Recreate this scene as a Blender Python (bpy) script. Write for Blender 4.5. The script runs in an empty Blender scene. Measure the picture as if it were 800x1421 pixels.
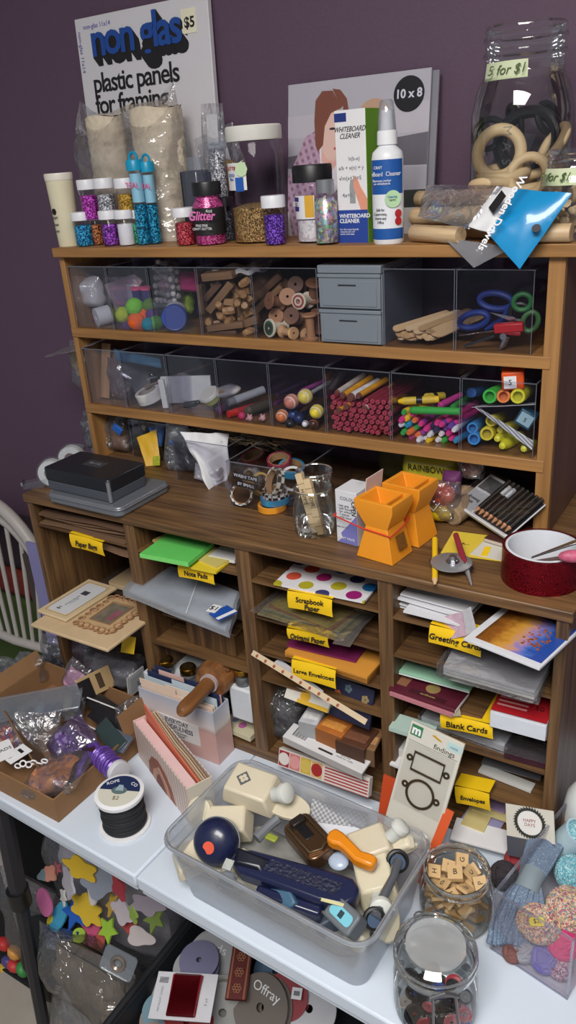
import bpy, math, random
from mathutils import Matrix, Vector, Euler, noise
PI = math.pi
SC = bpy.context.scene
COL = SC.collection
rnd = random.Random(7)
# ---------------------------------------------------------------- camera
CAM = Vector((1.28240, -1.18637, .59143)); FPX = 1107.27
def _basis(yaw, pitch, roll):
    y, p, r = (math.radians(a) for a in (yaw, pitch, roll))
    fw = Vector((math.sin(y)*math.cos(p), math.cos(y)*math.cos(p), math.sin(p)))
    rt = Vector((math.cos(y), -math.sin(y), 0)); up = rt.cross(fw)
    return rt*math.cos(r)+up*math.sin(r), -rt*math.sin(r)+up*math.cos(r), fw
CR, CU, CF = _basis(-33.22396, -24.084, -4.36663)
cam = bpy.data.objects.new('camera', bpy.data.cameras.new('camera')); COL.objects.link(cam)
cam.matrix_world = Matrix(((CR.x, CU.x, -CF.x, CAM.x), (CR.y, CU.y, -CF.y, CAM.y), (CR.z, CU.z, -CF.z, CAM.z), (0, 0, 0, 1)))
cam.data.sensor_fit = 'VERTICAL'; cam.data.sensor_height = 36; cam.data.sensor_width = 36*800/1421
cam.data.lens = FPX/1421*36; cam.data.clip_start = .02
SC.camera = cam
def at(px, py, **k):
    """survey: the point of a plane x=, y= or z= seen at photo pixel (px, py)"""
    d = CF+CR*((px-400)/FPX)-CU*((py-710.5)/FPX)
    (a, v), = k.items(); i = 'xyz'.index(a)
    return CAM+d*((v-CAM[i])/d[i])
def ax(px, y, z):
    """x of the point with given y, z seen in photo column px"""
    k = (px-400)/FPX; w = CF*k-CR      # w.(P-C)=0
    return CAM.x-(w.y*(y-CAM.y)+w.z*(z-CAM.z))/w.x
def az(py, x, y):
    k = (710.5-py)/FPX; w = CF*k-CU
    return CAM.z-(w.x*(x-CAM.x)+w.y*(y-CAM.y))/w.z
# ---------------------------------------------------------------- materials
def lin(c): return tuple((v/255/12.92 if v/255 <= .04045 else ((v/255+.055)/1.055)**2.4) for v in c)+(1,)
MATS = {}
def _new(name):
    m = bpy.data.materials.new(name); m.use_nodes = True
    return m, m.node_tree.nodes, m.node_tree.links, m.node_tree.nodes['Principled BSDF']
def mat(c, rough=.55, metal=0, var=.06, scale=40, bump=0, coat=0, spec=.5):
    """plain surface with a little procedural tone variation"""
    key = (c, rough, metal, var, scale, bump, coat, spec)
    if key in MATS: return MATS[key]
    m, n, l, b = _new('paint_%d_%d_%d' % c)
    tc = n.new('ShaderNodeTexCoord'); nz = n.new('ShaderNodeTexNoise'); nz.inputs['Scale'].default_value = scale
    l.new(tc.outputs['Object'], nz.inputs['Vector'])
    mx = n.new('ShaderNodeMix'); mx.data_type = 'RGBA'; q = lin(c)
    mx.inputs[6].default_value = tuple(v*(1-var) for v in q[:3])+(1,); mx.inputs[7].default_value = tuple(min(1, v*(1+var)) for v in q[:3])+(1,)
    l.new(nz.outputs[0], mx.inputs[0]); l.new(mx.outputs[2], b.inputs['Base Color'])
    b.inputs['Roughness'].default_value = rough; b.inputs['Metallic'].default_value = metal
    b.inputs['Coat Weight'].default_value = coat; b.inputs['Specular IOR Level'].default_value = spec
    if bump:
        bp = n.new('ShaderNodeBump'); bp.inputs['Strength'].default_value = bump; bp.inputs['Distance'].default_value = .002
        l.new(nz.outputs[0], bp.inputs['Height']); l.new(bp.outputs[0], b.inputs['Normal'])
    MATS[key] = m; return m
def wood(name, dark, light, axis=0, fine=90, rough=.5, streak=.5, tick=None):
    key = (name, axis)
    if key in MATS: return MATS[key]
    m, n, l, b = _new(name)
    tc = n.new('ShaderNodeTexCoord'); mp = n.new('ShaderNodeMapping'); s = [fine]*3; s[axis] = fine*.05
    mp.inputs['Scale'].default_value = s; l.new(tc.outputs['Object'], mp.inputs['Vector'])
    a = n.new('ShaderNodeTexNoise'); a.inputs['Scale'].default_value = 1; a.inputs['Detail'].default_value = 4; l.new(mp.outputs[0], a.inputs['Vector'])
    mp2 = n.new('ShaderNodeMapping'); s2 = [fine*.22]*3; s2[axis] = fine*.02; mp2.inputs['Scale'].default_value = s2; l.new(tc.outputs['Object'], mp2.inputs['Vector'])
    w = n.new('ShaderNodeTexNoise'); w.inputs['Scale'].default_value = 1; w.inputs['Detail'].default_value = 2; l.new(mp2.outputs[0], w.inputs['Vector'])
    ad = n.new('ShaderNodeMath'); ad.operation = 'MULTIPLY_ADD'; ad.inputs[1].default_value = streak; l.new(a.outputs[0], ad.inputs[0])
    mu = n.new('ShaderNodeMath'); mu.operation = 'MULTIPLY'; mu.inputs[1].default_value = 1-streak; l.new(w.outputs[0], mu.inputs[0]); l.new(mu.outputs[0], ad.inputs[2])
    r = n.new('ShaderNodeValToRGB'); r.color_ramp.elements[0].position = .36; r.color_ramp.elements[1].position = .62
    r.color_ramp.elements[0].color = lin(dark); r.color_ramp.elements[1].color = lin(light)
    l.new(ad.outputs[0], r.inputs[0]); l.new(r.outputs[0], b.inputs['Base Color'])
    b.inputs['Roughness'].default_value = rough
    MATS[key] = m; return m
def clear(name, tint=(255, 255, 255), base=.06, rim=.5, rough=.05, haze=0, hazec=(220, 225, 230), wrinkle=0, wscale=25):
    """thin clear sheet: passes light straight through, reflects more at grazing angles, optional milkiness and creases"""
    if name in MATS: return MATS[name]
    m, n, l, b = _new(name); n.remove(b); out = n['Material Output']
    t = n.new('ShaderNodeBsdfTransparent'); t.inputs[0].default_value = lin(tint)
    g = n.new('ShaderNodeBsdfGlossy'); g.inputs['Roughness'].default_value = rough; g.inputs['Color'].default_value = (.95, .95, .95, 1)
    lw = n.new('ShaderNodeLayerWeight'); lw.inputs['Blend'].default_value = .35
    mr = n.new('ShaderNodeMapRange'); mr.inputs['To Min'].default_value = base; mr.inputs['To Max'].default_value = rim
    l.new(lw.outputs['Fresnel'], mr.inputs['Value'])
    if wrinkle:
        tc = n.new('ShaderNodeTexCoord'); nz = n.new('ShaderNodeTexNoise'); nz.inputs['Scale'].default_value = wscale; nz.inputs['Detail'].default_value = 3; nz.inputs['Distortion'].default_value = 1.2
        l.new(tc.outputs['Object'], nz.inputs['Vector'])
        bp = n.new('ShaderNodeBump'); bp.inputs['Strength'].default_value = wrinkle; bp.inputs['Distance'].default_value = .02
        l.new(nz.outputs[0], bp.inputs['Height']); l.new(bp.outputs[0], g.inputs['Normal']); l.new(bp.outputs[0], lw.inputs['Normal'])
    mx = n.new('ShaderNodeMixShader'); l.new(mr.outputs[0], mx.inputs[0]); src = t
    if haze:
        d = n.new('ShaderNodeBsdfTranslucent'); d.inputs[0].default_value = lin(hazec); d2 = n.new('ShaderNodeBsdfDiffuse'); d2.inputs[0].default_value = lin(hazec)
        m1 = n.new('ShaderNodeMixShader'); m1.inputs[0].default_value = .6; l.new(d.outputs[0], m1.inputs[1]); l.new(d2.outputs[0], m1.inputs[2])
        m2 = n.new('ShaderNodeMixShader'); m2.inputs[0].default_value = haze; l.new(t.outputs[0], m2.inputs[1]); l.new(m1.outputs[0], m2.inputs[2]); src = m2
    l.new(src.outputs[0], mx.inputs[1]); l.new(g.outputs[0], mx.inputs[2]); l.new(mx.outputs[0], out.inputs['Surface'])
    MATS[name] = m; return m
def speckle(name, c1, c2, c3=None, scale=500, metal=.6, rough=.3, cut=(.42, .6)):
    """glitter, coarse flakes: cell colours with facets that tilt"""
    if name in MATS: return MATS[name]
    m, n, l, b = _new(name)
    tc = n.new('ShaderNodeTexCoord'); v = n.new('ShaderNodeTexVoronoi'); v.inputs['Scale'].default_value = scale; l.new(tc.outputs['Object'], v.inputs['Vector'])
    sx = n.new('ShaderNodeSeparateColor'); l.new(v.outputs['Color'], sx.inputs[0])
    r = n.new('ShaderNodeValToRGB'); r.color_ramp.interpolation = 'CONSTANT'; r.color_ramp.elements[0].position = 0; r.color_ramp.elements[0].color = lin(c1)
    r.color_ramp.elements[1].position = cut[0]; r.color_ramp.elements[1].color = lin(c2)
    e = r.color_ramp.elements.new(cut[1]+.15); e.color = lin(c3 or c2)
    l.new(sx.outputs[0], r.inputs[0]); l.new(r.outputs[0], b.inputs['Base Color'])
    bp = n.new('ShaderNodeBump'); bp.inputs['Strength'].default_value = .6; bp.inputs['Distance'].default_value = .002; l.new(sx.outputs[1], bp.inputs['Height']); l.new(bp.outputs[0], b.inputs['Normal'])
    b.inputs['Metallic'].default_value = metal; b.inputs['Roughness'].default_value = rough
    MATS[name] = m; return m
# ---------------------------------------------------------------- mesh builder
class MB:
    def __init__(s): s.v = []; s.f = []; s.mi = []; s.cur = 0; s.M = Matrix()
    def add(s, vs, fs, flip=False):
        o = len(s.v); s.v += [tuple(s.M @ Vector(p)) for p in vs]
        for f in fs: s.f.append(tuple(o+i for i in (reversed(f) if flip else f))); s.mi.append(s.cur)
        return s
    def mat(s, i): s.cur = i; return s
    def at(s, x=0, y=0, z=0, rx=0, ry=0, rz=0): s.M = Matrix.Translation((x, y, z)) @ Euler((rx, ry, rz)).to_matrix().to_4x4(); return s
    def box(s, x0, x1, y0, y1, z0, z1):
        v = [(x, y, z) for z in (z0, z1) for y in (y0, y1) for x in (x0, x1)]
        return s.add(v, [(0, 2, 3, 1), (4, 5, 7, 6), (0, 1, 5, 4), (2, 6, 7, 3), (0, 4, 6, 2), (1, 3, 7, 5)])
    def cbox(s, sx, sy, sz): return s.box(-sx/2, sx/2, -sy/2, sy/2, 0, sz)
    def hull8(s, a, b):
        """frustum between bottom quad a and top quad b (4 points each, ccw from above)"""
        return s.add(list(a)+list(b), [(3, 2, 1, 0), (4, 5, 6, 7)]+[(i, (i+1) % 4, 4+(i+1) % 4, 4+i) for i in range(4)])
    def prism(s, poly, z0, z1):
        n = len(poly); v = [(x, y, z0) for x, y in poly]+[(x, y, z1) for x, y in poly]
        return s.add(v, [tuple(reversed(range(n))), tuple(range(n, 2*n))]+[(i, (i+1) % n, n+(i+1) % n, n+i) for i in range(n)])
    def lathe(s, prof, n=24, a0=0, a1=2*PI, cap=False):
        vs = []; full = a1-a0 > 2*PI-.01; k = n if full else n+1
        for r, z in prof:
            for i in range(k):
                a = a0+(a1-a0)*i/n; vs.append((r*math.cos(a), r*math.sin(a), z))
        fs = []
        for j in range(len(prof)-1):
            for i in range(n):
                i2 = (i+1) % k; fs.append((j*k+i, j*k+i2, (j+1)*k+i2, (j+1)*k+i))
        if full and cap:
            if prof[0][0] > 1e-6: fs.append(tuple(reversed(range(k))))
            if prof[-1][0] > 1e-6: fs.append(tuple((len(prof)-1)*k+i for i in range(k)))
        fs = [f for f in fs if f]
        return s.add(vs, fs)
    def cyl(s, r, h, z=0, n=20, r2=None): return s.lathe([(r, z), (r2 if r2 is not None else r, z+h)], n, cap=True)
    def tube(s, pts, r, n=8, closed=False, cap=True):
        pts = [Vector(p) for p in pts]; N = len(pts); rs = r if isinstance(r, (list, tuple)) else [r]*N
        vs = []; up = None
        for i, p in enumerate(pts):
            if closed: t = pts[(i+1) % N]-pts[i-1]
            else: t = pts[min(i+1, N-1)]-pts[max(i-1, 0)]
            t.normalize()
            if up is None:
                up = Vector((0, 0, 1)) if abs(t.z) < .9 else Vector((1, 0, 0))
            a = t.cross(up)
            if a.length < 1e-6: a = t.orthogonal()
            a.normalize(); up = a.cross(t)
            for k in range(n): vs.append(p+(a*math.cos(2*PI*k/n)+up*math.sin(2*PI*k/n))*rs[i])
        fs = [(i*n+k, i*n+(k+1) % n, ((i+1) % N)*n+(k+1) % n, ((i+1) % N)*n+k) for i in range(N if closed else N-1) for k in range(n)]
        if cap and not closed: fs += [tuple(reversed(range(n))), tuple((N-1)*n+k for k in range(n))]
        return s.add(vs, fs)
    def rod(s, a, b, r, n=10, r2=None): return s.tube([a, b], [r, r if r2 is None else r2], n)
    def torus(s, R, r, n=28, m=10): return s.tube([(R*math.cos(2*PI*i/n), R*math.sin(2*PI*i/n), 0) for i in range(n)], r, m, True)
    def ball(s, rx, ry=None, rz=None, n=14, m=9):
        ry = ry or rx; rz = rz or rx
        return s.lathe_xyz([(math.sin(PI*j/m), -math.cos(PI*j/m)) for j in range(m+1)], n, rx, ry, rz)
    def lathe_xyz(s, prof, n, rx, ry, rz):
        vs = [(r*math.cos(2*PI*i/n)*rx, r*math.sin(2*PI*i/n)*ry, z*rz) for r, z in prof for i in range(n)]
        fs = [(j*n+i, j*n+(i+1) % n, (j+1)*n+(i+1) % n, (j+1)*n+i) for j in range(len(prof)-1) for i in range(n)]
        return s.add(vs, fs)
    def grid(s, fn, nu, nv, two=0):
        vs = [fn(u/nu, v/nv) for v in range(nv+1) for u in range(nu+1)]; k = nu+1
        fs = [(v*k+u, v*k+u+1, (v+1)*k+u+1, (v+1)*k+u) for v in range(nv) for u in range(nu)]
        return s.add(vs, fs)
    def sheet(s, fn, nu, nv, t):
        """a bent sheet with thickness t (downwards)"""
        k = (nu+1)*(nv+1); top = [Vector(fn(u/nu, v/nv)) for v in range(nv+1) for u in range(nu+1)]
        vs = top+[p-Vector((0, 0, t)) for p in top]; w = nu+1
        fs = [(v*w+u, v*w+u+1, (v+1)*w+u+1, (v+1)*w+u) for v in range(nv) for u in range(nu)]
        fs += [tuple(k+i for i in reversed(f)) for f in list(fs)]
        ring = [u for u in range(nu+1)]+[v*w+nu for v in range(1, nv+1)]+[nv*w+u for u in range(nu-1, -1, -1)]+[v*w for v in range(nv-1, 0, -1)]
        for i in range(len(ring)):
            a, b = ring[i], ring[(i+1) % len(ring)]; fs.append((b, a, k+a, k+b))
        return s.add(vs, fs)
    def bag(s, w, h, d, seed=0, wob=.12, n=22, m=14, bottom=.75, top=.05):
        """crumpled pouch standing on z=0, mouth at the top"""
        vs = []
        for j in range(m+1):
            v = j/m; t = d/2*max(top, (min(1, v/.18)**.5 if v < .18 else 1)*(1-max(0, (v-bottom)/(1-bottom))**1.3)) if d else 0
            ww = w/2*(.82+.18*min(1, v*5))*(1+.04*math.sin(7*v+seed))
            for i in range(n):
                a = 2*PI*i/n; x = abs(math.cos(a))**.6*math.copysign(1, math.cos(a))*ww; y = abs(math.sin(a))**.8*math.copysign(1, math.sin(a))*t
                q = noise.noise_vector(Vector((x*22/ max(w,.05)*.12+seed*3.1, y*20+seed, v*4)))*wob*min(w, h)*.5
                vs.append((x+q.x*.5, y+q.y*(.4+.6*min(1, t/(d/2+1e-6))), h*v+q.z*.6*(v > .02)))
        fs = [(j*n+i, j*n+(i+1) % n, (j+1)*n+(i+1) % n, (j+1)*n+i) for j in range(m) for i in range(n)]
        fs += [tuple(reversed(range(n)))]
        return s.add(vs, fs)
    def mesh(s, name, mats, smooth=40):
        me = bpy.data.meshes.new(name); me.from_pydata(s.v, [], s.f)
        for m in mats: me.materials.append(m)
        me.polygons.foreach_set('material_index', s.mi); me.update()
        if smooth:
            me.polygons.foreach_set('use_smooth', [True]*len(me.polygons)); me.set_sharp_from_angle(angle=math.radians(smooth))
        return me
def B(*a): return MB().box(*a)
# ---------------------------------------------------------------- objects
def T(name, label, cat, loc=(0, 0, 0), rz=0, group=None, rot=None):
    o = bpy.data.objects.new(name, None); COL.objects.link(o); o.empty_display_size = .02
    o.location = loc; o.rotation_euler = rot or (0, 0, rz); o['label'] = label; o['category'] = cat
    if group: o['group'] = group
    return o
def P(name, mb, m, parent=None, bevel=0, label=None, smooth=40, loc=None, rot=None, stuff=False):
    me = mb if isinstance(mb, bpy.types.Mesh) else mb.mesh(name, m if isinstance(m, (list, tuple)) else [m], smooth)
    o = bpy.data.objects.new(name, me); COL.objects.link(o)
    if parent: o.parent = parent
    if loc: o.location = loc
    if rot: o.rotation_euler = rot
    if label: o['label'] = label
    if stuff: o['kind'] = 'stuff'
    if bevel:
        b = o.modifiers.new('bevel', 'BEVEL'); b.width = bevel; b.segments = 2; b.limit_method = 'ANGLE'; b.angle_limit = math.radians(40)
    return o
def S(name, mb, m, label, cat, loc=(0, 0, 0), rz=0, group=None, bevel=0, rot=None, smooth=40, stuff=False):
    o = P(name, mb, m, None, bevel, None, smooth); o.location = loc; o.rotation_euler = rot or (0, 0, rz)
    o['label'] = label; o['category'] = cat
    if group: o['group'] = group
    if stuff: o['kind'] = 'stuff'
    return o
def ST(name, mb, m, bevel=0):
    o = P(name, mb, m, None, bevel); o['kind'] = 'structure'; return o
def dup(root, loc=None, rot=None, label=None, group=None, scale=None, kids=True):
    r = root.copy(); COL.objects.link(r)
    if loc is not None: r.location = loc
    if rot is not None: r.rotation_euler = rot
    if label: r['label'] = label
    if group: r['group'] = group
    if scale: r.scale = scale if hasattr(scale, '__len__') else (scale,)*3
    if kids:
        for ch in list(root.children):
            c = ch.copy(); COL.objects.link(c); c.parent = r
            for g in list(ch.children):
                d = g.copy(); COL.objects.link(d); d.parent = c
    return r
def remat(o, m, slot=0):
    me = o.data.copy(); o.data = me; me.materials[slot] = m
def text(s, size, m, parent, loc, rot=(PI/2, 0, 0), align='CENTER', name='lettering', depth=.0002, shear=0, bold=0, sx=1, space=1):
    cu = bpy.data.curves.new(name, 'FONT'); cu.body = s; cu.size = size; cu.align_x = align; cu.align_y = 'CENTER'; cu.extrude = depth
    cu.resolution_u = 3; cu.shear = shear; cu.offset = bold; cu.space_line = .9; cu.space_character = space
    t = bpy.data.objects.new(name, cu); COL.objects.link(t)
    dg = bpy.context.evaluated_depsgraph_get(); me = bpy.data.meshes.new_from_object(t.evaluated_get(dg))
    bpy.data.objects.remove(t); me.name = name; me.materials.clear(); me.materials.append(m)
    o = bpy.data.objects.new(name, me); COL.objects.link(o); o.parent = parent; o.location = loc; o.rotation_euler = rot
    if sx != 1: o.scale = (sx, 1, 1)
    return o
def textdir(s, size, m, par, center, xdir, normal, name='lettering', **kw):
    # lettering centred on a point, reading along xdir, facing normal (all in the parent's space)
    X = Vector(xdir).normalized(); N = Vector(normal); N = (N-X*N.dot(X)).normalized(); Y = N.cross(X)
    o = text(s, size, m, par, center, (0, 0, 0), name=name, **kw); o.rotation_euler = Matrix((X, Y, N)).transposed().to_euler(); return o
def card(name, label, cat, bl, br, tl, th, m, group=None, bevel=0, part='sheet', grid=None):
    # a flat thing given by three corners (seen from its face): returns its Empty, width and height; its face is at local z = th
    X = (br-bl); w = X.length; X.normalize(); Y = tl-bl; Y = Y-X*Y.dot(X); h = Y.length; Y.normalize(); Z = X.cross(Y)
    o = T(name, label, cat, bl, group=group, rot=Matrix((X, Y, Z)).transposed().to_euler())
    mb = MB().sheet(grid(w, h), 10, 10, th) if grid else MB().box(0, w, 0, h, 0, th)
    P(part, mb, m, o, bevel); return o, w, h
def curl(a, seed=0, z0=0):
    # mild warp for a paper: lifted by a at its far corner
    return lambda w, h: (lambda u, v: (u*w, v*h, z0+a*(u*u*.6+v*v*.4)*abs(math.sin(seed+u*2+v))))
# shared materials
CLEAR = clear('acrylic', (248, 248, 251), .006, .16, .04)
GLASS = clear('glass', (252, 254, 253), .04, .75, .02)
BAG = clear('bag_film', (250, 250, 252), .07, .6, .16, haze=.05, wrinkle=.5)
SOFTBIN = clear('milky_plastic', (246, 248, 251), .05, .4, .12, haze=.2, hazec=(200, 208, 218))
INK = mat((25, 22, 25), .6); WHITE = mat((232, 232, 235), .5); PAPER = mat((225, 224, 226), .8, var=.03); BLACK = mat((22, 22, 24), .4)
YELLOW = mat((245, 205, 20), .6, var=.03); KRAFT = mat((150, 112, 76), .8); CREAM = mat((226, 214, 190), .45)
STEEL = mat((190, 190, 195), .25, 1); DKSTEEL = mat((95, 95, 100), .35, 1); BRASS = mat((190, 145, 60), .3, 1); GREY = mat((120, 125, 132), .5)
BLUE = mat((35, 90, 175), .5); RED = mat((180, 30, 40), .45); ORANGE = mat((240, 120, 30), .5); GREEN = mat((60, 165, 60), .5); PINK = mat((235, 85, 140), .5); PURPLE = mat((110, 50, 140), .5)
BALSA = mat((200, 174, 138), .7, var=.12, scale=60); PALEWOOD = wood('pale_wood', (188, 150, 108), (222, 190, 148), 2, 120)
T1 = .4532; TT = -.474; ZF = -1.34; YC = -.211; YW = .212
# ================================================================ ROOM
def wallmat():
    m, n, l, b = _new('purple_wall_paint')
    tc = n.new('ShaderNodeTexCoord'); nz = n.new('ShaderNodeTexNoise'); nz.inputs['Scale'].default_value = 220; nz.inputs['Detail'].default_value = 3; l.new(tc.outputs['Object'], nz.inputs['Vector'])
    r = n.new('ShaderNodeValToRGB'); r.color_ramp.elements[0].color = lin((85, 63, 83)); r.color_ramp.elements[1].color = lin((95, 72, 92)); l.new(nz.outputs[0], r.inputs[0]); l.new(r.outputs[0], b.inputs['Base Color'])
    bp = n.new('ShaderNodeBump'); bp.inputs['Strength'].default_value = .12; bp.inputs['Distance'].default_value = .002; l.new(nz.outputs[0], bp.inputs['Height']); l.new(bp.outputs[0], b.inputs['Normal'])
    b.inputs['Roughness'].default_value = .6; return m
ST('wall_back', B(-3, 3.2, YW, YW+.1, ZF-.02, 1.7), wallmat())
ST('floor', B(-3, 3.2, -3.4, YW+.1, ZF-.06, ZF), mat((168, 160, 150), .7, scale=12, var=.15))
ST('trim_1', B(-3, 3.2, YW-.014, YW, ZF, ZF+.1), mat((225, 222, 220), .4), .003)
ST('ceiling', B(-3, 3.2, -3.4, YW+.1, 1.6, 1.66), mat((230, 228, 225), .8))
lamp = T('ceiling_light', 'flat white panel lamp on the ceiling above the table', 'lamp', (1.25, -1.7, 1.6))
P('frame', MB().at(z=-.03).cbox(1.16, 1.16, .03), WHITE, lamp, .004)
def emis(name, c, s):
    m, n, l, b = _new(name); b.inputs['Emission Color'].default_value = c; b.inputs['Emission Strength'].default_value = s; return m
ld = bpy.data.lights.new('lamp_light', 'AREA'); ld.shape = 'SQUARE'; ld.size = 1.1; ld.energy = 62; ld.color = (1, .965, .92)
lo = bpy.data.objects.new('lamp_light', ld); COL.objects.link(lo); lo.location = (1.25, -1.7, 1.565)
P('diffuser', MB().at(z=-.034).cbox(1.1, 1.1, .004), emis('lamp_diffuser', (1, .965, .92, 1), 3), lamp)
w = bpy.data.worlds.new('world'); SC.world = w; w.use_nodes = True
w.node_tree.nodes['Background'].inputs[0].default_value = (.80, .88, 1, 1); w.node_tree.nodes['Background'].inputs[1].default_value = .26
SC.view_settings.view_transform = 'Standard'; SC.view_settings.look = 'None'; SC.view_settings.gamma = 1; SC.view_settings.use_curve_mapping = False
SC.view_settings.exposure = 0
SC.cycles.transparent_max_bounces = 48; SC.cycles.max_bounces = 10
# ================================================================ HUTCH
OAKX = wood('honey_oak', (132, 92, 50), (170, 124, 72), 0, 110); OAKZ = wood('honey_oak', (136, 96, 53), (173, 127, 75), 2, 110)
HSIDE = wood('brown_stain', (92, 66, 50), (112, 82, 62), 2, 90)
h = T('desk_hutch', 'honey oak desk hutch with three open tiers standing on the dark cabinet', 'shelf', (0, 0, 0))
P('top_board', B(-.004, 1.06, -.012, .2, .4352, T1), OAKX, h, .0015)
P('shelf_board', B(.0, .988, -.0018, .2, .2738, .2926), OAKX, h, .0012)
P('shelf_board', B(.0, .988, -.0018, .2, .1091, .1288), OAKX, h, .0012)
P('side_panel', B(-.001, .0125, .0, .2, 0, .4352), OAKZ, h, .001)
P('side_panel', B(.9764, 1.0, .0, .012, 0, .4352), OAKZ, h, .001)
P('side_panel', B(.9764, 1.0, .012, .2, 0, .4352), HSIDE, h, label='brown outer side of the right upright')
# ================================================================ CABINET
CABX = wood('dark_oak_laminate', (72, 50, 32), (124, 92, 58), 0, 150, .45, .65); CABZ = wood('dark_oak_laminate', (72, 50, 32), (124, 92, 58), 2, 150, .45, .65); CABY = wood('dark_oak_laminate', (68, 47, 30), (112, 82, 52), 1, 150, .45, .65)
c = T('literature_cabinet', 'dark oak laminate literature cabinet with four columns of slots under the hutch', 'cabinet', (0, 0, TT))
ZB = .474
def cb(name, x0, x1, y0, y1, z0, z1, m, bev=.001): return P(name, B(x0, x1, y0, y1, z0+ZB, z1+ZB), m, c, bev)
cb('countertop', .003, 1.094, YC-.004, .2, -.017, 0, CABX, .002)
cb('side_panel', .008, .0235, YC, .2, TT, -.017, CABZ); cb('side_panel', 1.0715, 1.088, YC, .2, TT, -.017, CABZ)
for x0, x1 in ((.2706, .296), (.5274, .5559), (.7988, .8235)): cb('divider', x0, x1, YC, .195, -.4524, -.017, CABZ)
cb('base_board', .0235, 1.0715, YC, .2, TT, -.4524, CABX)
cb('back_panel', .0235, 1.0715, .195, .2, -.4524, -.017, mat((70, 50, 38), .6))
def slot(i, z, y0=YC+.002, y1=.1): 
    x0, x1 = ((.0235, .2706), (.296, .5274), (.5559, .7988), (.8235, 1.0715))[i]
    cb('slot_shelf', x0, x1, y0, y1, z-.004, z, CABX if i in (0, 1, 2, 3) else CABY, 0)
for i, zs in enumerate(((-.066,), (-.070, -.276), (-.0755, -.148, -.223, -.281), (-.0795, -.1496, -.2257, -.292, -.374))):
    for z in zs: slot(i, z)
# ================================================================ TABLE
t = T('folding_table', 'white plastic centre fold table under the cabinet with a seam across its front', 'table', (.506, -.5437, TT), math.radians(-2.45))
TW = mat((206, 216, 229), .45, var=.02, scale=300, bump=.05)
for a, b in ((-.62, -.001), (.001, .92)):
    P('table_half', MB().box(a, b, 0, .69, -.028, 0), TW, t, .004)
    P('table_lip', MB().box(a+.004, b-.004, .004, .686, -.04, -.026), TW, t, .003)
LG = mat((48, 48, 54), .45, .3)
for x, s_ in ((-.415, -.1), (.80, .1)):
    for y in (.035, .62):
        P('leg', MB().tube([(x, y, -.04), (x+s_*.35, y, -.36)], .019), LG, t); P('leg', MB().tube([(x+s_*.3, y, -.33), (x+s_, y, ZF-TT)], .0155), LG, t); P('leg_collar', MB().at(x+s_*.35, y, -.375).cyl(.024, .045), BLACK, t)
# ================================================================ TOP OF THE HUTCH
def dep(p): return (Vector(p)-CAM).dot(CF)
def spot(px0, px1, pyt, y, z0=T1):
    """centre x, radius and height of an upright round thing standing at depth y on height z0"""
    h = .08
    for _ in range(4):
        x = ax((px0+px1)/2, y, z0+h*.5); r = .5*(px1-px0)*dep((x, y, z0+h/2))/FPX; h = az(pyt, x, y)-z0
    return x, r, h
GL = lambda nm, c, c2=None: speckle('glitter_'+nm, c, c2 or tuple(min(255, int(v*1.5+50)) for v in c), tuple(int(v*.5) for v in c), 560, .3, .35)
LIDW = mat((226, 226, 232), .4)
def vial(px0, px1, pyt, y, fill, label, z0=T1, full=.8, cap=LIDW, group='small glitter vials', name='glitter_vial'):
    x, r, h = spot(px0, px1, pyt, y, z0)
    t = T(name, label, 'vial', (x, y, z0), group=group); hc = h*.24; rb = r*.9
    P('tube', MB().lathe([(0, .0003), (rb*.96, .0003), (rb, .003), (rb, h-hc), (rb*.9, h-hc+.002)], 22), CLEAR, t)
    P('glitter', MB().lathe([(0, .002), (rb*.88, .002), (rb*.92, .004), (rb*.92, (h-hc)*full), (0, (h-hc)*full+.002)], 22), fill, t)
    P('cap', MB().lathe([(rb*.7, h-hc), (r, h-hc), (r, h-.002), (r*.95, h), (0, h)], 22), cap, t)
    return t, x, r, h
# boxed board leaning on the wall
p = T('framing_panel', 'tall white boxed plastic framing panel leaning on the wall with big blue and black lettering', 'panel', (.122, .178, T1), rot=(math.radians(-2.2), 0, 0))
P('board', MB().box(-.167, .167, 0, .012, 0, .415), mat((212, 209, 214), .45, var=.02), p, .0015)
NB = mat((28, 72, 150), .5)
for i in range(9): text('non glas', .084, INK, p, (-.0115+.0015*i, -.0004-.00006*(9-i), .3695-.0019*i), bold=.0026, space=.86, name='shadow_lettering')
text('non glas', .084, NB, p, (-.0115, -.0022, .371), bold=.0018, space=.86, name='blue_lettering')
text('plastic panels', .05, INK, p, (-.1365, -.0006, .296), align='LEFT', bold=.0007, space=.88); text('for framing', .05, INK, p, (-.1365, -.0006, .256), align='LEFT', bold=.0007, space=.88)
text('non-glas 11x14', .012, mat((110, 100, 170), .6), p, (-.145, -.0006, .398), align='LEFT'); text('non-glas 11x14', .012, mat((110, 100, 170), .6), p, (-.157, -.0006, .392), rot=(PI/2, PI/2, 0), align='LEFT')
s = P('price_sticker', MB().at(.121, -.001, .376).box(-.017, .017, 0, .0008, -.02, .02), mat((232, 226, 200), .6), p); text('$5', .024, INK, s, (.123, -.0014, .373), bold=.0006)
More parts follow.
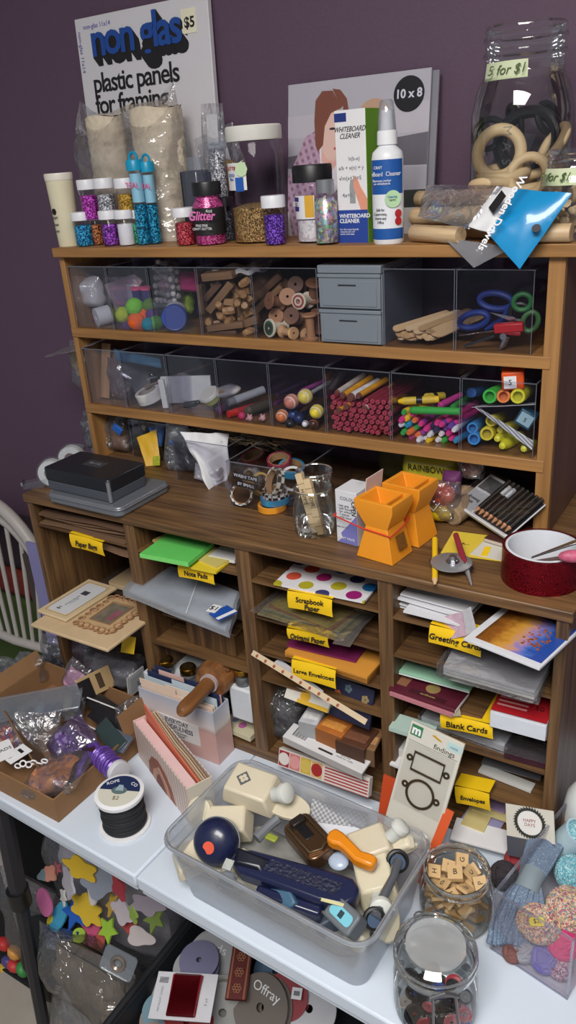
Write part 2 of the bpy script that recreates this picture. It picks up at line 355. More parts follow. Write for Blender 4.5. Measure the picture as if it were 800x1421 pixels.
# two wrapped fabric rolls in one bag
ROLL = mat((212, 198, 176), .9, var=.18, scale=90, bump=1)
def roll(px0, px1, pyt, y, label):
    x, r, h = spot(px0, px1, pyt, y); mb = MB()
    def f(u, v):
        a = u*2*PI; rr = r*(1+.035*noise.noise(Vector((math.cos(a)*2, math.sin(a)*2, v*26)))+.012*math.sin(v*95)); return (rr*math.cos(a), rr*math.sin(a)*.75, v*h*(1+.012*math.sin(a*3)))
    mb.grid(f, 30, 46); mb.add([(r*.9*math.cos(2*PI*i/20), r*.68*math.sin(2*PI*i/20), h*.995+.004*math.sin(i*2)) for i in range(20)], [tuple(range(20))])
    return S('fabric_roll', mb, ROLL, label, 'fabric roll', (x, y, T1), group='cream fabric rolls in the bag', smooth=80)
roll(128, 187, 162, .118, 'shorter cream crinkled fabric roll, the left one behind the glitter vials')
roll(187, 266, 150, .118, 'taller wider cream crinkled fabric roll with sheen, right of the blue glitter tubes')
mb = MB(); x = ax(192, .118, .55)
def f(u, v):
    a = u*2*PI; w = .148*(1-.06*v)+.012*noise.noise(Vector((a, v*5, 1))); d = .062*(1-max(0, (v-.72)/.28)*.93)+.006*noise.noise(Vector((a*2, v*9, 4)))
    c, s_ = math.cos(a), math.sin(a); return (abs(c)**.5*math.copysign(1, c)*w*.86, abs(s_)**.6*math.copysign(1, s_)*d, .001+v*(.225+.028*abs(c)**3+(.01 if c < 0 else .02)))
mb.grid(f, 40, 24)
fb = T('fabric_roll_bag', 'clear open plastic bag around the two cream fabric rolls', 'bag', (x, .116, T1)); P('film', mb, BAG, fb, smooth=70)
text('OS', .03, LIDW, fb, (-.112, -.045, .1), rot=(PI/2, 0, -.4), sx=.7)
# lotion bottle
x, r, h = spot(70, 108, 240, .03)
t = T('lotion_tube', 'cream lotion tube standing on its narrow end at the left end of the top board', 'tube', (x, .03, T1))
P('body', MB().lathe([(0, 0), (r*.78, 0), (r*.8, .002), (r*.97, h*.9)], 28), mat((222, 214, 184), .4), t); P('cap', MB().lathe([(r*.97, h*.9), (r*1.0, h*.905), (r*1.02, h-.003), (r*.98, h), (0, h)], 28), mat((226, 220, 206), .4), t)
P('emblem', MB().at(-r*.1, -r*.885, h*.49, PI/2, 0, -.1).cyl(.006, .001), INK, t)
for i, q in enumerate(('SOFT', 'hand', 'care')): text(q, .007, DKSTEEL, t, (-r*.1, -r*.9, h*.4-i*.012), rot=(PI/2-.05, 0, -.1))
# vials
vial(101, 131, 294, .022, GL('blue', (20, 110, 170)), 'blue glitter vial, front row, leftmost by the lotion tube')
vial(125, 143, 294, .036, GL('copper', (150, 80, 40)), 'copper glitter vial between the blue and purple front vials')
vial(139, 166, 292, .022, GL('purple', (110, 40, 140)), 'purple glitter vial in front row beside the white one')
vial(161, 188, 291, .022, mat((232, 232, 236), .7, bump=.4, scale=300), 'vial of white powder in the front row')
vial(181, 198, 291, .036, GL('green', (30, 110, 70)), 'dark green glitter vial beside the blue tubes')
ZV = T1+.047
for a in ((110, 138, 249, .03, GL('magenta', (160, 40, 140)), 'magenta glitter vial stacked on top of the front vials, at left'), (133, 161, 247, .03, GL('silver', (150, 152, 160)), 'silver glitter vial stacked above the purple one'), (161, 189, 247, .03, GL('gold', (190, 140, 40), (235, 195, 90)), 'gold glitter vial stacked above the white powder vial')): vial(*a, z0=ZV)
vial(241, 272, 288, .018, GL('red', (170, 40, 50)), 'red glitter vial standing alone before the wrapped rolls')
vial(364, 398, 271, .012, GL('violet', (80, 40, 140)), 'violet glitter vial standing before the large gold glitter jar')
TEAL = mat((20, 150, 190), .35)
def tube2(px0, px1, pyt, y, label):
    x, r, h = spot(px0, px1, pyt, y); t = T('glitter_tube', label, 'tube', (x, y, T1), group='tall blue glitter tubes')
    P('tube', MB().lathe([(0, 0), (r*.8, 0), (r*.82, .003), (r*.82, h*.8)], 20), CLEAR, t)
    P('glitter', MB().lathe([(0, .002), (r*.74, .002), (r*.74, h*.44), (0, h*.44)], 20), GL('teal', (10, 105, 140)), t)
    P('paper_label', MB().lathe([(r*.75, h*.46), (r*.75, h*.76)], 20), mat((150, 205, 225), .5), t); text('TEAL', r*.9, PINK, t, (0, -r*.86, h*.64))
    c = P('cap', MB().lathe([(r*.8, h*.79), (r, h*.79), (r, h*.88), (r*.9, h*.9), (0, h*.9)], 20), TEAL, t)
    P('hanging_loop', MB().at(0, 0, h*.92, PI/2).torus(r*.6, r*.17, 18, 6), TEAL, c)
tube2(181, 204, 208, .03, 'tall blue glitter tube with turquoise loop cap, the left one of two'); tube2(199, 220, 211, .045, 'tall blue glitter tube with turquoise loop cap, right and half hidden')
# pink glitter jar
x, r, h = spot(267, 313, 252, .03)
t = T('craft_glitter_jar', 'pink craft glitter jar with black lid and black label', 'jar', (x, .03, T1))
P('jar', MB().lathe([(0, 0), (r*.93, 0), (r*.96, .004), (r*.96, h*.66), (r*.78, h*.74), (r*.8, h*.84)], 28), CLEAR, t)
P('glitter', MB().lathe([(0, .002), (r*.9, .002), (r*.91, h*.65), (r*.72, h*.73), (r*.72, h*.8), (0, h*.8)], 28), GL('pink', (200, 50, 130), (235, 120, 180)), t)
P('lid', MB().lathe([(r*.7, h*.79), (r*.86, h*.79), (r*.88, h-.003), (r*.84, h), (0, h)], 32), BLACK, t)
lb = P('paper_label', MB().lathe([(r*.975, h*.17), (r*.975, h*.6)], 28), INK, t)
text('Glitter', .021, mat((235, 120, 190), .5), lb, (.004, -r*.99, h*.475), bold=.0004, shear=.3); text('FINE PINK\nCRAFT GLITTER', .006, WHITE, lb, (.004, -r*.99, h*.3))
text('4oz', .008, WHITE, lb, (r*.62, -r*.8, h*.55), rot=(PI/2, 0, .7))
# silver tall vial and packages behind
x, r, h = spot(292, 320, 196, .085); t = T('glitter_shaker', 'slim silver glitter shaker standing on another behind the pink jar', 'vial', (x, .085, T1+.075)); h -= .075
P('tube', MB().lathe([(0, 0), (r*.85, 0), (r*.85, h*.82), (r*.7, h*.86)], 18), CLEAR, t); P('glitter', MB().lathe([(0, .001), (r*.78, .001), (r*.78, h*.72), (0, h*.72)], 18), GL('silver', (150, 152, 160)), t); P('cap', MB().lathe([(r*.7, h*.82), (r*1.1, h*.88), (r*1.1, h), (0, h)], 18), SOFTBIN, t)
t = T('glitter_shaker', 'lower dark silver shaker beneath the slim silver one', 'vial', (x+.004, .085, T1)); P('tube', MB().lathe([(0, 0), (r*.95, 0), (r*.95, .058), (r*.9, .06)], 18), CLEAR, t); P('glitter', MB().lathe([(0, .001), (r*.85, .001), (r*.85, .05), (0, .05)], 18), GL('dark', (70, 72, 80)), t); P('cap', MB().at(z=.06).cyl(r*1.05, .0148), DKSTEEL, t)
x, r, h = spot(262, 290, 218, .075); t = T('plastic_canister', 'grey translucent canister with dark strip behind the pink jar', 'canister', (x, .075, T1)); P('body', MB().at().cbox(r*2, .045, h*.85), clear('grey_film', (190, 195, 210), .05, .3, .2, haze=.35, hazec=(130, 135, 150)), t, .004); P('lid', MB().at(0, 0, h*.85).cyl(r*.8, h*.15), SOFTBIN, t); P('edge_strip', MB().at(-r-.001, -.015).cbox(.003, .01, h*.84), BLACK, t)
for px, pt, w_, hh, lab, yy, ry in ((292, 118, .05, .15, 'tall clear pouch with silver foil contents against the framing panel', .158, .05), (325, 150, .10, .11, 'flat clear pouch with gold foil flakes tilted behind the white lidded jar', .165, -.25)):
    z = T1+.11; x = ax(px, yy, z+.06); t = T('craft_pouch', lab, 'bag', (x, yy, T1+.09), rot=(0, ry, 0))
    P('film', MB().bag(w_, hh, .016, px, .08), BAG, t); P('card', MB().at(0, .002, hh*.78).box(-w_*.3, w_*.2, -.001, .001, -.012, .02), PAPER, t)
    P('foil_flakes', MB().at(0, -.0, hh*.3).ball(w_*.32, .005, hh*.22), GL('silver', (150, 152, 160)) if px < 300 else GL('gold', (190, 140, 40), (235, 195, 90)), t); t.location.z = T1+.004; t.children[0].scale.z = 1.55 if px < 300 else 1.75
    for c_ in t.children[1:]: c_.location.z += .08
# big jar with gold glitter
x, r, h = spot(317, 398, 174, .07); x0 = x
t = T('plastic_tub_jar', 'large clear jar with white lid, gold glitter in the bottom and a store sticker', 'jar', (x, .07, T1))
P('jar', MB().lathe([(0, 0), (r*.93, 0), (r*.97, .006), (r*.97, h*.78), (r*.86, h*.85), (r*.86, h*.9)], 36), CLEAR, t)
P('glitter', MB().lathe([(0, .002), (r*.9, .003), (r*.92, h*.31), (r*.4, h*.345), (0, h*.33)], 36), GL('goldflake', (150, 112, 60), (215, 180, 120)), t)
P('lid', MB().lathe([(r*.8, h*.875), (r*.93, h*.875), (r*.95, h*.885), (r*.95, h*.985), (r*.9, h), (0, h)], 40), mat((224, 222, 214), .4), t)
st = P('sticker', MB().lathe([(r*.98, h*.47), (r*.98, h*.70)], 16, -2.35, -1.35), mat((230, 228, 226), .6), t)
a = -2.0; text('GLITTER', .008, RED, st, (r*.99*math.cos(a), r*.99*math.sin(a), h*.655), rot=(PI/2, 0, a+PI/2)); text('GOLD\n8oz', .007, BLUE, st, (r*.99*math.cos(a), r*.99*math.sin(a), h*.58), rot=(PI/2, 0, a+PI/2))
a = -1.5; P('price_tag', MB().at(r*1.0*math.cos(a), r*1.0*math.sin(a), h*.645, PI/2, 0, a+PI/2).cyl(.012, .0008, 0, 8), mat((200, 222, 180), .6), t); P('barcode', MB().at(r*.99*math.cos(-1.62), r*.99*math.sin(-1.62), h*.535).box(-.008, .008, -.001, 0, -.014, .008), BLUE, st)
# jar with black lid
x, r, h = spot(408, 463, 228, .05)
t = T('confetti_jar', 'clear jar with wide black lid and pale confetti, purple and yellow label', 'jar', (x, .05, T1))
P('jar', MB().lathe([(0, 0), (r*.88, 0), (r*.92, .004), (r*.92, h*.72), (r*.84, h*.78)], 30), CLEAR, t); P('confetti', MB().lathe([(0, .002), (r*.85, .003), (r*.86, h*.3), (0, h*.33)], 30), speckle('white_confetti', (228, 225, 225), (205, 200, 205), (240, 235, 235), 260, .1, .5), t)
P('lid', MB().lathe([(r*.8, h*.78), (r, h*.78), (r, h-.003), (r*.95, h), (0, h)], 36), BLACK, t)
lb = P('paper_label', MB().lathe([(r*.93, h*.32), (r*.93, h*.62)], 20, -2.9, -1.0), mat((222, 222, 226), .6), t); P('purple_band', MB().lathe([(r*.935, h*.42), (r*.935, h*.6)], 14, -2.9, -1.95), mat((60, 50, 130), .5), lb); P('yellow_patch', MB().lathe([(r*.935, h*.34), (r*.935, h*.62)], 10, -1.55, -1.05), mat((215, 165, 50), .5), lb)
a = -2.25; text('GLITTER', .011, WHITE, lb, (r*.95*math.cos(a), r*.95*math.sin(a), h*.51), rot=(PI/2, 0, a+PI/2), sx=.7)
# iridescent bottle
x, r, h = spot(436, 470, 249, .015)
t = T('sequin_bottle', 'small bottle packed with iridescent sequins, silver cap', 'bottle', (x, .015, T1))
P('bottle', MB().lathe([(0, 0), (r*.93, 0), (r*.98, .004), (r*.98, h*.66), (r*.72, h*.76), (r*.7, h*.8)], 26), CLEAR, t); P('cap', MB().lathe([(r*.6, h*.8), (r*.72, h*.8), (r*.72, h), (0, h)], 26), mat((150, 152, 156), .35, .6), t)
def irid():
    m, n, l, b = _new('iridescent_sequins'); tc = n.new('ShaderNodeTexCoord'); v = n.new('ShaderNodeTexVoronoi'); v.inputs['Scale'].default_value = 230; l.new(tc.outputs['Object'], v.inputs['Vector'])
    hs = n.new('ShaderNodeHueSaturation'); hs.inputs['Color'].default_value = lin((130, 175, 185)); hs.inputs['Saturation'].default_value = .8; sx = n.new('ShaderNodeSeparateColor'); l.new(v.outputs['Color'], sx.inputs[0]); l.new(sx.outputs[0], hs.inputs['Hue'])
    mr = n.new('ShaderNodeMapRange'); mr.inputs['To Min'].default_value = .5; mr.inputs['To Max'].default_value = 1.7; l.new(sx.outputs[1], mr.inputs[0]); l.new(mr.outputs[0], hs.inputs['Value']); l.new(hs.outputs[0], b.inputs['Base Color'])
    bp = n.new('ShaderNodeBump'); bp.inputs['Strength'].default_value = .7; bp.inputs['Distance'].default_value = .003; l.new(sx.outputs[2], bp.inputs['Height']); l.new(bp.outputs[0], b.inputs['Normal']); b.inputs['Metallic'].default_value = .5; b.inputs['Roughness'].default_value = .3; return m
P('sequins', MB().lathe([(0, .002), (r*.9, .003), (r*.93, h*.65), (r*.66, h*.73), (0, h*.74)], 26), irid(), t)
# picture frames leaning on the wall
def polyxz(pts, y0, y1):
    mb = MB(); mb.M = Matrix(((1, 0, 0, 0), (0, 0, 1, 0), (0, 1, 0, 0), (0, 0, 0, 1))); n = len(pts)
    if sum(pts[i][0]*pts[(i+1) % n][1]-pts[(i+1) % n][0]*pts[i][1] for i in range(n)) > 0: pts = pts[::-1]
    return mb.prism(pts, y0, y1)
def blob(cx, cz, rx, rz, n=22, a0=0, a1=2*PI): return [(cx+rx*math.cos(a0+(a1-a0)*i/n), cz+rz*math.sin(a0+(a1-a0)*i/n)) for i in range(n)]
PB = at(397, 130, y=.185); 
xl, xr = ax(399, .15, T1+.05), ax(588, .15, T1+.02); W = xr-xl; H = .252
fr = T('picture_frame', 'front 10 by 8 frame leaning on the wall with photo of a red haired woman', 'frame', (xl, .146, T1), rot=(math.radians(-8), 0, math.radians(1)))
P('picture', MB().box(0, W, 0, .004, 0, H), mat((200, 196, 198), .5, scale=9, var=.08), fr, .0005)
P('acrylic_cover', MB().box(-.001, W+.001, -.003, -.002, -.0005, H+.001), CLEAR, fr)
def pp(name, pts, c, k=1, par=None, **kw):
    if name[8:] in ('hair', 'face', 'neck', 'eye', 'mouth', 'top'): pts = [(x-.016, z) for x, z in pts]
    return P(name, polyxz(pts, -.0002*k, 0), mat(tuple(min(255, int(v*1.25)) for v in c), .55, **kw), par or fr)
pp('printed_rail', [(0, .165), (W, .158), (W, .205), (0, .2)], (168, 164, 164)); pp('printed_rail', [(0, .045), (W, .045), (W, .105), (0, .115)], (150, 148, 150)); pp('printed_shadow', [(0, .115), (W, .108), (W, .158), (0, .135)], (92, 88, 92)); pp('printed_shadow', [(0, .042), (W, .042), (W, .07), (0, .07)], (48, 52, 46), 2); pp('printed_foot', [(0, 0), (W, 0), (W, .042), (0, .042)], (198, 194, 186), 2)
def plaid():
    m, n, l, b = _new('plaid_shirt_print'); tc = n.new('ShaderNodeTexCoord'); c = None
    for i, ro in enumerate((.35, 1.92)):
        mp = n.new('ShaderNodeMapping'); mp.inputs['Rotation'].default_value = (0, ro, 0); l.new(tc.outputs['Object'], mp.inputs[0]); w_ = n.new('ShaderNodeTexWave'); w_.inputs['Scale'].default_value = 26; l.new(mp.outputs[0], w_.inputs[0])
        mx = n.new('ShaderNodeMix'); mx.data_type = 'RGBA'; l.new(w_.outputs[1], mx.inputs[0])
        if c is None: mx.inputs[6].default_value = lin((150, 98, 122)); mx.inputs[7].default_value = lin((214, 190, 198))
        else: l.new(c.outputs[2], mx.inputs[6]); mx.inputs[7].default_value = lin((206, 172, 190))
        c = mx
    l.new(c.outputs[2], b.inputs['Base Color']); b.inputs['Roughness'].default_value = .5; return m
P('printed_shirt', polyxz([(0, .1), (.02, .135), (.035, .165), (.06, .176), (.085, .168), (.125, .13), (.14, .06), (.13, 0), (.01, 0), (.0, .05)], -.0005, 0), plaid(), fr)
pp('printed_top', [(.078, .17), (.115, .15), (.122, .08), (.1, .06), (.085, .1)], (206, 196, 196), 3.5); pp('printed_face', blob(.108, .165, .026, .042), (214, 170, 152), 4); pp('printed_neck', [(.085, .165), (.11, .135), (.118, .12), (.1, .1), (.085, .125)], (205, 158, 140), 3.7)
pp('printed_hair', [(.118, .215), (.105, .235), (.085, .236), (.072, .222), (.07, .19), (.073, .15), (.078, .14), (.088, .15), (.091, .18), (.103, .2), (.121, .206), (.126, .21), (.128, .19), (.137, .16), (.139, .19), (.133, .22), (.12, .235), (.105, .238)], (112, 66, 48), 5)
pp('printed_eye', blob(.106, .175, .006, .002), (50, 35, 35), 5); pp('printed_eye', blob(.124, .176, .005, .002), (50, 35, 35), 5); pp('printed_mouth', blob(.117, .143, .008, .003), (170, 70, 76), 5)
pp('printed_hair', blob(.185, .19, .03, .026), (168, 136, 108), 3); pp('printed_face', blob(.19, .165, .024, .03), (214, 172, 150), 4)
bd = P('size_badge', polyxz(blob(W-.037, .217, .027, .027, 30), -.0012, 0), BLACK, fr); text('10 x 8', .0185, WHITE, bd, (W-.037, -.0016, .217), bold=.0005)
f2 = T('picture_frame', 'second photo frame behind the front one, showing only its right edge', 'frame', (xl+.004, .157, T1), rot=(math.radians(-7.5), 0, math.radians(1)))
P('backing', MB().box(0, W+.006, .0, .006, 0, H-.004), mat((150, 148, 152), .4), f2, .001); P('acrylic_cover', MB().box(-.001, W+.008, -.002, -.001, 0, H-.003), CLEAR, f2)
# whiteboard cleaner carton
z = T1; xa, xb = ax(471, .025, z), ax(517, .03, z); hb = az(154, xa, .03)-z
bx = T('cleaner_carton', 'tall white whiteboard cleaner carton with a green side and blue foot', 'box', ((xa+xb)/2-.003, .052, z), math.radians(-1))
w2 = (xb-xa)/2-.002
P('carton', MB().box(-w2, w2, -.024, .024, 0, hb), mat((228, 226, 228), .5, var=.02), bx, .0008)
P('green_side', MB().box(w2, w2+.0006, -.0238, .0238, 0, hb), mat((108, 160, 30), .5), bx); P('blue_foot', MB().box(-w2, w2, -.0246, -.024, 0, .05), mat((36, 66, 150), .5), bx); P('blue_tag', MB().box(-w2, -.006, -.0246, -.024, hb-.016, hb-.004), mat((30, 50, 120), .5), bx)
text('WHITEBOARD\nCLEANER', .0085, WHITE, bx, (-w2+.003, -.025, .037), align='LEFT', bold=.0002); text('For dry erase boards\nremoves ink and\nmarks with ease', .004, WHITE, bx, (-w2+.003, -.025, .017), align='LEFT')
text('WHITEBOARD\nCLEANER', .0105, INK, bx, (-.001, -.0246, hb-.032), shear=.4, sx=.8); text('a/b + x(n) = y', .008, GREY, bx, (0, -.0246, .112)); text('√m(x+3)=5', .0085, GREY, bx, (-.002, -.0246, .097)); text('4x+5', .009, GREY, bx, (-.008, -.0246, .072)); text('h(b-x)', .008, GREY, bx, (.006, -.0246, .125))
P('printed_hand', polyxz([(.004, .1), (.01, .097), (.015, .085), (w2, .066), (w2, .05), (.015, .05), (.008, .07), (.003, .085)], -.0247, -.0241), mat((220, 150, 125), .6), bx); P('printed_bottle', polyxz([(-.004, .06), (.006, .06), (.006, .085), (.003, .095), (-.002, .095), (-.004, .085)], -.0246, -.0241), mat((150, 152, 155), .6), bx)
# spray bottle
x, r, h = spot(516, 561, 138, .022)
t = T('spray_bottle', 'white spray bottle of board cleaner with blue label', 'bottle', (x, .022, T1))
P('bottle', MB().lathe([(0, 0), (r*.92, 0), (r*.97, .003), (r*.97, h*.61), (r*.9, h*.65), (r*.55, h*.69), (r*.54, h*.71)], 30), mat((228, 230, 234), .35), t)
P('collar', MB().lathe([(r*.5, h*.7), (r*.62, h*.7), (r*.6, h*.79), (r*.5, h*.8)], 30), WHITE, t)
P('nozzle', MB().lathe([(r*.48, h*.79), (r*.4, h*.86), (r*.36, h*.93), (0, h*.94)], 20), WHITE, t); P('overcap', MB().lathe([(r*.56, h*.79), (r*.5, h*.9), (r*.42, h*.985), (r*.3, h), (0, h)], 24), clear('cap_plastic', (240, 240, 244), .06, .5, .1, haze=.25), t)
lb = P('paper_label', MB().lathe([(r*.98, h*.03), (r*.98, h*.6)], 30, -PI*.98, -.02), mat((226, 228, 234), .5), t); P('blue_band', MB().lathe([(r*.985, h*.36), (r*.985, h*.6)], 30, -PI*.98, -.02), mat((24, 84, 160), .45), lb); P('blue_foot', MB().lathe([(r*.985, h*.035), (r*.985, h*.115)], 30, -PI*.98, -.02), mat((24, 84, 160), .45), lb)
def on(mbp, a, zz, s_, m, par, size): return text(s_, size, m, par, (r*1.0*math.cos(a), r*1.0*math.sin(a), zz), rot=(PI/2, 0, a+PI/2), sx=.85)
for a, q in ((-2.3, 'e-'), (-1.78, 'Board'), (-.8, 'Cleaner')): on(t, a, h*.5, q, WHITE, lb, .0088)
on(t, -1.5, h*.455, 'Removes marker', WHITE, lb, .005); on(t, -1.5, h*.435, 'on whiteboards', WHITE, lb, .005); on(t, -1.75, h*.545, 'CRAFT', WHITE, lb, .006)
for i, q in enumerate(('Safe for', 'Classrooms,', 'Home and', 'Office')): on(t, -1.65, h*(.25-.03*i), q, INK, lb, .0055)
a = -.85; P('green_badge', MB().at(r*math.cos(a), r*math.sin(a), h*.325, PI/2, 0, a+PI/2).cyl(.0125, .0012), mat((180, 215, 170), .5), lb); on(t, a, h*.34, 'Cleaning', BLUE, lb, .005).location.y -= .002; on(t, a, h*.318, '1erm', INK, lb, .006).location.y -= .002
for k in (.22, .165): P('red_badge', MB().at(r*math.cos(-.5), r*math.sin(-.5), h*k, PI/2, 0, -.5+PI/2).cyl(.006, .001), RED, lb)
# gallon jar of wooden rings
x, r, h = spot(655, 794, 20, .115)
h -= .012
gj = T('glass_gallon_jar', 'large open glass jar full of wooden rings at the right end of the top board', 'jar', (x, .115, T1))
P('glass', MB().lathe([(0, .003), (r*.9, .001), (r*.97, .012), (r, .04), (r*.99, h*.6), (r*.9, h*.71), (r*.78, h*.775), (r*.755, h*.8), (r*.75, h*.86), (r*.79, h*.865), (r*.79, h*.88), (r*.75, h*.89), (r*.75, h*.93), (r*.79, h*.935), (r*.79, h*.95), (r*.745, h*.96), (r*.76, h*.985), (r*.73, h), (r*.71, h*.99)], 44), GLASS, gj)
tp = P('paper_tape', MB().lathe([(r*.80, h*.755), (r*.76, h*.835)], 12, -2.45, -1.2), mat((206, 214, 178), .7), gj); a = -1.7
text('5 for $1', .0175, mat((70, 90, 50), .6), tp, (r*.80*math.cos(a), r*.80*math.sin(a), h*.795), rot=(PI/2-.2, 0, a+PI/2), shear=.2)
for i, q in enumerate('MAS ON'): text(q, .018, clear('emboss', (230, 235, 235), .15, .8, .1), gj, (r*.02, -r*1.0, h*.52-.02*i), rot=(PI/2, PI/2, 0))
WR = mat((206, 178, 138), .55, var=.07)
big = MB().torus(.032, .0088, 34, 12); sml = MB().torus(.0265, .0072, 32, 10); bm_ = big.mesh('wooden_ring', [WR]); sm_ = sml.mesh('wooden_ring', [WR])
R_ = [(bm_, -.022, -.034, .118, 1.45, .12, .05, 'big upright wooden ring at the front left of the jar'), (sm_, .026, -.045, .086, 1.2, -.05, .1, 'smaller wooden ring tilted at the front right of the jar'), (sm_, .048, .0, .125, .5, -.9, 0, 'wooden ring leaning on edge against the right glass')]
k0 = (('flat', -.02, -.01, .078), ('flat', .024, -.012, .052), ('flat', -.03, -.022, .060), ('flat', .03, .03, .075), ('flat', -.022, .035, .07), ('flat', .0, .0, .030), ('flat', .03, -.03, .033), ('flat', -.03, .03, .045), ('flat', .028, .034, .05))
for i, q in enumerate(k0): R_.append((sm_ if i % 2 else bm_, q[1]*.9, q[2]*.9-.012, q[3]+.012, rnd.uniform(-.25, .25), rnd.uniform(-.25, .25), rnd.random()*3, None))
for q in ((-.03, -.034, .04, 1.3, .5, .6), (-.002, -.048, .036, 1.15, .2, .3), (.05, -.02, .04, 1.3, 0, 1.1), (-.045, -.0, .04, 1.45, .2, -1.1), (-.01, -.035, .02, .9, .3, .3)): R_.append((sm_,)+q+(None,))
for m_, a, b, c_, rx, ry, rz, lab in R_:
    o = P('wooden_ring', m_, WR); o.location = (x+a, .115+b, T1+c_); o.rotation_euler = (rx, ry, rz); o['label'] = lab or 'pale wooden craft ring lying in the pile inside the large glass jar'; o['category'] = 'ring'; o['group'] = 'wooden rings in the jar'
t = T('black_ring_coil', 'coil of black plastic rings behind the wooden rings in the jar', 'coil', (x+.008, .115+.01, T1+.13), rot=(1.35, 0, .1))
for i in range(6): P('ring', MB().at(0, 0, -.004*i+.01, .08*math.sin(i*2), .1*math.cos(i*3)).torus(.040+.003*(i % 3), .006, 30, 8), mat((24, 22, 26), .25), t)
for i, (a, b, c_) in enumerate(((-.05, .0, .145), (.03, .03, .16), (-.02, .03, .16))): S('black_ring', MB().torus(.022, .005, 26, 8), mat((30, 26, 28), .3), 'small dark ring beside the coil inside the large glass jar', 'ring', (x+a, .115+b, T1+c_), rot=(1.2, .4*i, i), group='small dark rings in the jar')
# jar of wood pieces, right edge
x, r, h = spot(742, 838, 203, .02); 
sj = T('glass_jar', 'short glass jar of little wooden pieces with a green tape label at the right edge', 'jar', (x, .05, T1))
h = az(205, x, .05)-T1
P('glass', MB().lathe([(0, .002), (r*.93, .001), (r*.98, .008), (r, h*.6), (r*.9, h*.74), (r*.8, h*.8), (r*.79, h*.84), (r*.83, h*.86), (r*.79, h*.88), (r*.83, h*.92), (r*.79, h*.94), (r*.8, h)], 36), GLASS, sj)
tp = P('paper_tape', MB().lathe([(r*.97, h*.62), (r*.86, h*.8)], 12, -2.6, -1.3), mat((206, 214, 178), .7), sj); a = -2.0; text('5 for $1', .016, mat((70, 90, 50), .6), tp, (r*.94*math.cos(a), r*.94*math.sin(a), h*.71), rot=(PI/2-.4, 0, a+PI/2), shear=.2)
pm = [MB().at(0, 0, 0, rnd.random()*3, rnd.random()*3).cyl(.0075, .005, 0, 9).mesh('wood_bit', [BALSA]), MB().ball(.007, .006, .005, 9, 6).mesh('wood_bit', [BALSA])]
for k in range(44):
    a = k*2.4; rr = r*.88*math.sqrt((k % 9+.7)/9.2); o = P('wood_bit', pm[k % 2], BALSA); o.location = (x+rr*math.cos(a), .05+rr*math.sin(a), T1+.01+(k//9)*.0125+rnd.random()*.005); o.rotation_euler = (rnd.random()*3, rnd.random()*3, 0)
    o['label'] = 'little pale wooden piece inside the short glass jar'; o['category'] = 'wood piece'; o['group'] = 'wooden pieces in the short jar'
# dowels
DW = wood('dowel_wood', (178, 148, 112), (210, 182, 144), 0, 150)
def dowel(a, b, r_, label):
    a, b = Vector(a), Vector(b); L = (b-a).length; d = (b-a); t = S('wooden_dowel', MB().at(0, 0, 0, 0, PI/2).lathe([(r_*.92, 0), (r_, .0012), (r_, L-.0012), (r_*.92, L)], 22, cap=True), DW, label, 'dowel', a, rot=(0, -math.asin(d.z/L), math.atan2(d.y, d.x)), group='thick wooden dowels'); return t
zr = T1+.0135
dowel((ax(571, .02, T1+.015), .03, zr), (ax(640, -.014, zr), -.0145, zr), .0125, 'lowest front wooden dowel, round end facing out under the packet')
dowel((ax(571, .06, zr), .075, zr+.02), (ax(666, .0, zr+.025), -.0, zr+.025), .0135, 'wooden dowel lying above the lowest one, end beside the white barcode')
dowel((ax(575, .1, zr), .11, zr), (ax(700, .05, zr), .04, zr), .0125, 'wooden dowel hidden in the middle of the packet')
dowel((ax(580, .1, zr), .105, zr+.044), (ax(690, .05, zr+.044), .04, zr+.046), .0125, 'topmost wooden dowel in the clear packet')
dowel((ax(700, .025, zr), -.001, zr), (ax(799, .0, zr)-.004, -.004, zr), .0125, 'wooden dowel sticking out at the right end past the blue packet')
pk = T('dowel_packet', 'clear packet with bright blue header reading Wooden Dowels, hanging over the shelf edge', 'packet', (0, 0, 0))
Q = lambda px, py, y: at(px, py, y=y)
def quad(a, b, c_, d, nu=8, nv=8, bulge=.0, seed=0, amp=.003):
    def f(u, v):
        p_ = a.lerp(b, u).lerp(d.lerp(c_, u), v); q = noise.noise(Vector((u*3+seed, v*3, seed)))*amp; return p_+Vector((0, -1, .5))*(bulge*math.sin(PI*u)*math.sin(PI*v)+q)
    return f
hd = MB().sheet(quad(Q(714, 262, -.002), Q(794, 268, -.02), Q(722, 372, -.05), Q(677, 322, -.045), bulge=.008, seed=3), 10, 10, .0015)
P('blue_header', hd, mat((20, 140, 200), .3, coat=.5), pk, smooth=60)
P('white_panel', MB().sheet(quad(Q(690, 258, -.004), Q(718, 262, -.006), Q(680, 322, -.046), Q(650, 314, -.042), bulge=.004, seed=5), 8, 8, .001), mat((214, 214, 216), .4), pk, smooth=60)
P('film', MB().sheet(quad(Q(592, 256, .09), Q(700, 257, -.006), Q(652, 318, -.046), Q(580, 300, .0), bulge=.012, seed=1, amp=.006), 12, 10, .0006), BAG, pk, smooth=60)
P('printed_flap', MB().sheet(quad(Q(618, 331, -.016), Q(682, 338, -.022), Q(704, 347, -.03), Q(658, 371, -.024), seed=8), 6, 6, .0006), clear('grey_flap', (205, 205, 210), .1, .5, .2, haze=.55, hazec=(190, 190, 196), wrinkle=.3), pk)
hole = Q(745, 317, -.0455); P('hang_hole', MB().at(hole.x, hole.y, hole.z, .9, .2).cyl(.006, .001), mat((60, 60, 66), .6), pk)
textdir('Wooden Dowels', .0155, WHITE, pk, Q(697, 296, -.05), Q(676, 330, -.055)-Q(712, 268, -.03), (-.1, -1, .35), bold=.0003)
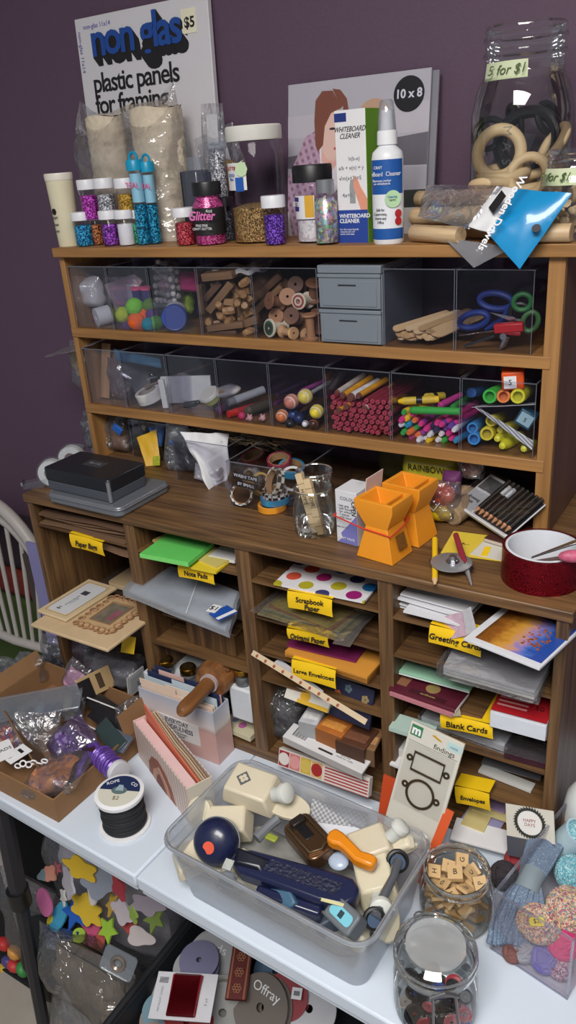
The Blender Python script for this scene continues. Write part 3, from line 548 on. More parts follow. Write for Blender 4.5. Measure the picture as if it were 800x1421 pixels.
bc = Q(692, 282, -.034); P('barcode', MB().at(bc.x, bc.y-.004, bc.z+.002, -.6, -.9).box(-.014, .014, -.0005, 0, -.007, .007), INK, pk)
# ================================================================ CLEAR BINS ON THE TWO TIERS
Q = lambda px, py, y: at(px, py, y=y)
def rad(wpx, p): return .5*wpx*dep(p)/FPX
Z1 = .2926; Z2 = .1288; G = .0022
def binbox(x0, x1, z, h, label, y0=.004, y1=.185, group='clear acrylic bins on the hutch shelves'):
    t = T('clear_bin', label, 'bin', ((x0+x1)/2, y0, z+.0004), group=group); w = (x1-x0)/2-.0012; D = y1-y0
    P('bin_floor', B(-w, w, 0, D, 0, G), CLEAR, t); P('side_wall', B(-w, -w+G, 0, D, G, h), CLEAR, t); P('side_wall', B(w-G, w, 0, D, G, h), CLEAR, t)
    P('front_wall', B(-w+G, w-G, 0, G, G, h), CLEAR, t, label='front pane with bright rim'); P('back_wall', B(-w+G, w-G, D-G, D, G, h), CLEAR, t)
    RIM = clear('acrylic_rim', (240, 242, 248), .08, .5, .1, haze=.2, hazec=(190, 195, 210))
    for x in (-w, w-.0012): P('edge', B(x, x+.0012, -.0006, 0, 0, h), RIM, t)
    P('rim', B(-w, w, -.0006, G, h, h+.0012), RIM, t); P('rim', B(-w, -w+G, G, D, h, h+.0012), RIM, t); P('rim', B(w-G, w, G, D, h, h+.0012), RIM, t)
    return t
b1 = (.0135, .118, .224, .342, .463, .5965, .7165, .838, .9585)
n1 = ('upper tier clear bin at the far left holding a white pouch', 'upper tier clear bin of bright pompoms and a pink card bag', 'upper tier clear bin with the blue lidded tub', 'upper tier clear bin filled with scrap wood pieces', 'upper tier clear bin of wooden thread spools', None, 'upper tier clear bin of flat craft sticks', 'upper tier clear bin of blue handled scissors beside the upright')
for i in range(8):
    if n1[i]: binbox(b1[i], b1[i+1], Z1, .122, n1[i])
b2 = (.0135, .119, .240, .363, .4825, .5998, .7270, .8500, .9705)
n2 = ('middle tier clear bin at the far left holding wooden sticks', 'middle tier clear bin with a blue strip and white tape reel', 'middle tier clear bin with a white foam sheet', 'middle tier clear bin with the grey marker', 'middle tier clear bin of pens topped with striped beads', 'middle tier clear bin packed with dull red pencils', 'middle tier clear bin of colourful gel pens', 'middle tier clear bin of fat highlighters beside the upright')
for i in range(8): binbox(b2[i], b2[i+1], Z2, .119, n2[i])
def stick(name, label, cat, a, b, segs, group=None, n=14, cut=None):
    """a rod from a to b built of named segments (part, t0, t1, r0, r1, material) measured along its length"""
    a, b = Vector(a), Vector(b); L = (b-a).length; rot = (b-a).to_track_quat('Z', 'Y').to_euler()
    if len(segs) == 1:
        s = segs[0]; return S(name, MB().lathe([(s[3], s[1]*L), (s[4], s[2]*L)], n, cap=True), s[5], label, cat, a, group=group, rot=rot)
    t = T(name, label, cat, a, group=group, rot=rot)
    for s in segs: P(s[0], MB().lathe([(s[3], s[1]*L), (s[4], s[2]*L)], n, cap=True), s[5], t)
    return t
def ballthing(name, label, cat, px, py, w, y, m, group=None, sq=1, fuzz=0):
    p_ = Q(px, py, y); r = rad(w, p_); mb = MB().ball(r, r, r*sq, 18, 12)
    if fuzz: mb.v = [tuple(Vector(v)*(1+fuzz*(rnd.random()-.5))) for v in mb.v]
    return S(name, mb, m, label, cat, p_, group=group)
z1 = Z1+.0035; z2 = Z2+.0035
# ---- upper bin 0
WRINK = clear('frosted_bag', (245, 245, 250), .1, .6, .15, haze=.92, hazec=(232, 232, 238), wrinkle=.8)
S('bead_pouch', MB().at(z=-.03).bag(.05, .062, .04, 31, .25), WRINK, 'white cellophane pouch of beads in the far left upper bin', 'pouch', Q(128, 406, .05))
p_ = Q(128, 438, .06); S('red_bobbin', MB().at().lathe([(.014, -.01), (.014, .01)], 16, cap=True), mat((120, 25, 60), .4, bump=.6, scale=200), 'dark red bobbin under the white pouch', 'bobbin', p_, rot=(PI/2, 0, .3))
t = T('lace_roll', 'white roll with dark patterned end lying in the far left upper bin', 'roll', Q(147, 437, .04), rot=(PI/2+.1, 0, -.5))
P('roll', MB().at(z=-.008).lathe([(.006, 0), (.019, 0), (.019, .03), (.006, .03), (.006, 0)], 24), mat((196, 198, 205), .6), t); P('pattern_band', MB().at(z=-.012).lathe([(.006, 0), (.013, -.001), (.013, .004)], 24), mat((60, 66, 80), .5, var=.5, scale=160), t)
t = T('red_cone', 'red paper cone leaning in the corner above the white pouch', 'cone', Q(126, 388, .07), rot=(.2, -.7, .3)); P('cone', MB().at(z=-.025).lathe([(.003, 0), (.016, .055)], 18), mat((130, 34, 40), .5), t)
P('cellophane', MB().at(z=-.03).lathe([(.01, 0), (.022, .06), (.019, .07)], 18), BAG, t)
S('bead_pouch', MB().bag(.07, .085, .04, 9, .2), clear('grey_bag', (215, 215, 225), .09, .5, .2, haze=.2, hazec=(90, 92, 104), wrinkle=.6), 'dark grey crinkled pouch behind the white pouch', 'pouch', (.08, .12, z1))
# ---- upper bin 1
t = T('pink_card_bag', 'pale pink cone bag standing in the pompom bin', 'bag', Q(178, 452, .075), rot=(-.05, -.02, .1)); a = polyxz([(-.012, .0), (-.045, .085), (.035, .105), (.052, .09), (.03, .06), (.012, .02)], -.004, .004); P('card', a, mat((206, 176, 186), .6), t, .001)
P('film', MB().at(.0, -.006, .0).bag(.09, .1, .02, 4, .06), BAG, t); P('white_card', MB().at(.028, -.009, .055).box(-.012, .018, 0, .002, 0, .03), WHITE, t)
FZ = lambda c_: mat(c_, 1, bump=1, scale=260, var=.15)
for px, py, w_, y, c_, n_ in ((187, 426, 25, .028, (120, 200, 60), 'bright green pompom on top of the pile'), (171, 437, 22, .026, (170, 190, 50), 'yellow green pompom at the left of the pile'), (190, 446, 25, .022, (235, 100, 30), 'front orange pompom'), (199, 437, 24, .04, (232, 96, 30), 'orange pompom behind the front orange one'), (206, 450, 19, .018, (30, 130, 150), 'teal pompom at the front'), (208, 424, 20, .045, (90, 130, 40), 'olive green pompom against the bin side'), (217, 448, 20, .03, (110, 190, 70), 'green pompom beside the blue lidded tub'), (211, 437, 18, .04, (90, 50, 130), 'purple pompom under the olive one'), (178, 452, 20, .03, (80, 50, 100), 'dark purple pompom at the bottom left of the pile')):
    ballthing('pompom', n_+' in the upper pompom bin', 'pompom', px, py, w_, y, FZ(c_), 'loose bright pompoms', fuzz=.09)
for k, (px, c_) in enumerate(((190, (40, 40, 110)), (203, (60, 50, 120)))):
    t = T('thread_spool', ('navy', 'violet')[k]+' thread spool behind the green pompom', 'spool', Q(px, 408, .07), rot=(.1, .1, 0)); P('thread', MB().at(z=-.016).cyl(.0095, .026), mat(c_, .7, bump=.5, scale=300), t); P('spool_end', MB().at(z=-.02).cyl(.0115, .004), PINK, t); P('spool_end', MB().at(z=.01).cyl(.0115, .004), PINK, t)
# ---- upper bin 2
t = T('blue_lidded_tub', 'clear tub with blue lid lying on its side, lid facing front left', 'tub', Q(242, 441, .02), rot=(PI/2, 0, .55)); t.rotation_euler = (PI/2-.02, 0, .62)
P('lid', MB().at(z=-.006).lathe([(0, .0), (.0225, 0), (.025, -.003), (.025, -.016), (.023, -.018)], 30), mat((50, 72, 150), .45), t); 
for o in t.children: o.location.z = .012
P('tub', MB().lathe([(.022, -.01), (.0235, -.06), (.02, -.063), (0, -.063)], 28), clear('tub_plastic', (235, 238, 244), .06, .4, .1, haze=.4, hazec=(190, 198, 210)), t)
P('lid_rim', MB().at(z=.012).lathe([(.021, -.0062), (.0225, -.0055), (.0235, -.007)], 30), mat((64, 88, 168), .4), t); P('paper_label', MB().lathe([(.0238, -.02), (.0238, -.05)], 14, .2, 2.4), mat((196, 202, 212), .6), t)
t = T('pompom_bag', 'clear bag of small white pompoms in the upper bin behind the blue lidded tub', 'bag', Q(238, 424, .09), rot=(.05, .05, 0)); P('film', MB().bag(.062, .088, .04, 5, .1), BAG, t)
bm_ = MB().ball(.0058, n=10, m=7).mesh('white_pompom', [mat((214, 208, 200), 1, bump=.8, scale=300)]); k = 0
for k in range(48):
    o = P('white_pompom', bm_, None, t, loc=(-.021+.0105*(k % 5)+(k//5 % 2)*.004+rnd.uniform(-.001, .001), -.014+.012*((k//5) % 2)+rnd.uniform(-.004, .004), .012+.0078*(k//5)+rnd.uniform(-.003, .003)))
t = T('felt_bundle', 'bright pink felt bundle at the right of the white pompom bag', 'felt', Q(266, 405, .1)); P('felt', MB().bag(.05, .04, .03, 2, .2), mat((190, 60, 120), .9), t)
S('felt_bundle', MB().bag(.05, .06, .03, 12, .2), mat((70, 48, 100), .9), 'dark violet felt bundle above the pink felt', 'felt', (ax(262, .15, .33), .155, z1))
S('felt_bundle', MB().at(0, 0, 0).bag(.06, .045, .04, 3, .2), mat((150, 180, 60), 1, bump=.6), 'lime green fuzzy bundle behind the blue lidded tub', 'felt', (ax(252, .12, .32), .12, z1+.01))
# ---- upper bin 3 : scrap wood
SW = [wood('scrap_wood_%d' % i, c1, c2, 0, 160) for i, (c1, c2) in enumerate((((74, 52, 38), (110, 80, 58)), ((96, 70, 48), (140, 108, 76)), ((140, 104, 66), (186, 146, 100))))]
def plank(px, py, y, L, w_, h_, rot, k, label, grp='scrap wood pieces'): return S('scrap_wood', MB().box(-L/2, L/2, -w_/2, w_/2, -h_/2, h_/2), SW[k], label, 'wood', Q(px, py, y), rot=rot, group=grp, bevel=.001)
plank(306, 381, .03, .065, .03, .014, (.1, -.08, .1), 1, 'thick weathered wood piece on top of the scrap wood pile'); plank(334, 376, .07, .07, .03, .012, (.1, -.1, .2), 1, 'reddish wood piece on top at the right rear of the pile')
plank(306, 412, .03, .075, .014, .014, (.2, -.75, .1), 1, 'dark diagonal wood stick across the middle of the pile'); plank(296, 403, .035, .05, .012, .012, (.2, -.7, .1), 0, 'short dark diagonal stick at the upper left of the pile'); plank(366, 402, .06, .09, .02, .012, (.3, -.65, .2), 0, 'long dark diagonal stick passing into the spool bin'); plank(372, 415, .05, .075, .016, .01, (.3, -.68, .2), 1, 'second diagonal stick under the long dark one')
plank(315, 452, .02, .08, .018, .011, (.1, -.13, .05), 1, 'flat brown wood strip across the bottom front'); plank(310, 461, .024, .065, .016, .01, (.1, -.05, .05), 0, 'lowest dark wood strip at the bottom'); plank(281, 415, .04, .012, .014, .055, (.05, .02, 0), 1, 'upright wood strip against the left side'); plank(350, 445, .03, .03, .014, .014, (.1, -.3, .1), 1, 'short dark block at the lower right of the pile')
chip = [MB().lathe([(0, -.012), (.006, -.0115), (.0075, -.006), (.0078, .008), (.006, .0115), (0, .012)], 7).mesh('wood_stub', [SW[2]]), MB().box(-.009, .009, -.006, .006, -.005, .005).mesh('wood_stub', [SW[2]]), MB().prism([(-.009, -.006), (.008, -.007), (.011, .004), (0, .008)], -.006, .006).mesh('wood_stub', [SW[2]])]
for k, (px, py) in enumerate(((306, 425), (317, 419), (326, 414), (336, 408), (345, 400), (327, 425), (318, 431), (304, 436), (296, 442), (310, 440), (322, 438), (332, 432), (341, 425), (345, 415), (334, 440), (318, 446), (300, 450), (340, 447), (346, 460), (338, 464), (328, 405), (290, 446), (345, 434), (312, 450), (330, 420), (300, 395), (322, 396), (340, 392))):
    o = P('wood_stub', chip[k % 3], None); o.location = Q(px, py, .026+.014*(k % 3)); o.rotation_euler = (1.3+rnd.uniform(-.4, .4), rnd.uniform(-.6, .6), rnd.random()*3); o['label'] = 'pale sawn wood stub in the middle of the scrap wood bin'; o['category'] = 'wood'; o['group'] = 'pale wood stubs'
S('wood_filling', MB().at(0, 0, 0).box(-.05, .05, -.04, .06, 0, .095), SW[0], 'dark mass of scrap wood at the back of the scrap wood bin', 'wood', (.403, .105, z1), bevel=.008)
for px, py, w_, lab in ((325, 371, .075, 'white folded packet lying on the scrap wood'), (352, 369, .05, 'second white crinkled packet at the right on the scrap wood')): S('white_packet', MB().sheet(lambda u, v: ((u-.5)*w_, (v-.5)*.05, .003*math.sin(u*9+v*5)), 12, 6, .008), mat((214, 212, 210), .45), lab, 'packet', Q(px, py, .06), rot=(.1, -.05, .1))
# ---- upper bin 4 : spools
SP = [mat((168, 122, 86), .6), mat((126, 86, 62), .6), mat((196, 156, 112), .6), mat((104, 70, 54), .6)]
def spoolmesh(r, l, m):
    return MB().lathe([(.0025, -l/2), (r*.95, -l/2), (r, -l/2+.001), (r, -l/2+.003), (r*.62, -l/2+.006), (r*.56, 0), (r*.62, l/2-.006), (r, l/2-.003), (r, l/2-.001), (r*.95, l/2), (.0025, l/2), (.0025, -l/2)], 22).mesh('wooden_spool', [m])
for k, (px, py, y, r, l, rot, m, lab) in enumerate(((383, 418, .03, .0155, .03, (1.35, 0, -.5), 1, 'brown wooden spool lying end on at the left, above the labelled one'), (400, 414, .045, .0155, .034, (1.2, .3, .4), 0, 'tan wooden spool tilted beside the brown end on one'), (408, 439, .02, .015, .028, (1.3, 0, .2), 3, 'dark round spool end facing front in the centre'), (400, 461, .018, .0115, .035, (PI/2, 0, 1.2), 2, 'pale spool lying sideways at the front bottom'), (431, 454, .02, .0135, .046, (.05, 0, 0), 0, 'tall tan spool standing upright at the front right'), (443, 446, .05, .014, .04, (.1, .1, 0), 1, 'dark spool standing against the grey drawers'), (413, 397, .07, .015, .03, (1.2, 0, .3), 3, 'dark spool at the top of the spool heap'), (436, 404, .06, .0155, .036, (.3, .3, 0), 1, 'brown spool leaning at the top right of the heap'), (394, 401, .08, .014, .03, (.8, .3, 0), 3, 'dark spool behind the tan tilted one'), (420, 440, .05, .015, .04, (.2, -.5, 0), 0, 'tan spool leaning behind the dark round end'), (388, 440, .05, .015, .034, (1.2, .5, 0), 0, 'tan spool behind the green labelled one'), (425, 462, .05, .012, .03, (PI/2, 0, .6), 2, 'pale spool lying behind the tall upright one'))):
    o = P('wooden_spool', spoolmesh(r, l, SP[m]), None); o.location = Q(px, py, y); o.rotation_euler = rot; o['label'] = lab; o['category'] = 'spool'; o['group'] = 'wooden thread spools'
for px, py, y, r, c_, lab, rz in ((376, 455, .016, .0165, (40, 90, 66), 'cream spool with a dark green label facing front left', -.35), (416, 418, .028, .0145, (150, 70, 60), 'spool with a red and cream ring label facing front', .0)):
    t = T('labelled_spool', lab, 'spool', Q(px, py, y), rot=(PI/2-.1, 0, rz)); P('spool', spoolmesh(r, .036, mat((214, 204, 180), .6)), None, t, loc=(0, 0, -.014)); P('paper_label', MB().at(z=.0041).lathe([(.0025, 0), (r*.78, 0), (r*.78, .0006), (.0025, .0006)], 24), mat(c_, .6, var=.4, scale=130), t); P('label_ring', MB().at(z=.0043).lathe([(r*.3, 0), (r*.52, 0), (r*.52, .001), (r*.3, .001)], 24), mat((206, 196, 176) if c_[0] > 99 else (64, 40, 36), .6), t)
# ---- grey drawers
GP = mat((118, 126, 136), .5, var=.03)
t = T('grey_drawer_unit', 'grey plastic two drawer box between the spools and the craft sticks', 'drawer box', ((.5985+.7150)/2, .0, Z1+.0004)); w_ = .0575
P('shell', MB().box(-w_, w_, .006, .17, 0, .115).box(-w_-.0005, w_+.0005, .0, .17, .1155, .1285), GP, t, .0015)
for k in (0, 1):
    d = P('drawer', MB().box(-w_+.001, w_-.001, -.0, .006, .002+.0575*k, .057+.0575*k), GP, t, .0015); P('drawer_panel', MB().box(-w_+.007, w_-.007, -.0012, 0, .006+.0575*k, .047+.0575*k), GP, d, .001); P('drawer_rail', MB().box(-w_, w_, -.002, .002, .0515+.0575*k, .0575+.0575*k), GP, d, .001)
    P('handle_slot', MB().box(-.019, .014, -.0022, -.001, .0385+.0575*k, .041+.0575*k), mat((40, 44, 50), .6), d, .0005)
# ---- upper bin 6 : craft sticks
CS = mat((196, 166, 124), .7, var=.1); CSV = [CS, mat((176, 144, 104), .7, var=.1), mat((208, 182, 142), .7, var=.1)]
sm_ = MB().prism([(-.006+.006*(1-math.cos(PI*i/8))-.055, .007*math.cos(PI*i/8+PI)*-1) for i in range(1)] or [], 0, 0) if 0 else None
def sticky(L, w_): return [(-L/2+w_*(1-math.sin(PI*i/8)), -w_*math.cos(PI*i/8)) for i in range(9)][::-1]+[(L/2-w_*(1-math.sin(PI*i/8)), w_*-math.cos(PI*i/8)) for i in range(9)]
css = [MB().prism(sticky(.115, .0062), 0, .002).mesh('craft_stick', [q]) for q in CSV]
for k in range(15):
    a = at(546+k*3.6, 458+(k*7 % 5)*3.2, y=.010+.004*(k % 4)); b = at(618+k*2.2, 436+(k*3 % 5)*4, y=.10); d = b-a; o = P('craft_stick', css[k % 3], None); o.location = a+d.normalized()*.0575; o.rotation_euler = (.7+.35*math.sin(k*2.3), -math.asin(d.normalized().z), math.atan2(d.y, d.x)); o['label'] = 'narrow pale craft stick in the fanned bundle of the upper right bin'; o['category'] = 'stick'; o['group'] = 'narrow craft sticks'
wide = MB().prism(sticky(.12, .0135), 0, .002).mesh('wide_craft_stick', [CS])
for k, (pa, pb, lab) in enumerate((((588, 470), (645, 445), 'wide craft stick lying flat at the front right of the bundle'), ((600, 466), (655, 442), 'second wide craft stick lying on the other wide one'), ((560, 471), (615, 455), 'wide craft stick low under the fanned bundle'))):
    a = at(*pa, y=.016); b = at(*pb, y=.105); d = b-a; o = P('wide_craft_stick', wide, None); o.location = a+d.normalized()*.06+Vector((0, 0, .001*k)); o.rotation_euler = (.35, -math.asin(d.normalized().z), math.atan2(d.y, d.x)); o['label'] = lab; o['category'] = 'stick'; o['group'] = 'wide craft sticks'
# ---- upper bin 7 : scissors
t = T('bin_label', 'black blank label strip stuck inside the scissors bin', 'label', Q(673, 385, .1)); P('strip', B(-.024, .024, -.001, 0, -.008, .008), mat((26, 24, 28), .5), t, rot=(0, -.12, 0))
def loop(mb, c_, rx, rz, r, n=22, rot=0): return mb.tube([(c_[0]+rx*math.cos(2*PI*i/n)*math.cos(rot)-rz*math.sin(2*PI*i/n)*math.sin(rot), c_[1], c_[2]+rx*math.cos(2*PI*i/n)*math.sin(rot)+rz*math.sin(2*PI*i/n)*math.cos(rot)) for i in range(n)], r, 8, True)
SB = mat((36, 54, 122), .4)
t = T('large_scissors', 'large blue handled scissors lying in the bin beside the upright', 'scissors', Q(682, 440, .05), rot=(.15, 0, 0))
P('handle', loop(MB(), (.008, 0, .026), .026, .0125, .005, rot=-.08), SB, t); P('handle', loop(MB(), (-.026, -.006, -.004), .024, .0115, .005, rot=.3), SB, t)
P('shank', MB().tube([(.03, 0, .016), (.02, .0, -.004), (-.01, 0, -.02)], [.007, .006, .004], 8), SB, t); P('blade', MB().at(0, .0, -.022, 0, -.2).prism([(.03, -.004), (-.055, -.001), (-.055, .001), (.03, .005)], -.001, .001), STEEL, t)
t = T('small_scissors', 'small scissors with green and black handles behind the red pliers', 'scissors', Q(725, 430, .035), rot=(.1, 0, .2))
P('handle', loop(MB(), (.0, 0, .012), .013, .012, .004, rot=.3), mat((40, 110, 56), .5), t); P('handle', loop(MB(), (.013, 0, -.018), .011, .015, .004, rot=-.3), mat((66, 110, 66), .5), t); P('grip', loop(MB(), (-.004, .003, -.004), .014, .013, .004), BLACK, t); P('blade', MB().at(-.02, 0, -.012, PI/2, .3).prism([(.01, -.004), (-.03, 0), (.01, .004)], -.001, .001), STEEL, t)
t = T('red_punch_pliers', 'red handled punch pliers at the front of the scissors bin', 'pliers', Q(705, 455, .022), rot=(.1, -.12, .1))
P('handle', MB().hull8([(-.02, -.006, -.006), (.024, -.006, -.007), (.024, .006, -.007), (-.02, .006, -.006)], [(-.02, -.006, .008), (.024, -.006, .007), (.024, .006, .007), (-.02, .006, .008)]), RED, t, .002); P('handle', MB().at(0, 0, -.006, 0, .2).box(-.012, .02, -.005, .005, -.004, .003), mat((150, 30, 40), .45), t, .002); P('jaw', MB().at(-.002, 0, -.012).tube([(0, 0, 0), (-.008, -.002, -.014), (-.014, -.003, -.02)], [.006, .005, .002], 8), STEEL, t)
P('pivot', MB().at(-.006, -.006, -.01, PI/2).cyl(.005, .004), STEEL, t); P('blade_tip', MB().at(-.045, 0, -.016, 0, -.25).box(-.025, .025, -.002, .002, -.002, .002), DKSTEEL, t)
# ================ middle tier
# ---- bin 0
S('wooden_ruler_stick', MB().box(-.011, .011, -.0025, .0025, 0, .118), wood('pine_stick', (140, 104, 72), (176, 138, 98), 2, 120), 'flat wooden stick standing on end in the far left middle bin', 'stick', (ax(146, .04, z2), .04, z2), rot=(-.16, .12, .2), bevel=.0006)
S('wooden_ruler_stick', MB().box(-.006, .006, -.0025, .0025, 0, .105), wood('pine_stick', (140, 104, 72), (176, 138, 98), 2, 120), 'narrower wooden stick just right of the flat standing stick', 'stick', (ax(157, .05, z2), .055, z2), rot=(-.2, .02, .2), bevel=.0006)
stick('paint_tube', 'slim white tube with red tip standing in the far left middle bin', 'tube', (ax(133, .05, z2), .05, z2+.002), Q(138, 510, .06), [('tip', 0, .18, .003, .006, RED), ('tube', .18, .75, .006, .006, WHITE), ('end', .75, 1, .006, .005, ORANGE)])
t = T('feather_bag', 'clear bag of cream feathers sagging out of the far left middle bin', 'bag', (ax(122, .07, z2), .075, z2)); P('film', MB().bag(.07, .115, .05, 7, .22), BAG, t); P('feathers', MB().at(0, 0, .03).bag(.055, .075, .035, 17, .35), mat((176, 156, 126), 1, var=.5, scale=90, bump=1), t)
t = T('plastic_flap', 'clear plastic sleeve sticking out over the left upright', 'sleeve', (0, 0, 0)); P('film', MB().sheet(quad(Q(62, 495, .02), Q(104, 487, .0), Q(150, 468, .03), Q(98, 478, .1), seed=2, amp=.006), 10, 8, .0008), clear('sleeve', (235, 235, 240), .12, .6, .15, haze=.4, hazec=(190, 186, 190), wrinkle=.3), t)
S('silver_pouch', MB().bag(.05, .09, .03, 21, .25), clear('pink_grey_bag', (225, 215, 222), .1, .6, .15, haze=.3, hazec=(170, 150, 156), wrinkle=.7), 'crinkled clear pouch right of the wooden sticks', 'pouch', (ax(168, .04, z2), .045, z2))
# ---- bin 1
t = T('blue_strip', 'dark blue rubber strip laid across the top of the second middle bin', 'strip', (0, 0, 0)); P('strip', MB().sheet(quad(Q(158, 484, .03), Q(222, 498, .06), Q(224, 509, .05), Q(160, 497, .02), seed=4, amp=.002), 8, 3, .003), mat((28, 78, 112), .5), t)
t = T('white_tape_reel', 'white tape reel lying at the front of the second middle bin', 'reel', Q(207, 548, .03), rot=(.25, -.18, 0)); P('reel', MB().at(z=-.012).lathe([(.02, 0), (.0265, 0), (.0275, .001), (.0275, .022), (.0265, .023), (.02, .023), (.02, 0)], 32), mat((206, 205, 203), .6), t); P('core', MB().at(z=-.01).lathe([(.0195, 0), (.0195, .02)], 28), mat((160, 150, 140), .7), t)
t = T('clear_envelope', 'translucent white envelope under the blue strip', 'envelope', (0, 0, 0)); P('film', MB().sheet(quad(Q(160, 494, .03), Q(200, 500, .08), Q(212, 540, .08), Q(190, 548, .035), seed=6), 8, 8, .0008), clear('vellum', (240, 240, 244), .08, .4, .2, haze=.5, hazec=(190, 190, 192)), t)
t = T('hair_grip', 'chrome clip lying on dark wires above the tape reel', 'clip', Q(212, 521, .05)); P('clip', MB().tube([(-.02, 0, -.012), (-.005, 0, -.005), (.012, 0, -.002)], .002, 6), STEEL, t); P('bead', MB().at(-.0, -.002, .002).ball(.003), STEEL, t); P('wire', MB().tube([(-.03, .02, .002), (0, .01, -.006), (.03, .02, .004)], .003, 6), BLACK, t)
stick('wooden_skewer', 'thin brown skewer slanting from the tape reel to the third bin', 'skewer', Q(200, 537, .03), Q(292, 505, .13), [('s', 0, 1, .0022, .0022, mat((120, 96, 80), .6))])
# ---- bin 2
S('white_foam_sheet', MB().box(-.062, .046, -.004, .004, 0, .056), mat((206, 208, 210), .8, var=.08, scale=90, bump=.4), 'white foam sheet standing along the third middle bin', 'foam', (ax(263, .065, z2), .072, z2), rot=(-.1, 0, .38), bevel=.001)
S('white_foam_block', MB().box(-.006, .006, -.004, .004, 0, .06), mat((214, 215, 216), .8), 'narrow white foam post at the left edge of the foam sheet', 'foam', (ax(230, .022, z2), .024, z2), rot=(0, -.05, .3), bevel=.001)
t = T('black_clasp', 'black plastic clasp lying in front of the foam sheet', 'clasp', Q(264, 561, .028), rot=(0, -.1, .4)); P('body', MB().box(-.014, .014, -.006, .006, -.006, .006), BLACK, t, .003); P('prong', MB().at(.016, 0, .002).ball(.007, .005, .005), BLACK, t)
t = T('round_pill_tub', 'round white tub with yellow green rim lying beside the black clasp', 'tub', Q(291, 548, .04), rot=(.5, -.25, 0)); P('lid', MB().at(z=-.002).lathe([(.0215, 0), (.0215, .006), (.02, .008), (0, .008)], 28), mat((214, 212, 204), .5), t); P('tub', MB().at(z=-.014).lathe([(0, 0), (.018, 0), (.02, .012)], 28), mat((170, 176, 90), .5), t)
t = T('floral_tissue_pack', 'pale floral packet lying behind the round white tub', 'packet', Q(315, 543, .06), rot=(.1, -.15, .3)); P('packet', MB().ball(.03, .022, .011, 18, 10), mat((204, 200, 192), .6, var=.15, scale=60), t); P('printed_sprig', MB().at(-.004, -.017, .006).ball(.008, .003, .003), mat((180, 150, 80), .6), t)
# ---- bin 3
stick('grey_marker', 'thick grey marker lying diagonally in the fourth middle bin', 'marker', Q(317, 559, .03), Q(366, 541, .10), [('cap', 0, .18, .0075, .0085, mat((110, 112, 120), .4)), ('barrel', .18, 1, .0085, .0085, mat((158, 162, 170), .45))])
stick('red_marker', 'short translucent red marker below the grey one', 'marker', Q(317, 575, .014), Q(352, 565, .07), [('cap', 0, .35, .007, .008, mat((200, 50, 40), .4)), ('barrel', .35, 1, .0078, .0078, mat((170, 40, 46), .4))])
stick('purple_marker', 'dark purple marker lying left of the red one', 'marker', Q(303, 570, .02), Q(330, 558, .08), [('cap', 0, .3, .008, .0085, mat((80, 50, 90), .4)), ('barrel', .3, 1, .0085, .0085, mat((92, 64, 104), .4))])
ballthing('pink_eraser', 'hot pink round eraser beside the red marker', 'eraser', 336, 577, 11, .02, mat((200, 50, 100), .6)); 
stick('olive_crayon', 'dark olive thick stick behind the pink eraser', 'crayon', Q(342, 571, .022), Q(373, 560, .08), [('tip', 0, .1, .006, .009, mat((84, 76, 60), .6)), ('barrel', .1, 1, .009, .009, mat((74, 68, 56), .6))])
for px, py, lab in ((347, 580, 'little pale pink pig shaped topper beside the pink eraser'), (365, 580, 'little grey and pink topper by the bin wall')):
    t = T('pencil_topper', lab, 'topper', Q(px, py, .016)); P('head', MB().ball(.006), mat((206, 160, 160), .6), t); P('snout', MB().at(-.002, -.006, 0).ball(.003), mat((190, 130, 136), .6), t); P('ear', MB().at(-.003, 0, .006).ball(.002), mat((200, 150, 150), .6), t); P('ear', MB().at(.004, 0, .006).ball(.002), mat((200, 150, 150), .6), t)
# ---- bin 4 : bead topped pens
def beadpen(px, py, w_, y, c1, c2, end, shaft, lab):
    p_ = Q(px, py, y); r = rad(w_, p_); d = (Vector(end)-p_).normalized(); t = T('bead_pen', lab, 'pen', p_, group='bead topped pens', rot=d.to_track_quat('Z', 'Y').to_euler())
    P('bead', MB().ball(r, r, r*1.15, 20, 14), mat(c1, .35), t)
    for k in (-.55, 0, .55): P('stripe', MB().at(z=k*r*1.15).lathe([(r*1.015*math.sqrt(1-(k-.09)**2), -.1*r), (r*1.02*math.sqrt(1-(k+.09)**2), .1*r)], 20), mat(c2, .35), t)
    P('shaft', MB().at(z=r*.9).cyl(.0042, .085, 0, 12), mat(shaft, .4), t)
for a in ((392, 577, 18, .018, (214, 120, 70), (226, 210, 190), Q(415, 545, .12), (30, 40, 80), 'bead pen with orange and white bead at the lower left'), (405, 557, 21, .022, (206, 130, 110), (226, 206, 196), Q(440, 532, .12), (120, 60, 130), 'bead pen with salmon striped bead in the upper middle'), (424, 550, 21, .022, (224, 206, 90), (226, 222, 196), Q(462, 528, .13), (160, 162, 170), 'bead pen with yellow and cream bead at the upper right'), (440, 571, 20, .018, (226, 204, 60), (224, 220, 190), Q(470, 545, .12), (30, 30, 40), 'bead pen with yellow bead by the pencils'), (416, 580, 16, .018, (30, 44, 90), (20, 26, 50), Q(440, 560, .12), (30, 40, 80), 'bead pen with dark navy glossy bead low in the middle'), (403, 588, 13, .014, (26, 26, 32), (60, 60, 70), Q(425, 570, .12), (30, 30, 40), 'bead pen with small black bead at the bottom front'), (436, 588, 15, .014, (60, 40, 36), (150, 80, 40), Q(455, 570, .12), (30, 30, 40), 'bead pen with dark brown and orange bead at the lower right'), (408, 575, 15, .03, (40, 70, 130), (20, 30, 60), Q(430, 552, .12), (110, 50, 120), 'bead pen with blue glossy bead under the salmon one'), (424, 588, 10, .012, (230, 230, 235), (40, 40, 60), Q(440, 575, .1), (40, 40, 60), 'bead pen with little white bead at the bottom centre')): beadpen(*a)
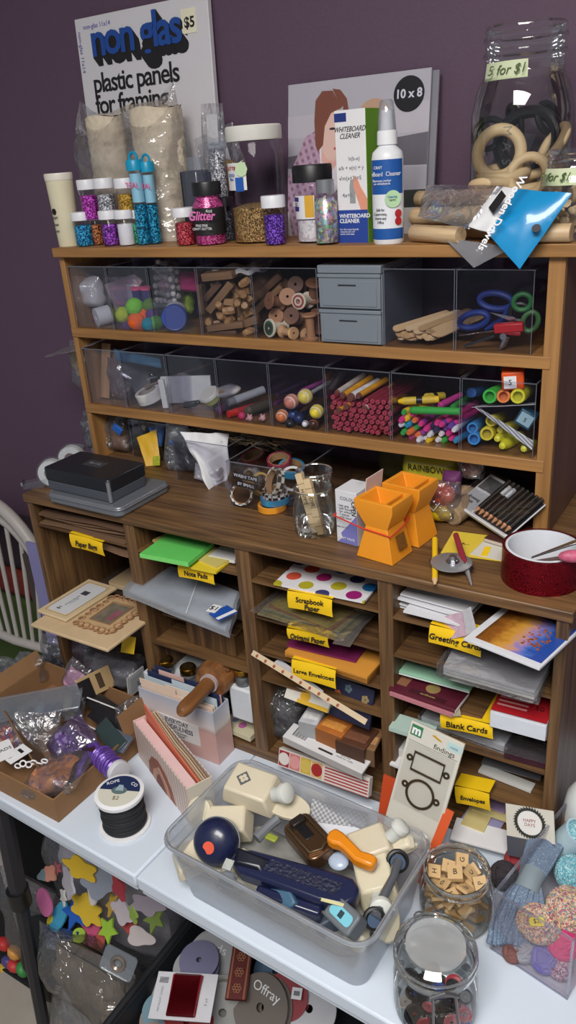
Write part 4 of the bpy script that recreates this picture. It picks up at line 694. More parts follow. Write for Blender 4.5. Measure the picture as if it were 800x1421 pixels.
for k, (pa, pb, c_) in enumerate((((382, 560), (425, 538), (130, 60, 120)), ((420, 542), (458, 526), (150, 70, 140)), ((385, 548), (425, 530), (90, 60, 100)))): stick('purple_pen', ('magenta pen lying at the left of the bead pens', 'violet pen above the yellow bead', 'dark plum pen at the back of the bead pens')[k], 'pen', Q(*pa, .04), Q(*pb, .14), [('cap', 0, .25, .004, .0046, mat(c_, .4)), ('barrel', .25, 1, .0045, .0045, mat(c_, .45))])
# ---- bin 5 : pencils
PCL = mat((150, 46, 66), .6, var=.2, scale=30); PCE = mat((176, 62, 80), .8, var=.15)
def pencilmesh(c_, e, L=.15, r=.0047):
    mb = MB(); mb.lathe([(r, .0005), (r, L)], 7); mb.cur = 1; mb.lathe([(0, 0), (r*.96, 0), (r, .0006)], 7); mb.cur = 2; mb.at(z=-.0002).lathe([(0, 0), (r*.32, 0)], 6); return mb.mesh('pencil', [c_, e, mat((110, 36, 50), .7)])
pm_ = pencilmesh(PCL, PCE); n_ = 0
for j in range(7):
    for i in range(11 if j % 2 == 0 else 10):
        if j == 6 and i in (1, 2, 4, 5): continue
        x = .6075+.0112*i+(.0056 if j % 2 else 0); o = P('pencil', pm_, None); o.location = (x+rnd.uniform(-.001, .001), .0095+rnd.uniform(0, .01), z2+.0052+.0092*j+rnd.uniform(-.0008, .0008)); o.rotation_euler = (-PI/2, rnd.random(), rnd.uniform(-.02, .02)); o['label'] = 'dull red hexagonal pencil lying end on in the packed pencil bin'; o['category'] = 'pencil'; o['group'] = 'dull red pencils'
YP = mat((222, 160, 40), .45)
def pencil2(pa, pb, ya, yb, c_, lab, r=.0055, name='pencil', tip=None):
    a, b = Q(*pa, ya), Q(*pb, yb); return stick(name, lab, 'pencil', a, b, [('end', 0, .06, r*.85, r, tip or mat((120, 70, 60), .6)), ('barrel', .06, 1, r, r, c_)], 'loose pencils on the pencil pile')
for a in (((475, 550), (515, 524), .012, .10, YP, 'yellow pencil second from left on the pencil pile'), ((497, 550), (536, 527), .012, .1, YP, 'yellow pencil right of the white one, with a dark end'), ((486, 552), (525, 530), .010, .10, WHITE, 'fat white pencil between two yellow ones', .0075), ((505, 568), (545, 545), .010, .10, mat((214, 214, 200), .5), 'white patterned pencil at the front right of the pile'), ((519, 566), (552, 552), .014, .10, mat((90, 84, 70), .5), 'dark olive pencil at the far right of the pile'), ((467, 546), (505, 521), .03, .11, mat((200, 190, 180), .5), 'pale pencil at the far left of the pile'), ((463, 562), (480, 540), .02, .08, mat((200, 80, 60), .5), 'red orange pencil at the left of the pile'), ((470, 570), (490, 550), .008, .06, mat((222, 160, 40), .5), 'short yellow pencil low among the dull red ones'), ((481, 565), (500, 545), .008, .07, mat((214, 150, 40), .5), 'second short yellow pencil among the dull red ones'), ((510, 556), (545, 535), .03, .12, mat((224, 176, 60), .5), 'pale gold pencil behind the white patterned one')): pencil2(*a)
# ---- bin 6 : gel pens
PC = [(220, 60, 140), (60, 170, 80), (110, 70, 160), (240, 200, 50), (40, 44, 70), (230, 120, 60), (50, 150, 190), (150, 60, 150), (225, 225, 230), (60, 60, 90)]
def gelpen(pa, pb, ya, yb, c1, c2, lab, r=.0052):
    a, b = Q(*pa, ya), Q(*pb, yb); return stick('gel_pen', lab, 'pen', a, b, [('end_plug', 0, .06, r*.7, r*.95, mat(c2, .4)), ('cap', .06, .4, r, r*1.05, mat(c1, .4)), ('barrel', .4, 1, r, r*.95, mat(c1, .45))], 'gel pens in the clear bin')
nm = {(220, 60, 140): 'magenta', (60, 170, 80): 'green', (110, 70, 160): 'violet', (240, 200, 50): 'yellow', (40, 44, 70): 'navy', (230, 120, 60): 'orange', (50, 150, 190): 'blue', (150, 60, 150): 'purple', (225, 225, 230): 'white', (60, 60, 90): 'black'}
gp = [(591, 596, 0, 0), (596, 604, 8, 8), (612, 603, 4, 8), (591, 608, 4, 8), (581, 611, 8, 8), (594, 612, 3, 3), (606, 588, 0, 0), (621, 584, 0, 0), (584, 589, 7, 0), (575, 584, 0, 5), (563, 582, 3, 3), (560, 573, 3, 1), (556, 584, 0, 0), (556, 590, 1, 8), (565, 591, 6, 6), (577, 594, 1, 1), (567, 601, 5, 5), (559, 601, 1, 1), (579, 604, 0, 5), (570, 607, 5, 0), (630, 597, 8, 8), (622, 602, 0, 0), (626, 609, 0, 0), (615, 612, 1, 1), (632, 612, 6, 6), (604, 598, 9, 9), (607, 611, 3, 8), (618, 595, 2, 2), (612, 590, 2, 0), (587, 600, 7, 7), (600, 592, 4, 4), (631, 588, 0, 0), (625, 592, 2, 2), (572, 575, 3, 0)]
for k, (px, py, c_, e) in enumerate(gp):
    p_ = (px, py); q = (px+34+rnd.uniform(-8, 8), py-22+rnd.uniform(-4, 4)); w1 = 'left' if px < 580 else 'centre' if px < 612 else 'right'; w2 = 'upper' if py < 590 else 'middle' if py < 603 else 'lower'
    gelpen(p_, q, .011+.004*(k % 4), .105, PC[c_], PC[e], '%s gel pen with %s end in the %s %s of the gel pen pile' % (nm[PC[c_]], nm[PC[e]], w2, w1), .0056)
gelpen((570, 569), (640, 571), .014, .016, (60, 170, 70), (60, 170, 70), 'long bright green pen laid flat across the pile', .0066)
stick('yellow_crayon', 'yellow crayon with black bands lying on top of the pens', 'crayon', Q(553, 557, .03), Q(610, 554, .05), [('tip', 0, .15, .003, .0065, YELLOW), ('wrapper', .15, .9, .0068, .0068, mat((220, 190, 60), .5)), ('band', .45, .6, .007, .007, BLACK), ('end', .9, 1, .0065, .006, YELLOW)])
stick('yellow_crayon', 'second yellow crayon behind the first, at the right', 'crayon', Q(592, 551, .05), Q(618, 549, .09), [('wrapper', 0, .9, .0066, .0066, mat((214, 190, 70), .5)), ('band', .3, .5, .0068, .0068, BLACK)])
gelpen((610, 563), (640, 548), .03, .08, (190, 60, 140), (190, 60, 140), 'magenta pen lying above the long green pen', .0055); gelpen((628, 566), (650, 552), .03, .1, (60, 150, 70), (60, 150, 70), 'green pen at the top right beside the magenta one', .0055)
# ---- bin 7 : highlighters
def hl(pa, pb, ya, yb, c_, lab, r, hollow=True):
    a, b = Q(*pa, ya), Q(*pb, yb); L = (b-a).length; t = T('highlighter', lab, 'highlighter', a, group='highlighters in the clear bin', rot=(b-a).to_track_quat('Z', 'Y').to_euler())
    if hollow: P('cap', MB().lathe([(r*.62, .012), (r*.66, .0), (r*.94, 0), (r, .002), (r*1.04, .035)], 22), mat(c_, .35), t); P('cap_well', MB().at(z=.01).cyl(r*.64, .002), mat(tuple(int(v*.8) for v in c_), .4), t); P('barrel', MB().lathe([(r, .035), (r, L*.95), (r*.8, L), (0, L)], 20), mat(c_, .4), t)
    else: P('cap', MB().lathe([(0, -.001), (r*.55, .001), (r*.85, .012), (r, .03)], 20), mat(c_, .35), t); P('barrel', MB().lathe([(r, .03), (r, L)], 20), mat(c_, .4), t)
hl((680, 550), (700, 540), .02, .11, (70, 190, 70), 'green highlighter on the top row at left', .0118); hl((699, 550), (708, 541), .018, .11, (240, 140, 70), 'orange highlighter in the middle of the top row', .0108); hl((719, 550), (733, 540), .015, .11, (222, 220, 50), 'yellow highlighter on the top row at right', .0118)
hl((658, 609), (672, 596), .015, .11, (50, 140, 210), 'lower blue highlighter facing front at the bottom left', .0105); hl((656, 594), (672, 585), .022, .11, (56, 136, 200), 'upper blue highlighter above the other blue one', .0095); hl((676, 602), (690, 592), .018, .11, (214, 196, 50), 'fat yellow highlighter beside the lower blue one', .0115)
hl((690, 609), (712, 598), .02, .1, (226, 222, 60), 'yellow chisel tip highlighter at the bottom centre', .009, False); hl((697, 619), (722, 606), .012, .09, (228, 226, 50), 'front yellow chisel tip highlighter at the bottom', .0095, False); hl((727, 623), (740, 616), .014, .08, (220, 218, 70), 'yellow chisel tip highlighter at the bottom right corner', .0085, False); hl((682, 584), (700, 578), .03, .11, (214, 200, 60), 'yellow highlighter half hidden under the striped paper', .0095); hl((694, 597), (715, 590), .03, .1, (214, 204, 70), 'yellow highlighter just right of the fat one', .009, False)
t = T('orange_tag_box', 'translucent orange box with a white label on top of the highlighters', 'box', Q(713, 527, .03), rot=(.1, -.08, .25)); P('box', MB().cbox(.034, .03, .03), mat((220, 84, 30), .35), t, .003).location.z = -.012; P('white_label', MB().at(-.004, -.0158, .002).box(-.0095, .0095, -.0006, 0, -.01, .01), WHITE, t); text('5', .012, DKSTEEL, t, (-.004, -.017, .002))
t = T('striped_paper', 'folded white paper with grey lines slanting across the highlighters', 'paper', (0, 0, 0))
def lined():
    m, n, l, b = _new('lined_paper'); tc = n.new('ShaderNodeTexCoord'); w_ = n.new('ShaderNodeTexWave'); w_.inputs['Scale'].default_value = 75; w_.bands_direction = 'DIAGONAL'; l.new(tc.outputs['Object'], w_.inputs[0]); r = n.new('ShaderNodeValToRGB'); r.color_ramp.elements[0].color = lin((120, 122, 128)); r.color_ramp.elements[0].position = .25; r.color_ramp.elements[1].color = lin((206, 207, 210)); r.color_ramp.elements[1].position = .45; l.new(w_.outputs[0], r.inputs[0]); l.new(r.outputs[0], b.inputs['Base Color']); return m
P('paper', MB().sheet(quad(Q(655, 565, .012), Q(744, 561, .012), Q(744, 558, .10), Q(668, 562, .10)), 6, 4, .0008), mat((190, 192, 198), .6), t); P('folded_flap', MB().sheet(quad(Q(660, 565, .011), Q(666, 566, .02), Q(741, 612, .02), Q(739, 624, .010)), 6, 6, .0008), lined(), t)
t = T('blue_label_box', 'teal box with a pale blue label tilted under the striped paper', 'box', Q(731, 580, .03), rot=(.1, .5, .1)); P('box', MB().at(z=-.013).cbox(.028, .02, .028), mat((34, 80, 104), .4), t, .002); P('pale_label', MB().at(0, -.0103, .001).box(-.011, .011, -.0006, 0, -.009, .011), mat((160, 196, 206), .6), t); text('5', .01, DKSTEEL, t, (0, -.0115, .001))
stick('blue_marker', 'blue marker lying at the back of the highlighter top row', 'marker', Q(655, 545, .06), Q(678, 540, .13), [('s', 0, 1, .008, .008, mat((50, 100, 160), .4))])
# ================================================================ ON THE COUNTER, UNDER THE HUTCH
Zc = lambda px, py, z=0: at(px, py, z=z)
# tin box on its tray
TIN = mat((122, 126, 134), .35, .4, bump=.03)
t = T('grey_tin_tray', 'wide flat grey tin lying under the black box on the cabinet left end', 'tin', (.187, -.152, .0005), math.radians(-1)); 
def rr(w, d, r, n=6): return [(sx*(w/2-r)+r*math.cos(a), sy*(d/2-r)+r*math.sin(a)) for sx, sy, a0 in ((1, 1, 0), (-1, 1, PI/2), (-1, -1, PI), (1, -1, 1.5*PI)) for a in [a0+PI/2*i/n for i in range(n+1)]]
P('tin', MB().prism(rr(.196, .146, .016), 0, .0195), TIN, t, .003); P('lid_rim', MB().prism(rr(.199, .149, .017), .011, .0155), TIN, t, .0015)
t = T('black_tin_box', 'black rectangular tin with silver corners standing on the wide grey tin', 'box', (.166, -.160, .0205), math.radians(-1.5))
P('base', MB().prism(rr(.176, .100, .008), 0, .02), mat((84, 88, 97), .4, .3), t, .002); P('lid', MB().prism(rr(.179, .103, .009), .02, .046), mat((38, 40, 46), .3, .3), t, .003)
P('corner_strip', MB().at(.0865, -.0495, .002).cyl(.0042, .040), mat((170, 174, 182), .3, .8), t); P('emblem', MB().at(.0, .005, .046).prism(rr(.05, .026, .004), 0, .0006), mat((74, 76, 82), .4, .4), t); text('TIN CO.', .009, mat((130, 132, 138), .4), t, (0, .005, .047), rot=(0, 0, 0))
# tape dispensers, little tins
def tape_disp(loc, rz, label):
    t = T('tape_dispenser', label, 'tape dispenser', loc, rot=(0, 0, rz), group='clear tape dispensers')
    P('body', MB().at(rx=PI/2, z=.03).lathe([(.012, -.011), (.03, -.011), (.031, -.008), (.031, .008), (.03, .011), (.012, .011)], 26), clear('tape_plastic', (248, 250, 252), .05, .5, .06, haze=.06, hazec=(190, 195, 205)), t)
    P('tape_roll', MB().at(rx=PI/2, z=.03).lathe([(.014, -.0095), (.027, -.0095), (.027, .0095), (.014, .0095), (.014, -.0095)], 28), mat((228, 228, 228), .5), t)
    P('arm', MB().hull8([(.02, -.01, .001), (.062, -.009, .001), (.062, .009, .001), (.02, .01, .001)], [(.01, -.01, .02), (.064, -.009, .012), (.064, .009, .012), (.01, .01, .02)]), clear('tape_plastic', (0, 0, 0)), t); P('cutter', MB().box(.062, .066, -.009, .009, .008, .016), STEEL, t)
tape_disp((.012, -.075, .0005), 3.6, 'clear tape dispenser standing behind the black tin box, upper one'); tape_disp((.036, -.155, .0005), 3.75, 'clear tape dispenser at the cabinet left edge beside the wide grey tin')
for k, (x, y, r, hh, lab) in enumerate(((-.006+.02, -.02, .021, .03, 'short silver tin canister behind the tape dispensers'), (.02, .05, .022, .05, 'taller silver tin canister against the hutch upright'))):
    t = T('tin_canister', lab, 'tin', (x-.05, y, .0004)); P('canister', MB().lathe([(0, 0), (r, 0), (r, hh*.7)], 24), (mat((150, 120, 130), .5, var=.4, scale=90), TIN)[k], t); P('lid', MB().lathe([(r*1.04, hh*.68), (r*1.04, hh*.96), (r*.98, hh), (r*.9, hh*.97), (0, hh*.97)], 24), TIN, t)
# bags left
def abag(name, label, px, py, y0, w_, h_, d_, m, seed, inner=None, wob=.2, cat='bag', zz=.0005, rz=0):
    x = ax(px, y0, zz+h_*.4); t = T(name, label, cat, (x, y0, zz), rz); P('film', MB().bag(w_, h_, d_, seed, wob), m, t)
    if inner: P(inner[0], MB().at(0, 0, .004).bag(w_*.75, h_*.62, d_*.7, seed+5, .3), inner[1], t)
    return t
CRINK = clear('crinkle_film', (242, 244, 248), .1, .65, .14, haze=.14, hazec=(170, 180, 190), wrinkle=.9, wscale=40)
abag('craft_bag', 'crinkled clear bag with blue scraps under the hutch left end', 140, 620, .05, .085, .09, .05, CRINK, 3, ('scraps', mat((130, 160, 180), .6, var=.6, scale=60)))
abag('craft_bag', 'small crinkled bag with an orange scrap and blue tab beside the blue scraps bag', 165, 615, .06, .06, .095, .04, CRINK, 6, ('scraps', mat((170, 120, 90), .6, var=.6, scale=70)))
p_ = Q(163, 596, .03); S('blue_tab', MB().box(-.012, .012, -.003, .003, -.008, .01), mat((40, 100, 190), .4), 'bright blue plastic tab poking from the crinkled bag', 'tab', p_, rot=(.2, .7, .2), bevel=.001)
abag('craft_bag', 'tall clear bag behind the yellow and blue pack', 190, 610, .08, .07, .1, .03, CRINK, 8, None)
# yellow / blue pack
t = T('yellow_card_pack', 'bent yellow card with a blue top corner standing between the clear bags', 'card', (0, 0, 0))
P('card', MB().sheet(quad(Q(190, 607, .03), Q(217, 596, .05), Q(224, 655, .02), Q(207, 660, -.0), seed=3, amp=.003), 8, 8, .003), mat((212, 166, 30), .5), t); P('blue_corner', MB().sheet(quad(Q(206, 592, .045), Q(230, 588, .07), Q(224, 618, .05), Q(213, 615, .04), seed=3, amp=.001), 6, 6, .003), mat((30, 96, 160), .5), t); P('printed_patch', MB().sheet(quad(Q(212, 634, .008), Q(222, 632, .008), Q(222, 645, .006), Q(212, 646, .006)), 3, 3, .001), mat((180, 190, 60), .5, var=.6, scale=300), t)
t = T('bubble_pack', 'long clear moulded blister pack standing right of the yellow card', 'pack', (ax(240, .01, .05), .01, .001), rot=(-.12, .1, .25)); P('blister', MB().bag(.05, .102, .022, 31, .1), CRINK, t); P('backing', MB().at(0, .01).box(-.022, .022, 0, .002, .004, .096), mat((120, 122, 126), .5), t)
P('blue_item', MB().at(-.008, -.006, .06).ball(.006), BLUE, t)
# dried grass + tissue
t = T('dried_grass', 'bunch of tan dried grass lying along the top of the bins under the shelf', 'dried grass', (0, 0, 0)); a, b = Q(262, 598, .03), Q(388, 612, .06)
for g_ in range(4):
    mb = MB()
    for k in range(60):
        q0 = a.lerp(b, rnd.random())+Vector((0, rnd.uniform(-.02, .06), rnd.uniform(-.014, .008))); d = (b-a).normalized()*rnd.uniform(.015, .04)+Vector((0, rnd.uniform(-.015, .015), rnd.uniform(-.012, .012))); mb.rod(q0, q0+d, .0006+.0008*rnd.random(), 4, .0003)
    P('grass', mb, mat(((120, 104, 78), (150, 130, 98), (96, 84, 66), (136, 118, 92))[g_], .9), t, stuff=True)
t = T('white_tissue', 'crumpled white tissue paper cone hanging in the bin under the dried grass', 'tissue', (0, 0, 0))
P('tissue', MB().sheet(quad(Q(250, 599, -.02), Q(318, 602, .03), Q(316, 690, -.0), Q(294, 686, -.05), bulge=.012, seed=11, amp=.02), 16, 16, .001), mat((222, 222, 226), .8), t, smooth=70); P('printed_leaflet', MB().sheet(quad(Q(270, 612, .0), Q(310, 618, .02), Q(313, 648, .015), Q(292, 652, -.012), bulge=.01, seed=4, amp=.004), 8, 8, .001), mat((190, 190, 194), .7, var=.1, scale=200), t)
abag('craft_bag', 'white crumpled tissue bag on the counter at the foot of the tissue cone', 290, 680, -.01, .06, .035, .04, WRINK, 14, None, .3)
abag('craft_bag', 'grey clear bag between the blister pack and tissue', 262, 650, .02, .05, .09, .04, CRINK, 16, None, .3)
# washi bin
binbox(ax(318, -.095, .03), ax(418, -.095, .03), 0, .088, 'low clear bin of washi tape rolls on the counter', y0=-.097, y1=.1, group='clear acrylic bins on the counter')
binbox(ax(172, .02, .03), ax(252, .02, .03), 0, .085, 'clear bin of crumpled bags on the counter behind the black tin', y0=.045, y1=.18, group='clear acrylic bins on the counter')
binbox(ax(256, -.0, .03), ax(313, -.05, .03), 0, .088, 'clear bin of white tissue beside the washi bin', y0=-.03, y1=.14, group='clear acrylic bins on the counter')
def stripes(name, c1, c2, sc):
    if name in MATS: return MATS[name]
    m, n, l, b = _new(name); tc = n.new('ShaderNodeTexCoord'); c_ = n.new('ShaderNodeTexChecker'); c_.inputs['Scale'].default_value = sc; c_.inputs[1].default_value = lin(c1); c_.inputs[2].default_value = lin(c2); l.new(tc.outputs['Object'], c_.inputs[0]); l.new(c_.outputs[0], b.inputs['Base Color']); b.inputs['Roughness'].default_value = .45; MATS[name] = m; return m
def washi(px, py, y, R, wd, rot, m, lab):
    t = T('washi_tape', lab, 'tape', at(px, py, z=y), rot=rot, group='washi tape rolls'); ri = R*.78
    P('tape', MB().lathe([(ri+.001, -wd/2), (R, -wd/2), (R, wd/2), (ri+.001, wd/2)], 30), m, t); P('core', MB().lathe([(ri, wd/2), (ri, -wd/2), (ri+.0012, -wd/2), (ri+.0012, wd/2), (ri, wd/2)], 30), mat((168, 132, 94), .7), t)
CHK = stripes('checker_tape', (24, 24, 28), (200, 198, 196), 160)
washi(336, 686, 0.0225, .021, .015, (1.2, 0, .5), CHK, 'black and white patterned washi roll on its side at the bin front left')
washi(381, 669, 0.052, .027, .012, (1.15, -.25, -.5), stripes('cream_tape', (206, 200, 180), (60, 58, 56), 90), 'large cream and black edged washi roll standing in the centre')
washi(406, 664, 0.05, .023, .012, (1.2, .25, .6), mat((196, 200, 202), .5), 'white washi roll standing at the right of the bin')
washi(383, 683, 0.0285, .026, .010, (.05, 0, 0), stripes('zigzag_tape', (24, 24, 28), (206, 204, 200), 120), 'black roll with white zigzags lying flat on the blue one'); washi(382, 692, 0.0175, .027, .010, (.03, 0, 0), mat((54, 136, 176), .45), 'sky blue washi roll lying flat in the stack'); washi(378, 702, 0.0065, .0265, .010, (.02, 0, 0), mat((226, 150, 40), .45), 'orange washi roll at the bottom of the stack')
washi(405, 650, 0.03, .026, .014, (.2, .2, 0), mat((50, 130, 170), .45), 'teal blue washi roll lying at the back of the bin'); washi(388, 641, 0.045, .024, .016, (.3, .1, 0), stripes('red_tape', (130, 36, 60), (150, 70, 84), 60), 'wine red washi roll at the back top of the bin'); washi(362, 672, 0.03, .022, .012, (1.0, .5, 1.0), mat((190, 160, 90), .5), 'mustard washi roll tilted behind the cream one'); washi(350, 665, 0.035, .022, .014, (1.3, .2, -.4), stripes('grey_tape', (90, 88, 90), (140, 138, 140), 100), 'grey washi roll behind the black sign'); washi(400, 690, 0.012, .024, .011, (.1, 0, 0), mat((40, 44, 60), .5), 'dark washi roll lying behind the sky blue one')
t = T('washi_sign', 'black card sign with white capitals stuck in the washi tape bin', 'sign', Q(341, 667, -.093), rot=(-.05, .12, .1)); P('strip', B(-.026, .026, -.001, 0, .001, .013), INK, t); P('strip', B(-.019, .024, -.0012, 0, -.014, -.002), INK, t); text('WASHI TAPE', .0085, WHITE, t, (0, -.0016, .007)); text('BY SMALL', .008, WHITE, t, (.002, -.0018, -.008))
# two glass jars and the wooden stamps
def tumbler(px, py, r, h_, label):
    p0 = Zc(px, py); t = T('glass_jar', label, 'jar', (p0.x, p0.y, .0004)); P('glass', MB().lathe([(0, .002), (r*.84, .001), (r*.95, .006), (r, h_*.45), (r*.97, h_*.66), (r*.86, h_*.78), (r*.86, h_*.9), (r*.92, h_*.95), (r*.92, h_*.98), (r*.86, h_)], 36), GLASS, t); P('rim', MB().at(z=h_).torus(r*.88, .0015, 36, 6), clear('glass_rim', (240, 244, 244), .25, .8, .05, haze=.15), t); return t
t = tumbler(438, 738, .036, .082, 'front small glass jar holding wooden letter stamps'); L0 = t.location.copy(); tumbler(440, 722, .035, .094, 'second small glass jar behind the stamps jar')
STW = mat((206, 182, 144), .7)
for k, (dx, dy, rx, ry, L_) in enumerate(((-.006, -.012, -.1, -.28, .105), (.007, -.014, -.1, -.26, .098))):
    s_ = T('wooden_stamp_strip', ('taller wooden letter stamp strip in the front jar', 'shorter wooden stamp strip leaning right in the front jar')[k], 'stamp', L0+Vector((dx+.012, dy+.004, .004)), rot=(rx, ry, .15)); P('strip', MB().box(-.006, .006, -.005, .005, 0, L_), STW, s_, .0006); text('LOVE' if k else 'HAPPY', .009, mat((70, 50, 40), .6), s_, (0, -.0056, L_*.62), rot=(PI/2, PI/2, 0))
    for q in range(5): P('joint', MB().box(-.0062, .0062, -.0053, .0053, L_*(.15+.17*q), L_*(.15+.17*q)+.0008), mat((120, 96, 70), .7), s_)
for k in range(4): S('paper_scrap', MB().at().prism([(-.008, -.004), (.007, -.006), (.009, .004), (-.004, .006)], 0, .0015), PAPER, 'tiny white paper scrap on the bottom of the stamps jar', 'paper', L0+Vector((-.012+.008*k, -.01+.006*(k % 2), .004+.002*k)), rot=(.3*k, .2, k), group='paper scraps in the jar')
# white box with lilac corner
p0 = Zc(497, 760); t = T('white_carton', 'white carton with a lilac wave and an open back flap beside the orange sharpener', 'box', (ax(495, -.135, .02), -.153, .0005), rot=(0, 0, math.radians(-6))); w_ = .047; x0 = ax(467, -.15, .04)-t.location.x
P('carton', MB().box(x0, .012, 0, .05, 0, .094), mat((216, 217, 222), .5, var=.02), t, .0006); P('open_flap', MB().box(x0+.045, x0+.0465, .0, .05, .094, .126), mat((206, 190, 186), .6), t, .0004, rot=(0, .12, 0)); P('hang_slot', MB().at(x0+.034, .025, .112).box(-.001, .0, -.008, .008, -.002, .002), BLACK, t)
P('lilac_wave', polyxz([(x0+.001, .001), (.0118, .001), (.0118, .055), (-.006, .034), (-.02, .018), (x0+.012, .01)], -.0006, 0), mat((120, 122, 190), .5), t)
text('COLOUR', .008, GREY, t, (x0+.026, -.0008, .081)); text('- pen grip\n- soft touch\n- for school\n- 2 pieces\n- with band', .0058, GREY, t, (x0+.004, -.0008, .058), align='LEFT'); text('CRAFT PACK', .006, WHITE, t, (-.01, -.0012, .01)); text('OPEN', .012, INK, t, (.006, -.0008, .066), rot=(PI/2, PI/2, 0), sx=.8); text('easy to use', .005, GREY, t, (x0+.012, -.0008, .03))
# orange hourglass holders
OR = mat((232, 148, 34), .5, var=.03)
def hourglass(loc, rz, label, tag_=False):
    t = T('orange_holder', label, 'holder', loc, rz, group='orange hourglass holders'); a, b_, m_ = .034, .03, .55; H_ = .1
    bt = [(-a, -b_, 0), (a, -b_, 0), (a, b_, 0), (-a, b_, 0)]; mid = [(-a*m_, -b_*.8, H_*.55), (a*m_*1.15, -b_*.8, H_*.55), (a*m_*1.15, b_*.8, H_*.55), (-a*m_, b_*.8, H_*.55)]
    P('foot', MB().hull8(bt, mid), OR, t, .001); tp = [(-a*1.02, -b_, H_*.86), (a*1.02, -b_, H_*.86), (a*1.02, b_, H_*.86), (-a*1.02, b_, H_*.86)]; tp2 = [(x, y, H_) for x, y, z in tp]; i_ = .82
    mb = MB(); inn = [(x*i_, y*i_, H_) for x, y, z in tp]; inm = [(x*.85, y*.85, H_*.62) for x, y, z in mid]
    vs = mid+tp+tp2+inn+inm; f = []
    for k in range(3):
        for i in range(4): f.append((k*4+i, k*4+(i+1) % 4, k*4+4+(i+1) % 4, k*4+4+i))
    for i in range(4): f.append((12+i, 12+(i+1) % 4, 16+(i+1) % 4, 16+i))
    f.append((16, 17, 18, 19)); mb.add(vs, f); P('cup', mb, OR, t, .0008)
    P('divider', MB().box(a*.5, a*.6, -b_*i_, b_*i_, H_*.7, H_-.001), OR, t)
    if tag_: P('stamp_text', MB().at(a*.93, 0, H_*.3, 0, -.28, 0).box(0, .0006, -.012, .012, -.012, .012), mat((120, 76, 24), .6, var=.7, scale=260), t)
    return t, a, b_, m_, H_
r1 = hourglass((.787, -.158, .0005), math.radians(-8), 'front orange hourglass holder with a hollow cup and red rubber band', True); hourglass((.80, -.085, .0005), math.radians(-8), 'rear orange hourglass holder behind the one with the rubber band')
q_ = [Vector((-.026, -.0265, .05)), Vector((.029, -.0265, .047)), Vector((.03, .004, .052)), Vector((.028, .03, .056)), Vector((-.02, .03, .056)), Vector((-.088, .0, .052)), Vector((-.091, -.012, .051))]
S('rubber_band', MB().tube(q_, .0013, 8, True), mat((206, 56, 44), .5), 'red rubber band around the front orange holder and the white carton', 'rubber band', (.787, -.158, .0005), rz=math.radians(-8))
# candy bags, twine, bead jar
t = abag('snack_bag', 'yellow and green printed bag behind the orange holders', 600, 660, .07, .1, .1, .05, mat((190, 180, 50), .35, var=.35, scale=30, coat=.4), 41, None, .12); text('RAINBOW', .016, INK, t, (.0, -.03, .07), rot=(PI/2, 0, 0), sx=.9)
abag('snack_bag', 'dark green bag lying at the back behind the yellow printed bag', 575, 640, .13, .14, .1, .05, mat((56, 60, 30), .4, var=.3), 43, None, .12)
t = T('bead_ball_bag', 'yellow and clear bag of red orange yarn balls beside the orange holder', 'bag', Zc(605, 728)+Vector((0, .02, .0))); P('film', MB().bag(.07, .075, .05, 44, .15), CRINK, t); P('yarn_ball', MB().at(0, 0, .048).ball(.026, .024, .02, 18, 12), mat((196, 76, 54), .6, var=.25, bump=.4, scale=90), t); P('yellow_foot', MB().at(0, -.0, .019).ball(.032, .025, .018, 18, 10), mat((224, 190, 30), .45), t); P('tie', MB().tube([(-.012, -.028, .04), (.0, -.03, .03), (.01, -.027, .045)], .0008, 5), WHITE, t)
S('violet_bundle', MB().bag(.03, .05, .03, 46, .2), mat((96, 36, 90), .6), 'violet felt scrap between the yellow bag and the bead jar', 'felt', (ax(628, .03, .04), .03, .03))
TW_ = mat((150, 128, 100), .9, bump=.8, scale=220)
t = T('twine_ball', 'roll of natural jute twine lying end on beside the yarn ball bag', 'twine', Zc(632, 728)+Vector((.0, .012, .0195)), rot=(PI/2+.1, 0, -.25)); P('twine', MB().at(z=-.03).lathe([(.005, .048), (.015, .05), (.0185, .047), (.019, .0), (.016, -.014), (.006, -.014)], 24), TW_, t)
for k in range(3): P('coil', MB().at(z=.0185).torus(.0075+.0035*k, .0017, 22, 6), TW_, t)
P('core_hole', MB().at(z=.0155).cyl(.005, .003), mat((50, 40, 32), .8), t)
S('twine_ball', MB().ball(.028, .02, .022, 18, 12), TW_, 'second jute twine bundle standing behind the roll', 'twine', (ax(646, .05, .05), .05, .024), bevel=0)
t = T('bead_jar', 'small bag of orange amber beads under the shelf above the twine', 'bag', (ax(652, .04, .07), .05, .062)); P('beads', MB().at(z=.02).ball(.02, .018, .018, 20, 14), speckle('amber_beads', (150, 80, 30), (190, 110, 50), (100, 50, 24), 240, .2, .2), t); P('film', MB().bag(.046, .045, .04, 47, .2), CRINK, t)
S('bead_box', MB().box(-.03, .03, -.03, .03, 0, .0375), mat((70, 62, 56), .7), 'dark box under the bag of amber beads', 'box', (ax(655, .06, .03), .085, .0245-.0235), bevel=.002)
